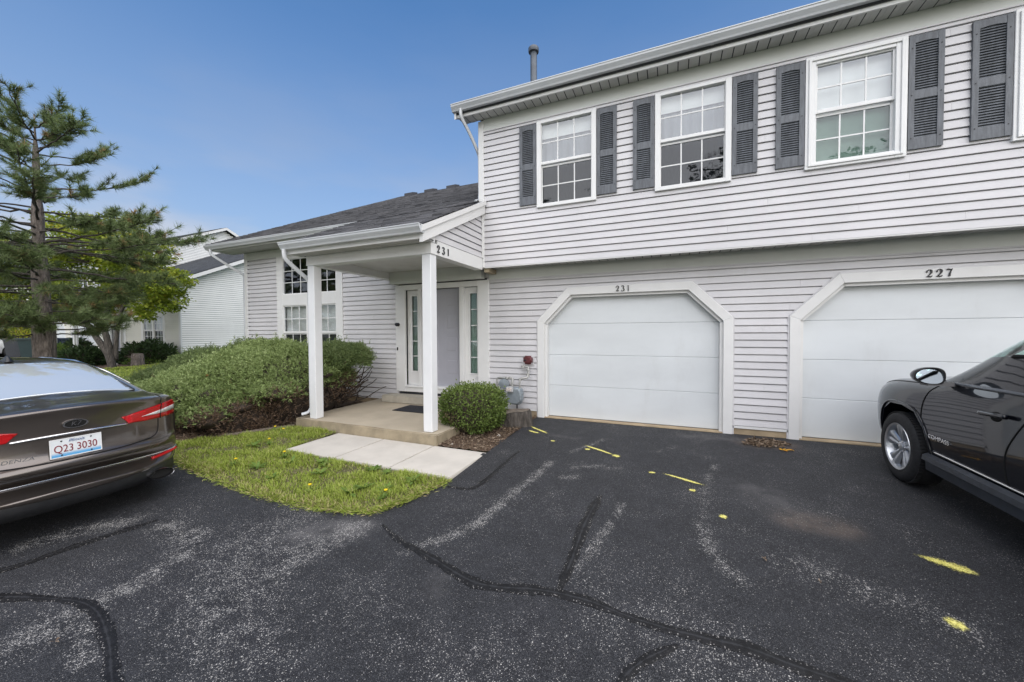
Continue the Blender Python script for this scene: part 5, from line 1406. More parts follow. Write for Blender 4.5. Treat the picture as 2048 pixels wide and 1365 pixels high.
        mb.add(vs, [(i*n+k, i*n+(k+1) % n, (i+1)*n+(k+1) % n, (i+1)*n+k) for i in range(5) for k in range(n)]); sh = mb.build('wing_mirror', P_BLACK, c, smooth=True)
        mb = MB(); vs = []
        for f, dx in ((1.0, 0.004), (.99, -.008), (.88, -.008), (.86, .01)): vs += [(mc[0] + dx, (mc[1] + yy * f) * s, mc[2] + zz * f) for yy, zz in out]
        mb.add(vs, [(i*n+k, i*n+(k+1) % n, (i+1)*n+(k+1) % n, (i+1)*n+k) for i in range(3) for k in range(n)]); mb.build('mirror_rim', PLASTIC, sh, auto=40)
        mb = MB(); mb.add([(mc[0] + .004 + zz * .20, (mc[1] + yy * .87) * s, mc[2] + zz * .87) for yy, zz in out], [list(range(n))]); mb.build('mirror_glass', MIRROR, sh)
        mb = MB(); mb.prism([(2.70, 1.035), (2.82, 1.03), (2.80, 1.065), (2.73, 1.065)], 'y', .80 * s, 1.0 * s); mb.build('mirror_arm', PLASTIC, sh)
        hl = [(.48 * s, .76), (.74 * s, .78), (.77 * s, .86), (.70 * s, .92), (.50 * s, .87)]
        patch('headlamp', B, hl, 'front', .006, LAMPW, c, .05)
        tl_ = [(.60 * s, .86), (.82 * s, .86), (.81 * s, 1.04), (.62 * s, 1.08)]
        patch('tail_lamp', B, tl_, 'rear', .008, RED, c, .05)
        # model lettering on the door
        l1, n1 = hit(B, (2.82, 3 * s, .555), (0, -s, 0))
        if s > 0:
            text_mesh('COMPASS', .050, .002, 'model_lettering', CHROME, c, Matrix.Translation((2.82, l1.y + .005, .562)) @ Matrix.Rotation(R(180), 4, 'Z') @ Matrix.Rotation(R(90), 4, 'X'), 0, xs=1.25)
        # roof rail
        line_on('roof_rail', B, [(.5, .60), (1.2, .62), (1.9, .62)], (lambda s: (lambda a, b: ((a, b * s, 4), (0, 0, -1))))(s), .016, .03, PLASTIC, c, 6)
    patch('windscreen', B, SUV_WS, 'top', .004, CAR_CLEAR, c, .08)
    # cabin: seats, dashboard, wheel, floor
    for y in (.36, -.36):
        for x in (1.72, .98):
            mb = MB(); mb.prism([(x, .55), (x + .50, .58), (x + .52, .72), (x + .04, .70)], 'y', y - .24, y + .24); bevel(mb.build('seat_cushion', SEAT, c), .04, 2)
            mb = MB(); mb.prism([(x + .05, .66), (x + .17, .66), (x - .02, 1.22), (x - .12, 1.22)], 'y', y - .23, y + .23); bevel(mb.build('seat_backrest', SEAT, c), .04, 2)
            mb = MB(); mb.prism([(x - .05, 1.25), (x - .13, 1.25), (x - .16, 1.43), (x - .08, 1.43)], 'y', y - .13, y + .13); bevel(mb.build('headrest', SEAT, c), .03, 2)
    mb = MB(); mb.prism([(2.42, .70), (2.50, .92), (2.72, .965), (2.95, .97), (2.95, .70)], 'y', -.74, .74); bevel(mb.build('dashboard', PLASTIC, c), .03, 2)
    mb = MB(); mb.box(.5, 2.9, -.76, .76, .46, .50); mb.build('cabin_floor', PLASTIC, c)
    mb = MB(); pts = [(2.34 + .055 * math.sin(2 * math.pi * k / 24), .36 + .185 * math.cos(2 * math.pi * k / 24), .95 + .175 * math.sin(2 * math.pi * k / 24)) for k in range(25)]; mb.tube(pts, .016, 8, caps=False); mb.build('steering_wheel', PLASTIC, c, smooth=True)
    mb = MB(); mb.box(2.30, 2.34, -.10, .10, 1.30, 1.36); bevel(mb.build('rear_view_mirror', PLASTIC, c), .01)
    patch('rear_window', B, [(-.55, 1.10), (.55, 1.10), (.50, 1.45), (-.50, 1.45)], 'rear', .004, CGLASS, c, .08)
    return c
suv = build_suv((3.835, -4.625, -0.030), R(90))
# ------------------------------------------------------------------ vegetation
def foliage_mat(name, cols, rough=0.6, trans=0.25, spec=0.3):
    m, t, b = nt(name)
    r = attr(t, 'rnd')
    cr = t.nodes.new('ShaderNodeValToRGB'); L(t, r, cr.inputs[0])
    el = cr.color_ramp.elements; n = len(cols)
    el[0].position = 0; el[0].color = c4(cols[0]); el[1].position = 1; el[1].color = c4(cols[-1])
    for i in range(1, n - 1): e = el.new(i / (n - 1)); e.color = c4(cols[i])
    L(t, cr.outputs[0], b.inputs['Base Color']); b.inputs['Roughness'].default_value = rough; b.inputs['Specular IOR Level'].default_value = spec
    if trans:
        out = t.nodes['Material Output']; tr = t.nodes.new('ShaderNodeBsdfTranslucent'); L(t, cr.outputs[0], tr.inputs['Color'])
        mx = t.nodes.new('ShaderNodeMixShader'); mx.inputs[0].default_value = trans; L(t, b.outputs[0], mx.inputs[1]); L(t, tr.outputs[0], mx.inputs[2]); L(t, mx.outputs[0], out.inputs['Surface'])
    return m
F_PINE = foliage_mat('pine_needles', [(.42, .27, .13), (.085, .118, .042), (.13, .18, .065), (.19, .25, .10), (.27, .33, .16)], trans=.22)
F_MAPLE = foliage_mat('broad_leaves', [(.09, .135, .012), (.15, .21, .018), (.225, .285, .027), (.32, .345, .038), (.40, .32, .045)], trans=.35)
F_JUN = foliage_mat('juniper_sprays', [(.36, .14, .05), (.105, .150, .045), (.175, .235, .075), (.255, .325, .12), (.36, .43, .19)], trans=.12)
F_JUN2 = foliage_mat('juniper_sprays_dark', [(.10, .075, .035), (.085, .13, .042), (.13, .185, .062), (.18, .24, .09), (.24, .29, .13)], trans=.12)
F_BROWN = foliage_mat('juniper_dead_sprays', [(.08, .048, .03), (.12, .078, .05), (.18, .125, .085)], trans=.05)
F_BOX = foliage_mat('boxwood_leaves', [(.16, .12, .075), (.06, .095, .02), (.10, .15, .03), (.145, .205, .045), (.21, .27, .08)], trans=.2)
F_YEW = foliage_mat('yew_leaves', [(.015, .030, .010), (.028, .052, .016), (.045, .08, .024)], trans=.1)
F_GRASS = foliage_mat('grass_blades', [(.50, .42, .22), (.205, .265, .040), (.28, .355, .055), (.35, .425, .08), (.43, .48, .13)], trans=.3)
F_WEED = foliage_mat('weed_leaves', [(.085, .15, .025), (.13, .21, .04), (.18, .26, .055)], trans=.3)
F_DAND = foliage_mat('dandelion_flower', [(.75, .55, .02), (.8, .6, .03)], trans=.1)
def bark_mat(name, a, b_):
    m, t, b = nt(name); p = pos(t, (1, 1, .28)); n = noise(t, p, 22, 6, .7); v = t.nodes.new('ShaderNodeTexVoronoi'); v.inputs['Scale'].default_value = 18; L(t, p, v.inputs['Vector'])
    c = mixc(t, ramp(t, n, .3, .7), a, b_); c = mixc(t, ramp(t, v.outputs['Distance'], .30, .05, 0, .6), c, tuple(x * 1.25 for x in b_))
    L(t, c, b.inputs['Base Color']); b.inputs['Roughness'].default_value = .95; bump(t, b, mth(t, 'ADD', n, v.outputs['Distance']), 1.0, .04); return m
BARK = bark_mat('pine_bark', (.085, .070, .060), (.24, .205, .18)); BARK2 = bark_mat('grey_bark', (.042, .036, .031), (.11, .096, .083)); TWIG = paint('dead_twigs', (.20, .165, .135), .9, .35, 14)
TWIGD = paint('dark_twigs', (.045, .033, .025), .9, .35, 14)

def unit(a): return a / (np.linalg.norm(a, axis=-1, keepdims=True) + 1e-9)
def rvec(n, r=rng): return unit(r.normal(size=(n, 3)))
def tris_mesh(name, P, D, Ln, Wd, rnd, mat):
    """needle triangles"""
    n = len(P); Sv = unit(np.cross(D, rvec(n))) * (Wd / 2)[:, None]
    V = np.empty((n, 3, 3)); V[:, 0] = P - Sv; V[:, 1] = P + Sv; V[:, 2] = P + D * Ln[:, None]
    return np_mesh(name, V.reshape(-1, 3), np.arange(3 * n).reshape(n, 3), mat, rnd=rnd)
def leaf_mesh(name, P, D, Ln, Wd, rnd, mat, up=None, fold=0.0):
    n = len(P); Sv = np.cross(D, rvec(n) if up is None else up); Sv = unit(Sv) * (Wd / 2)[:, None]
    Nn = unit(np.cross(Sv, D))
    V = np.empty((n, 4, 3)); mid = P + D * (Ln * .45)[:, None]
    V[:, 0] = P; V[:, 1] = mid + Sv + Nn * (Ln * fold)[:, None]; V[:, 2] = P + D * Ln[:, None]; V[:, 3] = mid - Sv + Nn * (Ln * fold)[:, None]
    return np_mesh(name, V.reshape(-1, 3), np.arange(4 * n).reshape(n, 4), mat, rnd=rnd)
def wobble(p, s, amp, seed=0):
    """cheap smooth pseudo-noise on points"""
    q = p * s; return amp * (np.sin(q[:, 0] * 1.7 + seed) * np.cos(q[:, 1] * 2.3 + seed * 2) + .6 * np.sin(q[:, 2] * 3.1 + q[:, 0] * 2.1 + seed) + .5 * np.sin(q[:, 1] * 4.7 - q[:, 2] * 3.3 + 3 * seed)) / 2.1

# ---- pine -----------------------------------------------------------
def pine():
    base = Vector((-11.40, -2.67, gz(-11.4, -2.67) - .05))
    t = empty('pine_tree', base); tag(t, 'tall open pine with long-needled branches beside the brown sedan', 'tree')
    H = 6.25
    def axis(z): return np.array([-.26 * (z / H) ** 1.2 + .03 * math.sin(z * 1.3), .04 * (z / H), z])
    mb = MB(); zs = np.linspace(0, H, 26); mb.tube([axis(z) for z in zs], [max(.012, .20 * (1 - z / H) ** .80 * (1 + .25 * math.exp(-z * 2.2)) + .012 * math.sin(z * 5)) for z in zs], 14)
    tr = mb.build('trunk', BARK, t, smooth=True)
    r = np.random.default_rng(11); br = MB(); TP = []; TD = []
    prof = lambda z: np.interp(z, [1.0, 1.6, 2.2, 2.7, 3.1, 3.6, 4.2, 4.8, 5.4, 5.9, 6.25], [1.0, 1.4, 1.7, 2.2, 2.75, 2.85, 2.3, 1.85, 1.3, .9, .3])
    nb = 100; zz = np.sort(np.concatenate([r.uniform(1.5, 3.7, 52), r.uniform(3.3, 6.15, nb - 52)]))
    for k, z in enumerate(zz):
        az = k * 2.39996 + r.uniform(-.4, .4); ln = prof(z) * r.uniform(.55, 1.08)
        el0 = np.interp(z, [1, 3, 5, 7], [.12, .05, .12, .9]) + r.uniform(-.1, .12); bend = r.uniform(.05, .30)
        p0 = axis(z); n = 10; pts = []
        for i in range(n + 1):
            s = i / n; d = ln * s
            pts.append(p0 + np.array([math.cos(az) * d, math.sin(az) * d, math.sin(el0) * d - .22 * ln * s * s * (1 if z < 4.5 else .2) + bend * ln * s ** 3]) + r.normal(0, .012, 3))
        r0 = .008 + .014 * ln / 2.5
        br.tube([Vector(p) for p in pts], [r0 * (1 - .8 * i / n) + .004 for i in range(n + 1)], 5)
        pts = np.array(pts)
        # twigs with needle tufts, mostly on the outer two thirds
        m = int(7 + ln * 8.5)
        for j in range(m):
            s = r.uniform(.42, 1.0) ** .8 if z < 5.6 else r.uniform(.15, 1.0)
            i = min(n - 1, int(s * n)); b0 = pts[i] + (pts[i + 1] - pts[i]) * (s * n - i)
            tdir = unit((pts[i + 1] - pts[i])[None])[0]; side = 1 if j % 2 else -1
            sv = np.array([-tdir[1], tdir[0], 0]) * side
            dv = unit((tdir * .75 + sv * r.uniform(.35, .95) + np.array([0, 0, r.uniform(-.15, .85)]))[None])[0]
            tl = r.uniform(.12, .50) * (0.6 + .4 * min(1, ln / 2))
            e = b0 + dv * tl
            if tl > .2: br.tube([Vector(b0), Vector((b0 + e) / 2 + np.array([0, 0, .01])), Vector(e)], [.006, .005, .004], 4, caps=False)
            for q in ((e, 1.0), (b0 + dv * tl * .55, .8)): TP.append(q[0]); TD.append(dv)
        TP.append(pts[-1]); TD.append(unit((pts[-1] - pts[-2])[None])[0])
    o = br.build('branches', BARK2, t, smooth=True); o['kind'] = 'stuff'
    TP = np.array(TP); TD = np.array(TD); nt_ = len(TP); k = 44
    P = np.repeat(TP, k, 0); D0 = np.repeat(TD, k, 0); n = len(P)
    P = P - D0 * r.uniform(0, .10, n)[:, None]
    perp = unit(np.cross(D0, rvec(n, r))); ang = r.uniform(.2, 1.5, n)
    D = unit(D0 * np.cos(ang)[:, None] + perp * np.sin(ang)[:, None] + np.array([0, 0, .12]))
    tone = np.clip(np.repeat(r.normal(.58, .17, nt_), k) + r.normal(0, .1, n), .2, 1)
    dead = np.repeat(r.random(nt_) < .035, k); tone[dead] = r.uniform(0, .08, dead.sum())
    me = tris_mesh('needles', P, D, r.uniform(.09, .17, n), r.uniform(.007, .011, n), tone, F_PINE)
    o = link('needles', me, None, t); o['kind'] = 'stuff'
pine()

# ---- broad-leaved tree -------------------------------------------------
def broadleaf(name, base, label, clumps, leaf, nleaf, stems, mat, bark, seed, axes=True):
    r = np.random.default_rng(seed)
    t = empty(name, base); tag(t, label, 'tree')
    A = np.array([math.cos(YAW), math.sin(YAW), 0]); Bv = np.array([-math.sin(YAW), math.cos(YAW), 0])
    W3 = lambda a, b, z: A * a + Bv * b + np.array([0, 0, z])
    tr = MB()
    for pts, r0, r1 in stems:
        c = curve([tuple(W3(*p)) for p in pts], 6); n = len(c); tr.tube(c, [r0 + (r1 - r0) * i / (n - 1) for i in range(n)], 10)
    o = tr.build('trunk', bark, t, smooth=True)
    P = []; D = []; T = []; tw = MB()
    tot = sum(c[3] ** 2 for c in clumps)
    for (a, b, z, rad) in clumps:
        c = W3(a, b, z); ns = max(8, int(46 * rad ** 2 / 1.2)); 
        for _ in range(ns):                                   # sub-clumps make light and dark lumps with gaps
            d = unit(r.normal(size=(1, 3)))[0] * np.array([1, 1, .8]); sc = c + d * rad * r.uniform(.35, 1.05) ** .6
            m = max(3, int(nleaf * rad ** 2 / tot / ns)); q = sc + r.normal(0, .15 * (.6 + .4 * rad), (m, 3)) * np.array([1.2, 1.2, .55])
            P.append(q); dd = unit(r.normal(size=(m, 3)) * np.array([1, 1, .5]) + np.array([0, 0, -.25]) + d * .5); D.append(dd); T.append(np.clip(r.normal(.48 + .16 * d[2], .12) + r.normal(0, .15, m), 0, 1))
            if r.random() < .35: 
                e = W3(a * .6, b * .6, z * .75 + .4); tw.tube([Vector(e), Vector((np.array(e) + sc) / 2 + r.normal(0, .1, 3)), Vector(sc)], [.022, .014, .006], 4, caps=False)
    P = np.concatenate(P); D = np.concatenate(D); T = np.concatenate(T); n = len(P)
    if tw.v: q = tw.build('branches', bark, t, smooth=True); q['kind'] = 'stuff'
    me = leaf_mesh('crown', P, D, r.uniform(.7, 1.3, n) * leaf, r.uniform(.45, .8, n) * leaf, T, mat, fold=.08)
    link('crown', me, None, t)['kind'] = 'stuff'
    return t
broadleaf('shade_tree', Vector((-18.96, 1.2, gz(-18.96, 1.2))), 'low twin-trunked tree with yellow-green leaves in front of the cream house',
          [(-3.2, 0, 4.1, 1.3), (-1.7, .4, 4.9, 1.3), (0.0, .2, 5.0, 1.15), (1.3, -.2, 4.2, 1.1), (2.15, -.3, 3.1, .95), (1.7, -.4, 2.25, .5), (2.5, -.3, 2.5, .5), (.5, .6, 3.1, 1.0), (-1.5, .6, 3.1, 1.1), (-3.4, .5, 2.9, 1.1), (-4.3, 0, 4.0, 1.1), (-2.5, .3, 2.3, .7), (-4.4, .2, 2.4, .8), (-.4, .8, 4.0, 1.0), (2.9, -.3, 3.4, .4), (-.9, .3, 2.2, .5)],
          .12, 36000, [([(0, 0, -.1), (-.15, 0, .5), (-.55, 0, 1.1), (-1.2, .1, 1.9), (-1.9, .2, 2.6), (-2.6, .2, 3.3)], .135, .045), ([(0.0, 0, -.1), (-.12, 0, .8), (-.28, 0, 1.7), (-.1, .1, 2.6), (.1, .2, 3.6), (.1, .2, 4.6)], .125, .04), ([(.02, .1, .3), (0.1, .1, 1.3), (.35, .1, 2.3), (1.2, 0, 3.0), (1.9, -.2, 3.4)], .08, .03), ([(-.9, .05, 1.6), (-2.2, .1, 1.95), (-3.6, .2, 2.2), (-4.6, .2, 2.6)], .10, .03)], F_MAPLE, BARK2, 21)
for i, (x, y, lab, cl, n_) in enumerate([(-46, 2, 'dense green tree far behind the wheeled bins', [(0, 0, 3.2, 2.2), (1.8, 0, 2.2, 1.6), (-1.5, 0, 2.6, 1.6), (.3, .5, 4.9, 1.5)], 5000), (-52, 26, 'distant rounded tree beyond the cream house', [(0, 0, 4.5, 2.8), (2, 0, 3.6, 2.2), (-2.2, 0, 3.8, 2.3), (0, 0, 6.8, 1.8)], 5000)]):
    broadleaf('background_tree', Vector((x, y, gz(x, y))), lab, cl, .20, n_, [([(0, 0, -.1), (0, 0, 1.5), (.1, 0, 3.5)], .25, .1)], F_MAPLE, BARK2, 31 + i)

# ---- junipers -------------------------------------------------------------
def juniper(name, label, lobes, nspr, size, mat, seed, dead_side=None, under=0.0, core=True):
    """lobes: (cx,cy,cz, rx,ry,rz); sprays sit on the union surface, pointing outward and up"""
    r = np.random.default_rng(seed); P = []; Nn = []; cs = np.array([l[:3] for l in lobes]); rs = np.array([l[3:] for l in lobes]); area = np.array([l[3] * l[4] + l[3] * l[5] for l in lobes]); area = area / area.sum()
    for i, l in enumerate(lobes):
        m = int(nspr * area[i] * 1.6); d = unit(r.normal(size=(m, 3))); d[:, 2] = np.where(d[:, 2] < -.25, -d[:, 2], d[:, 2])
        p = cs[i] + d * rs[i]; nn = unit(d / rs[i])
        keep = np.ones(m, bool)
        for j in range(len(lobes)):
            if j != i: keep &= (((p - cs[j]) / rs[j]) ** 2).sum(1) > .80
        P.append(p[keep]); Nn.append(nn[keep])
    P = np.concatenate(P); Nn = np.concatenate(Nn)
    lump = wobble(P, 2.6, 1, seed) + .5 * wobble(P, 6.1, 1, seed + 3)
    P = P + Nn * (lump * .055)[:, None] + Nn * (r.uniform(-.10, .03, len(P)) + (r.random(len(P)) < .07) * r.uniform(.03, .13, len(P)))[:, None]
    gzs = gh(P[:, 0], P[:, 1]); k0 = P[:, 2] > gzs + .02; P = P[k0]; Nn = Nn[k0]; lump = lump[k0]
    base = Vector((float(cs[:, 0].mean()), float(cs[:, 1].mean()), gz(cs[:, 0].mean(), cs[:, 1].mean()))); t = empty(name, base); tag(t, label, 'shrub'); b3 = np.array(base)
    n = len(P); kk = 13
    up = np.array([0, 0, 1.0]); flow = unit(Nn * .55 + up * .35 + rvec(n, r) * .55)
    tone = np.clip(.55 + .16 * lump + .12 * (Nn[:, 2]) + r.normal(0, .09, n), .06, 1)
    isd = np.zeros(n, bool)
    if dead_side is not None: isd = dead_side(P, Nn, r)
    PP = np.repeat(P, kk, 0); DD = np.repeat(flow, kk, 0); m = len(PP)
    along = r.uniform(-.2, 1, m); PP = PP + DD * (along * size)[:, None]
    D = unit(DD * .8 + rvec(m, r) * .75); tn = np.clip(np.repeat(tone, kk) + r.normal(0, .11, m), .2, 1)
    spots = (wobble(P, 3.7, 1, seed + 9) > .93); tn[np.repeat(spots, kk)] = 0.02
    idd = np.repeat(isd, kk); keepd = ~idd | (r.random(m) < .45)
    PP, D, tn, idd = PP[keepd], D[keepd], tn[keepd], idd[keepd]
    L1 = r.uniform(.45, 1.1, len(PP)) * size * .62; W1 = r.uniform(.10, .17, len(PP)) * size
    tn[idd] = r.uniform(0, 1, idd.sum())
    for nm, sel, mt in (('foliage', ~idd, mat), ('dead_foliage', idd, F_BROWN)):
        if sel.sum() < 10: continue
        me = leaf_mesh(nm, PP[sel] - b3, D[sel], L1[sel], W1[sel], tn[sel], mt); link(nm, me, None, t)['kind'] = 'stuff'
    # dark core that keeps light from passing straight through
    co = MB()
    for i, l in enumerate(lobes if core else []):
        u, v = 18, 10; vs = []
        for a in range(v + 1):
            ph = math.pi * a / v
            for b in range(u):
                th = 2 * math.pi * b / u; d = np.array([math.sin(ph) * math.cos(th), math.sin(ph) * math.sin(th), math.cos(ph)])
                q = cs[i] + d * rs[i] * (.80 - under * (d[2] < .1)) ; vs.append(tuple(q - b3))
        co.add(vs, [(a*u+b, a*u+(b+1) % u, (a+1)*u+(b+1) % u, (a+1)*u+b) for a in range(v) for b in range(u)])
    if core: co.build('dark_core', TWIGD, t, smooth=True)['kind'] = 'stuff'
    return t, b3
def dead_front(P, Nn, r):
    # bare lower skirt facing the porch and the lawn
    lim = .02 + np.interp(P[:, 0], [-7.5, -6.2, -5.6, -5.2, -4.7], [.02, .07, .20, .38, .52]) + r.normal(0, .07, len(P))
    return (P[:, 2] < lim) & ((Nn[:, 1] < .2) | (P[:, 0] > -5.3))
JLOBES = [(-6.25, -1.65, .15, 1.35, 1.20, .98), (-5.50, -1.35, .40, .85, 1.0, .80), (-7.35, -1.95, .02, 1.15, .95, .74), (-8.15, -2.15, -.05, .8, .7, .48), (-5.95, -2.15, .12, .90, .72, .60), (-6.7, -.95, .25, 1.2, .85, 1.03)]
_r = np.random.default_rng(77)
for _k in range(46):                                    # overlapping layers of branch tips
    _l = JLOBES[_r.integers(0, 6)]; _d = _r.normal(size=3); _d /= np.linalg.norm(_d); _d[2] = abs(_d[2]) * .8 + .05; _d[1] = -abs(_d[1]) if _r.random() < .75 else _d[1]
    JLOBES.append((_l[0] + _d[0] * _l[3] * .92, _l[1] + _d[1] * _l[4] * .92, _l[2] + _d[2] * _l[5] * .93, _r.uniform(.22, .42), _r.uniform(.20, .36), _r.uniform(.09, .17)))
jt, jb = juniper('juniper', 'broad sage-green spreading juniper in front of the wing window', JLOBES, 27000, .088, F_JUN, 5, dead_front)
# bare twisted branches under the skirt
r5 = np.random.default_rng(55); tw = MB()
for k in range(190):
    x = r5.uniform(-6.9, -4.75); y0 = np.interp(x, [-7, -6, -5.3, -4.7], [-2.6, -2.35, -2.0, -1.5]); p = np.array([x - .35, y0 + .45, r5.uniform(.02, .3)]); d = unit(np.array([[r5.uniform(-.2, .9), -r5.uniform(.4, 1.0), r5.uniform(-.15, .5)]]))[0]
    pts = [p]; 
    for i in range(6): d = unit((d + r5.normal(0, .38, 3) + np.array([0, -.1, .05]))[None])[0]; pts.append(pts[-1] + d * r5.uniform(.08, .16))
    pts = [Vector(q) for q in pts if q[2] > gz(q[0], q[1]) - .01]
    if len(pts) > 2: tw.tube([q - Vector(jb) for q in pts], [max(.003, r5.uniform(.008, .018) * (1 - i / 8)) for i in range(len(pts))], 5, caps=False)
tw.build('bare_branches', TWIG, jt, smooth=True)['kind'] = 'stuff'
def dead_low(P, Nn, r): return (P[:, 2] < .70 + r.normal(0, .10, len(P)))
jt2, jb2 = juniper('juniper', 'brown-bottomed upright juniper beside the porch post', [(-4.95, -.85, .92, .50, .50, .30), (-5.15, -.95, .62, .48, .46, .36)], 5200, .075, F_JUN2, 6, dead_low, core=False)
tw = MB()
for k in range(60):
    p = np.array([-5.15 + r5.normal(0, .06), -.85 + r5.normal(0, .06), 0.0]); az = r5.uniform(0, 6.28); d = unit(np.array([[math.cos(az) * .7, math.sin(az) * .7, 1.0]]))[0]; pts = [p]
    for i in range(8): d = unit((d + r5.normal(0, .30, 3))[None])[0]; pts.append(pts[-1] + d * .14)
    tw.tube([Vector(q) - Vector(jb2) for q in pts], [.016 * (1 - i / 10) + .003 for i in range(9)], 5, caps=False)
tw.build('bare_branches', TWIGD, jt2, smooth=True)['kind'] = 'stuff'
juniper('juniper', 'darker green spreading juniper behind the big one, nearer the neighbouring house', [(-9.6, -.55, .05, 1.5, .95, .98), (-10.9, -.7, .0, 1.1, .8, .60), (-8.3, -.3, .2, 1.1, .7, 1.05)], 6500, .10, F_JUN2, 8)

# ---- clipped boxwood ----------------------------------------------------------
def boxwood():
    r = np.random.default_rng(14); c = np.array([-1.93, -1.12, .30]); rad = np.array([.47, .44, .36])
    t = empty('boxwood_shrub', (c[0], c[1], gz(c[0], c[1]))); tag(t, 'clipped rounded boxwood between porch and gas meter', 'shrub'); b3 = np.array(t.location)
    n = 13000; d = unit(r.normal(size=(n, 3))); e = 3.2; sc = (np.abs(d) ** e).sum(1) ** (-1 / e); S_ = d * sc[:, None]
    S_ = S_ * (1 - .14 * np.clip(-S_[:, 2:3], 0, 1))
    P = c + S_ * rad; nn = unit(S_ ** 3); P = P + nn * (wobble(P, 7, .035, 2) + .5 * wobble(P, 15, .03, 5))[:, None] + nn * (r.uniform(-.10, .02, n) + (r.random(n) < .05) * r.uniform(.01, .05, n))[:, None]
    k = P[:, 2] > gz(c[0], c[1]) + .015; P, nn = P[k], nn[k]; n = len(P)
    bare = (wobble(P, 4.2, 1, 4) > .35) & (P[:, 2] < .32) & (nn[:, 1] < -.2)
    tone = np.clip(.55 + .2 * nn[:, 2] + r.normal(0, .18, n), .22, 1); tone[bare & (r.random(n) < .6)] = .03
    D = unit(nn * .7 + rvec(n, r) * .9)
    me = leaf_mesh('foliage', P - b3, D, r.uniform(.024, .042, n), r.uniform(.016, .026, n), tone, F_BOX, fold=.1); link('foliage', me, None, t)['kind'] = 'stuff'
    co = MB(); co.lathe([(.02, -.33), (.25, -.32), (.37, -.18), (.40, .05), (.34, .24), (.18, .30), (.02, .31)], (0, 0, .32), 'z', 20); co.build('dark_core', TWIGD, t, smooth=True)  # solid dark core added so the leaves are not see-through
boxwood()

# ---- yews and small shrubs by the neighbouring house ------------------------------
def small_shrub(name, label, x, y, rx, rz, n, mat, leaf, seed, flat=.7):
    r = np.random.default_rng(seed); z0 = gz(x, y); t = empty(name, (x, y, z0)); tag(t, label, 'shrub')
    d = unit(r.normal(size=(n, 3))); d[:, 2] = np.abs(d[:, 2]) * .9 + .02
    P = d * np.array([rx, rx * .8, rz]); P = P * (1 + wobble(P, 3.5 / max(rx, .4), .22, seed))[:, None] * r.uniform(.75, 1.05, n)[:, None]
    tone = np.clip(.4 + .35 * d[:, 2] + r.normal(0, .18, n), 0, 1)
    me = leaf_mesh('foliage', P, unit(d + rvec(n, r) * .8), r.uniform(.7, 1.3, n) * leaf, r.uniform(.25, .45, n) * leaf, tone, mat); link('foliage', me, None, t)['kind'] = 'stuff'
    co = MB(); co.lathe([(rx * .8, 0), (rx * .78, rz * .35), (rx * .5, rz * .68), (.03, rz * .8)], (0, 0, 0), 'z', 14); co.build('dark_core', TWIGD, t, smooth=True)  # added dark core behind the leaves, blocks the view through
    return t
small_shrub('yew_shrub', 'dark green yew right of the twin trunk, under the cream house window', -20.6, 3.0, 1.15, .95, 5200, F_YEW, .16, 61)
small_shrub('yew_shrub', 'dark low yew left of the twin trunk', -21.6, 1.2, 1.0, .75, 4000, F_YEW, .15, 62)
small_shrub('yew_shrub', 'small dark yew behind the neighbouring porch post', -26.0, 2.6, .7, 1.1, 2600, F_YEW, .15, 63)
small_shrub('leafy_shrub', 'light green bushy shrub behind the wheeled bins at the left edge', -36.5, 3.6, 1.6, 2.0, 3200, F_MAPLE, .22, 64)
small_shrub('ground_plants', 'low pale green plants at the foot of the cream wall', -20.1, 2.6, .7, .28, 1500, F_WEED, .12, 65)

# ---- grass ---------------------------------------------------------------------
def grass(name, label, poly, n, h0, h1, w, seed, extra=None):
    r = np.random.default_rng(seed); xs = [p[0] for p in poly]; ys = [p[1] for p in poly]
    X = r.uniform(min(xs), max(xs), n * 3); Y = r.uniform(min(ys), max(ys), n * 3); k = in_poly(X, Y, poly); X, Y = X[k][:n], Y[k][:n]
    cl = np.sin(X * 9 + np.sin(Y * 7) * 2) * np.cos(Y * 11 + X * 3) + .6 * np.sin(X * 3.1 - Y * 4.3)
    keep = r.random(len(X)) < np.clip(.72 + .35 * cl, .15, 1); X, Y, cl = X[keep], Y[keep], cl[keep]; n = len(X)
    H = (r.uniform(h0, h1, n) * (1 + .35 * cl)); az = r.uniform(0, 6.28, n); lean = r.uniform(.15, 1.1, n)
    D = np.stack([np.cos(az) * lean, np.sin(az) * lean, np.ones(n)], 1); D = unit(D)
    side = np.stack([-np.sin(az), np.cos(az), np.zeros(n)], 1) * (r.uniform(.6, 1.3, n) * w / 2)[:, None]
    P = np.stack([X, Y, gh(X, Y) + .010], 1); mid = P + D * (H * .55)[:, None]; tip = mid + unit(D * np.array([1.9, 1.9, .55])) * (H * .55)[:, None]
    V = np.empty((n, 5, 3)); V[:, 0] = P - side; V[:, 1] = P + side; V[:, 2] = mid + side * .8; V[:, 3] = mid - side * .8; V[:, 4] = tip
    i = np.arange(n)[:, None] * 5; F = np.concatenate([i + np.array([[0, 1, 2]]), i + np.array([[0, 2, 3]]), i + np.array([[3, 2, 4]])], 1).reshape(-1, 3)
    tone = np.clip(.52 + .14 * cl + r.normal(0, .14, n), .18, 1)
    dry = r.random(n) < .10 + (.25 if extra else 0) * (seg_dist(X, Y, extra) < .10 if extra else 0); tone[dry] = r.uniform(0, .15, dry.sum())
    me = np_mesh(name, V.reshape(-1, 3), F, F_GRASS, rnd=np.repeat(tone, 3)); o = link(name, me); tag(o, label, 'grass', kind='stuff'); return o
edge_l = [(-1.30, -2.86), (-1.45, -3.28), (-1.64, -3.57), (-2.2, -3.69), (-3.1, -3.70), (-4.5, -3.54), (-5.3, -3.33)]
grass('grass', 'short mixed grass of the front lawn strip', LAWN_POLY, 46000, .025, .065, .007, 71, edge_l)
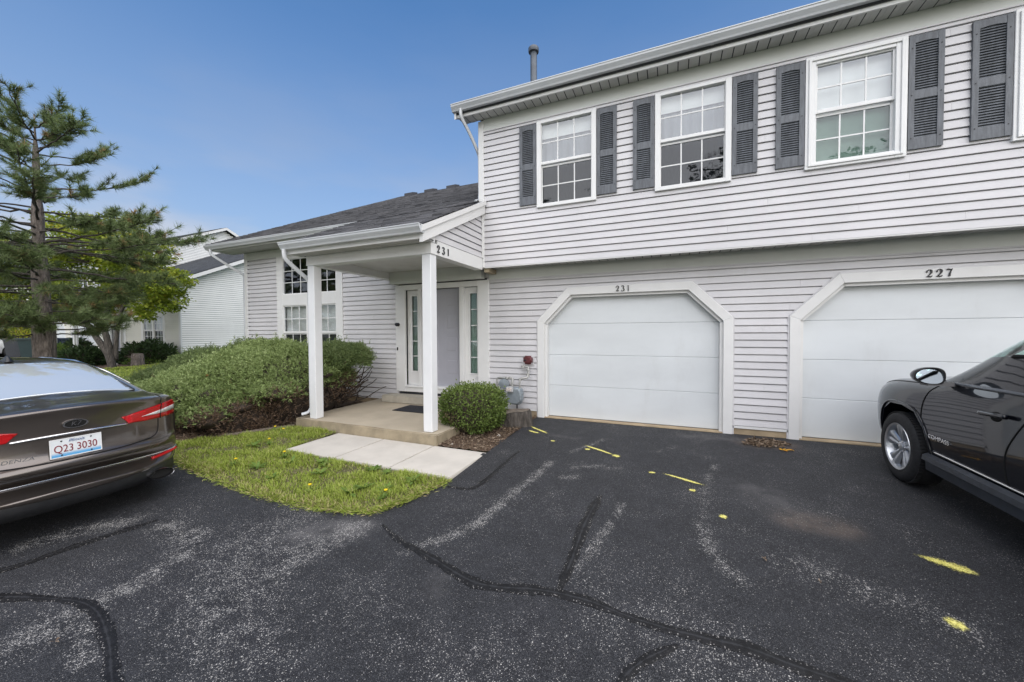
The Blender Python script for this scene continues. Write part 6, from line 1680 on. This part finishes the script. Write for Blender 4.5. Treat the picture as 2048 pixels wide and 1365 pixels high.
def ragged_edge():
    r = np.random.default_rng(73); P = []
    pts = edge_l; n = 5200
    for _ in range(n):
        i = r.integers(0, len(pts) - 1); a, b = np.array(pts[i]), np.array(pts[i + 1]); q = a + (b - a) * r.random(); P.append(q + r.normal(0, .028, 2) + np.array([.012, -.02]) * r.random())
    P = np.array(P); X, Y = P[:, 0], P[:, 1]; az = r.uniform(0, 6.28, n); D = unit(np.stack([np.cos(az), np.sin(az), r.uniform(.05, .7, n)], 1)); q = np.stack([X, Y, gh(X, Y) + .008], 1)
    me = leaf_mesh('grass_edge', q, D, r.uniform(.03, .075, n), r.uniform(.004, .008, n), np.clip(r.normal(.35, .3, n), 0, .9), F_GRASS); o = link('grass_edge', me); tag(o, 'dry ragged grass fringe along the asphalt edge', 'grass', kind='stuff')
ragged_edge()
grass('grass', 'mown lawn running back to the cream house', [(-9.2, .5), (-9.6, 4.5), (-19.2, 3.2), (-18.3, .2), (-19.5, -1.0), (-15, -3.0), (-11.0, -2.6)], 60000, .035, .075, .014, 72)

def weed(x, y, s, seed, flower):
    r = np.random.default_rng(seed); o = empty('dandelion', (x, y, gz(x, y) + .012), r.uniform(0, 6.28)); P = []; D = []; n = r.integers(7, 13)
    V = []; F = []
    for k in range(n):
        az = 2 * math.pi * k / n + r.uniform(-.2, .2); ln = s * r.uniform(.7, 1.15); el = r.uniform(.25, .9); rows = 6; c = []
        for i in range(rows):
            t = i / (rows - 1); d = ln * t; hh = math.sin(el) * d - .5 * ln * t * t * .5; w = s * .11 * (math.sin(math.pi * min(1, t * .92 + .06)) ** .6) * (1 + .45 * (i % 2))
            cx, cy = math.cos(az) * math.cos(el) * d, math.sin(az) * math.cos(el) * d
            V += [(cx - math.sin(az) * w, cy + math.cos(az) * w, max(.004, hh + .012)), (cx + math.sin(az) * w, cy - math.cos(az) * w, max(.004, hh + .012))]
        b = len(V) - rows * 2
        F += [(b+2*i, b+2*i+1, b+2*i+3, b+2*i+2) for i in range(rows - 1)]
    me = np_mesh('leaves', np.array(V), np.array(F), F_WEED, rnd=r.uniform(.1, 1, len(F)), smooth=True); link('leaves', me, None, o)
    if flower:
        mb = MB(); mb.tube([(0, 0, 0), (.01, 0, .05), (.015, .01, .085)], .003, 5); mb.build('stalk', F_WEED, o)
        mb = MB(); mb.lathe([(.004, 0), (.017, .006), (.018, .012), (.008, .017)], (.015, .01, .083), 'z', 10); mb.build('flower', F_DAND, o)
    tag(o, 'dandelion weed with yellow flower in the front lawn strip' if flower else 'leafy weed rosette in the front lawn strip', 'weed', 'flowering dandelions in the front lawn strip' if flower else 'weed rosettes in the front lawn strip')
r9 = np.random.default_rng(9)
for i, (x, y, s, fl) in enumerate([(-2.05, -3.42, .17, 0), (-1.98, -3.30, .13, 0), (-2.95, -2.98, .13, 0), (-2.86, -3.02, .10, 0), (-2.2, -2.93, .12, 0), (-2.0, -2.95, .10, 0), (-1.6, -3.02, .12, 0), (-2.7, -3.2, .12, 0), (-3.3, -3.1, .12, 0), (-3.6, -3.3, .12, 0), (-1.75, -3.25, .10, 0), (-4.35, -2.85, .13, 0), (-3.15, -3.45, .11, 0),
                                       (-1.66, -3.38, .09, 1), (-2.45, -3.52, .09, 1), (-3.55, -3.0, .08, 1), (-4.5, -2.35, .09, 1), (-4.75, -2.30, .09, 1), (-4.2, -2.75, .08, 1), (-3.95, -3.35, .08, 1)]): weed(x, y, s, 400 + i, fl)
# ------------------------------------------------------------------ neighbouring house: mirrored twin of this one, in cream
DX, DY, DZ_ = -29.03, 3.9, 0.16
nb = empty('townhouse', (DX, DY, DZ_)); nb.scale = (-1, 1, 1)
tag(nb, 'cream neighbouring townhouse with sunlit gable end behind the trees', 'house')
skip = set(o.name for p in HOUSE_NUM for o in [p] + list(p.children))
def swap(o, src):
    for i, sl in enumerate(o.material_slots):
        m = src.data.materials[i]
        if m is SIDING: nm = SIDING_NSUN if abs(abs(src.rotation_euler.z) - R(90)) < .01 else SIDING_N  # boards on the side walls take the copy with sunlight painted in
        elif m is SHINGLE: nm = SHINGLE_N
        else: continue
        sl.link = 'OBJECT'; sl.material = nm
for ch in list(house.children):
    if ch.name in skip: continue
    if ch.name.startswith(('doorbell', 'entry_light')): continue
    c = ch.copy(); COL.objects.link(c); c.parent = nb
    if c.type == 'MESH': swap(c, ch)
    for g_ in ch.children:
        d = g_.copy(); COL.objects.link(d); d.parent = c
        if d.type == 'MESH': swap(d, g_)
# their driveway, planting bed
dn = poly_sheet('driveway', [(-27.75, 3.9), (-40, 3.9), (-40, -14), (-27.75, -14)], 0.012, ASPHALT, 1.5); tag(dn, 'asphalt driveway of the cream neighbouring house', kind='structure')
bn = poly_sheet('planting_bed', [(-17.9, .4), (-18.4, 2.2), (-19.3, 3.85), (-24.2, 3.85), (-24.0, .9), (-21, .1), (-19, -.2)], 0.014, MULCH, .4, .01); tag(bn, 'mulch bed around the twin-trunked tree', kind='structure')

# timber edgings
TIMB = paint('old_timber', (.13, .105, .08), .95, .3, 9, stretch=(3, 3, 3), bmp=.6, bscale=30); TIMR = paint('red_timber', (.12, .055, .042), .95, .3, 9, bmp=.6, bscale=30)
def timber(a, b, w, h, mat, label):
    a, b = Vector((a[0], a[1], 0)), Vector((b[0], b[1], 0)); d = b - a; t = d.normalized(); n = Vector((-t.y, t.x, 0)); k = 8; mb = MB(); vs = []
    for i in range(k + 1):
        p = a + d * (i / k); z = gz(p.x, p.y)
        for u, v in ((-1, -.03), (1, -.03), (1, h), (-1, h)): vs.append(p + n * (u * w / 2 + random.uniform(-.008, .008)) + Vector((0, 0, z + v + random.uniform(-.006, .006))))
    mb.add(vs, [(i*4+j, i*4+(j+1) % 4, i*4+4+(j+1) % 4, i*4+4+j) for i in range(k) for j in range(4)] + [(0, 1, 2, 3), (k*4, k*4+1, k*4+2, k*4+3)])
    o = mb.build('edging_timber', mat); bevel(o, .01); tag(o, label, 'timber')
timber((-4.72, -1.98), (-5.25, -2.72), .09, .05, TIMB, 'grey edging timber along the juniper bed by the porch')
timber((-17.9, .35), (-19.3, -.25), .16, .16, TIMR, 'reddish timber edging the bed of the twin-trunked tree')

# weathered stump by the gas meter
def stump(name, label, x, y, rx, ry, h, mat, top, seed, tilt=0.0):
    r = np.random.default_rng(seed); n = 26; z0 = gz(x, y); mb = MB(); vs = []; lv = 7
    ph = r.uniform(0, 6.28, 4)
    for l in range(lv):
        f = l / (lv - 1)
        for k in range(n):
            a = 2 * math.pi * k / n; w = 1 + .10 * math.sin(2 * a + ph[0]) + .07 * math.sin(5 * a + ph[1]) + .05 * math.sin(9 * a + ph[2] + f) + .16 * (1 - f) ** 2 - (.10 if l == lv - 1 else 0)
            vs.append((math.cos(a) * rx * w, math.sin(a) * ry * w, -.03 + (h + .03) * f + tilt * math.cos(a) * f + (.012 * math.sin(4 * a) if l >= lv - 2 else 0)))
    mb.add(vs, [(l*n+k, l*n+(k+1) % n, (l+1)*n+(k+1) % n, (l+1)*n+k) for l in range(lv - 1) for k in range(n)]); mb.add(vs[-n:], [list(range(n))], 1)
    o = mb.build(name, [mat, top], None, (x, y, z0), auto=40); tag(o, label, 'stump'); return o
STOP = paint('stump_top', (.17, .14, .11), .95, .35, 12, stretch=(1, 1, 1), bmp=.8, bscale=26)
stump('tree_stump', 'weathered flat-topped stump under the gas meter', -1.47, -.62, .25, .22, .22, BARK2, STOP, 3, .03)
stump('tree_stump', 'grey stump beside the twin-trunked tree', -19.35, 2.1, .17, .17, .48, BARK, STOP, 4)

# stones
STONE = paint('pale_stone', (.42, .38, .33), .9, .2, 20, bmp=.4, bscale=40)
def rock(x, y, s, label, seed):
    r = np.random.default_rng(seed); bm = bmesh.new(); bmesh.ops.create_icosphere(bm, subdivisions=2, radius=s)
    for v in bm.verts: v.co *= 1 + .25 * math.sin(v.co.x / s * 3 + seed) * math.cos(v.co.y / s * 2.3) + r.uniform(-.07, .07); v.co.z *= .65
    me = bpy.data.meshes.new('stone'); bm.to_mesh(me); bm.free(); o = link('stone', me, STONE, None, (x, y, gz(x, y) + s * .3)); tag(o, label, 'stone')
rock(-1.42, -1.30, .032, 'small pale stone in the mulch beside the driveway', 1); rock(-1.86, -1.85, .022, 'pebble at the corner of the porch slab', 2); rock(-19.9, 1.55, .16, 'pale rock between the twin trunk and the grey stump', 3)
# leaf litter in the beds
def litter(name, label, poly, n, s, mat, seed):
    r = np.random.default_rng(seed); xs = [p[0] for p in poly]; ys = [p[1] for p in poly]; X = r.uniform(min(xs), max(xs), n * 3); Y = r.uniform(min(ys), max(ys), n * 3); k = in_poly(X, Y, poly); X, Y = X[k][:n], Y[k][:n]; n = len(X)
    P = np.stack([X, Y, gh(X, Y) + r.uniform(.012, .03, n)], 1); D = unit(np.stack([r.normal(size=n), r.normal(size=n), r.normal(0, .25, n)], 1))
    o = link(name, leaf_mesh(name, P, D, r.uniform(.5, 1.4, n) * s, r.uniform(.2, .6, n) * s, r.random(n), mat)); tag(o, label, 'litter', kind='stuff')
F_LIT = foliage_mat('dry_litter', [(.06, .038, .022), (.11, .072, .045), (.19, .14, .095), (.28, .22, .16)], trans=0)
litter('leaf_litter', 'dry leaf litter under the junipers', [(-4.76, -1.95), (-4.74, -.4), (-6.5, -1.5), (-8.2, -3.0), (-6.2, -3.16), (-5.6, -3.05), (-5.3, -2.8), (-4.95, -2.4)], 2600, .05, F_LIT, 81)
litter('bark_chips', 'bark chips in the bed beside the driveway', [(-1.29, -1.94), (-1.29, -.02), (-2.0, -.02), (-2.0, -1.94)], 2600, .035, F_LIT, 82)
litter('debris', 'patch of dead grass and needles in front of the wall between the garages', [(1.72, -.52), (1.85, -.25), (2.1, -.2), (2.28, -.33), (2.15, -.5), (1.95, -.58)], 500, .05, F_LIT, 83)
# fallen leaves
YL = foliage_mat('fallen_yellow_leaf', [(.62, .30, .01), (.75, .45, .02), (.5, .16, .01)], trans=.1)
def fallen(x, y, s, label, mat, seed, n=6):
    r = np.random.default_rng(seed); V = []; F = []
    for k in range(n):
        a = 2 * math.pi * k / n + r.uniform(-.2, .2); l = s * r.uniform(.6, 1.1); b = len(V)
        V += [(0, 0, .006), (math.cos(a - .35) * l * .55, math.sin(a - .35) * l * .55, .010 + r.uniform(0, .006)), (math.cos(a) * l, math.sin(a) * l, .006 + r.uniform(0, .012)), (math.cos(a + .35) * l * .55, math.sin(a + .35) * l * .55, .010 + r.uniform(0, .006))]; F.append((b, b+1, b+2, b+3))
    o = link('fallen_leaf', np_mesh('fallen_leaf', np.array(V), np.array(F), mat, rnd=r.random(n)), None, None, (x, y, dzv(x, y) + .004)); tag(o, label, 'leaf')
fallen(2.13, -.63, .07, 'bright yellow leaf on the debris between the garage doors', YL, 1); fallen(2.22, -.60, .05, 'orange-yellow leaf at the right end of the debris patch', YL, 2); fallen(1.45, -3.15, .030, 'small tan leaf on the asphalt below the yellow line', F_LIT, 3, 5); fallen(1.72, -3.27, .022, 'tiny tan leaf on the asphalt right of the pale streak', F_LIT, 4, 4); fallen(-2.33, -5.26, .035, 'tan leaf on the asphalt inside the curved crack', F_LIT, 5, 3); fallen(-5.42, -3.22, .05, 'yellow leaf at the lawn edge beside the sedan', YL, 6, 4)

# wheeled bins
def bin_(x, y, rz, col, label, h=1.08):
    m = paint('bin_plastic_%d' % int(abs(x*100)), col, .5, .1, 5); z0 = gz(x, y); t = empty('wheeled_bin', (x, y, z0 + .012), rz); tag(t, label, 'bin', 'wheeled bins at the neighbouring garage')
    mb = MB(); vs = [(-.24, -.26, .08), (.24, -.26, .08), (.24, .24, .06), (-.24, .24, .06), (-.31, -.36, h - .1), (.31, -.36, h - .1), (.31, .36, h - .06), (-.31, .36, h - .06)]; mb.add(vs, [(0, 3, 2, 1), (4, 5, 6, 7), (0, 1, 5, 4), (1, 2, 6, 5), (2, 3, 7, 6), (3, 0, 4, 7)]); mb.box(-.33, .33, -.38, .38, h - .13, h - .085); bevel(mb.build('bin_body', m, t), .02, 2)
    mb = MB(); mb.prism([(-.40, h - .08), (-.40, h - .04), (-.1, h + .02), (.34, h), (.38, h - .07)], 'x', -.34, .34); bevel(mb.build('lid', m, t), .012, 2)
    mb = MB(); mb.tube([(-.22, .40, h - .08), (.22, .40, h - .08)], .018, 8); mb.build('handle', PLASTIC, t)
    for s in (-1, 1):
        mb = MB(); mb.lathe([(.12, -.03), (.13, 0), (.12, .03)], (.30 * s, .28, .13), 'x', 18); w = mb.build('bin_wheel', RUBBER, t, auto=40)
        mb = MB(); mb.lathe([(.07, -.034), (.07, .034)], (.30 * s, .28, .13), 'x', 14); mb.build('wheel_hub', PIPE, w)
bin_(-30.38, 1.82, R(-25), (.045, .05, .06), 'dark grey wheeled bin left of the pine trunk')
bin_(-29.70, 2.10, R(-25), (.020, .042, .045), 'dark teal wheeled bin half behind the pine trunk')
bin_(-29.98, 3.08, R(-15), (.018, .032, .060), 'navy wheeled bin just right of the pine trunk')
bin_(-29.30, 3.45, R(-15), (.030, .045, .075), 'blue-grey wheeled bin behind the porch posts of the cream house')
# silver car in front of the neighbouring garage, only its corner shows
build_sedan((-34.6, -1.4, gz(-34.6, 1) + .012), R(90), 'silver car at the left edge beside the wheeled bins', P_SILVER, False)
# pots at the neighbouring porch
def pot(name, label, x, y, r0, r1, h, col, pr, ph, n, mat, seed):
    z0 = gz(x, y); t = empty(name, (x, y, z0)); tag(t, label, 'planter'); mb = MB(); mb.lathe([(r0, 0), (r1, h), (r1 + .015, h), (r1 + .015, h + .03), (r1 - .02, h + .03), (r1 - .03, h - .02), (.02, h - .03)], (0, 0, 0), 'z', 20); mb.build('pot', paint('pot_' + name + str(seed), col, .6, .1, 8), t, auto=40)
    r = np.random.default_rng(seed); d = unit(r.normal(size=(n, 3))); d[:, 2] = np.abs(d[:, 2]); P = d * np.array([pr, pr, ph]) * r.uniform(.5, 1.05, n)[:, None] + np.array([0, 0, h])
    link('plant', leaf_mesh('plant', P, unit(d + rvec(n, r) * .6), r.uniform(.06, .13, n), r.uniform(.03, .06, n), r.random(n), mat, fold=.1), None, t)['kind'] = 'stuff'
pot('flower_pot', 'white pot of yellow-green leaves left of the neighbouring porch', -24.65, 1.52, .14, .19, .42, (.55, .56, .55), .32, .45, 500, F_WEED, 91)
pot('flower_bowl', 'low tan bowl of green plants at the foot of the neighbouring porch', -23.34, 1.64, .26, .32, .20, (.35, .27, .2), .42, .35, 600, F_MAPLE, 92)
mb = MB(); mb.tube(curve([(0, 0, -.05), (0, 0, .9), (0, 0, 1.35), (-.08, -.03, 1.62), (-.25, -.10, 1.72), (-.36, -.15, 1.62)]), .014, 6); o = mb.build('garden_hook', BLACK, None, (-23.03, 2.75, gz(-23.03, 2.75)), smooth=True); tag(o, 'thin black curved garden hook behind the twin trunk', 'garden hook')
mb = MB()
mb.tube(curve([(-.26, 0, 0), (-.24, 0, .18), (-.1, 0, .33), (.1, 0, .33), (.24, 0, .18), (.26, 0, 0)]), .05, 7); o = mb.build('garden_arch', TIMR, None, (-20.58, 3.34, gz(-20.58, 3.34)), smooth=True); tag(o, 'small reddish-brown arch-shaped ornament below the cream house window', 'ornament')
# tall trees across the street behind the viewer (they show in the window and car reflections)
def far_row():
    src = broadleaf('street_tree', Vector((-3, -25, -.27)), 'tall leafy street tree across the court, seen in window reflections', [(0, 0, 9.5, 3.2), (2.2, 0, 7.5, 2.4), (-2.3, .5, 7.2, 2.5), (.4, 0, 12.2, 2.0), (-.8, 0, 5.2, 2.0)], .42, 3200, [([(0, 0, -.1), (0, 0, 3), (.1, 0, 7)], .28, .12)], F_YEW, BARK2, 99)
    src['group'] = 'street trees behind the viewer'
    for x, y, s, rz in ((4.5, -27, 1.08, 1.0), (11, -24, .92, 2.1), (-10.5, -26, 1.0, 3.0), (-18, -24, .9, 4.0)):
        c = src.copy(); COL.objects.link(c); c.location = (x, y, -.27); c.scale = (s, s, s); c.rotation_euler = (0, 0, rz)
        for ch in src.children: d = ch.copy(); COL.objects.link(d); d.parent = c
far_row()
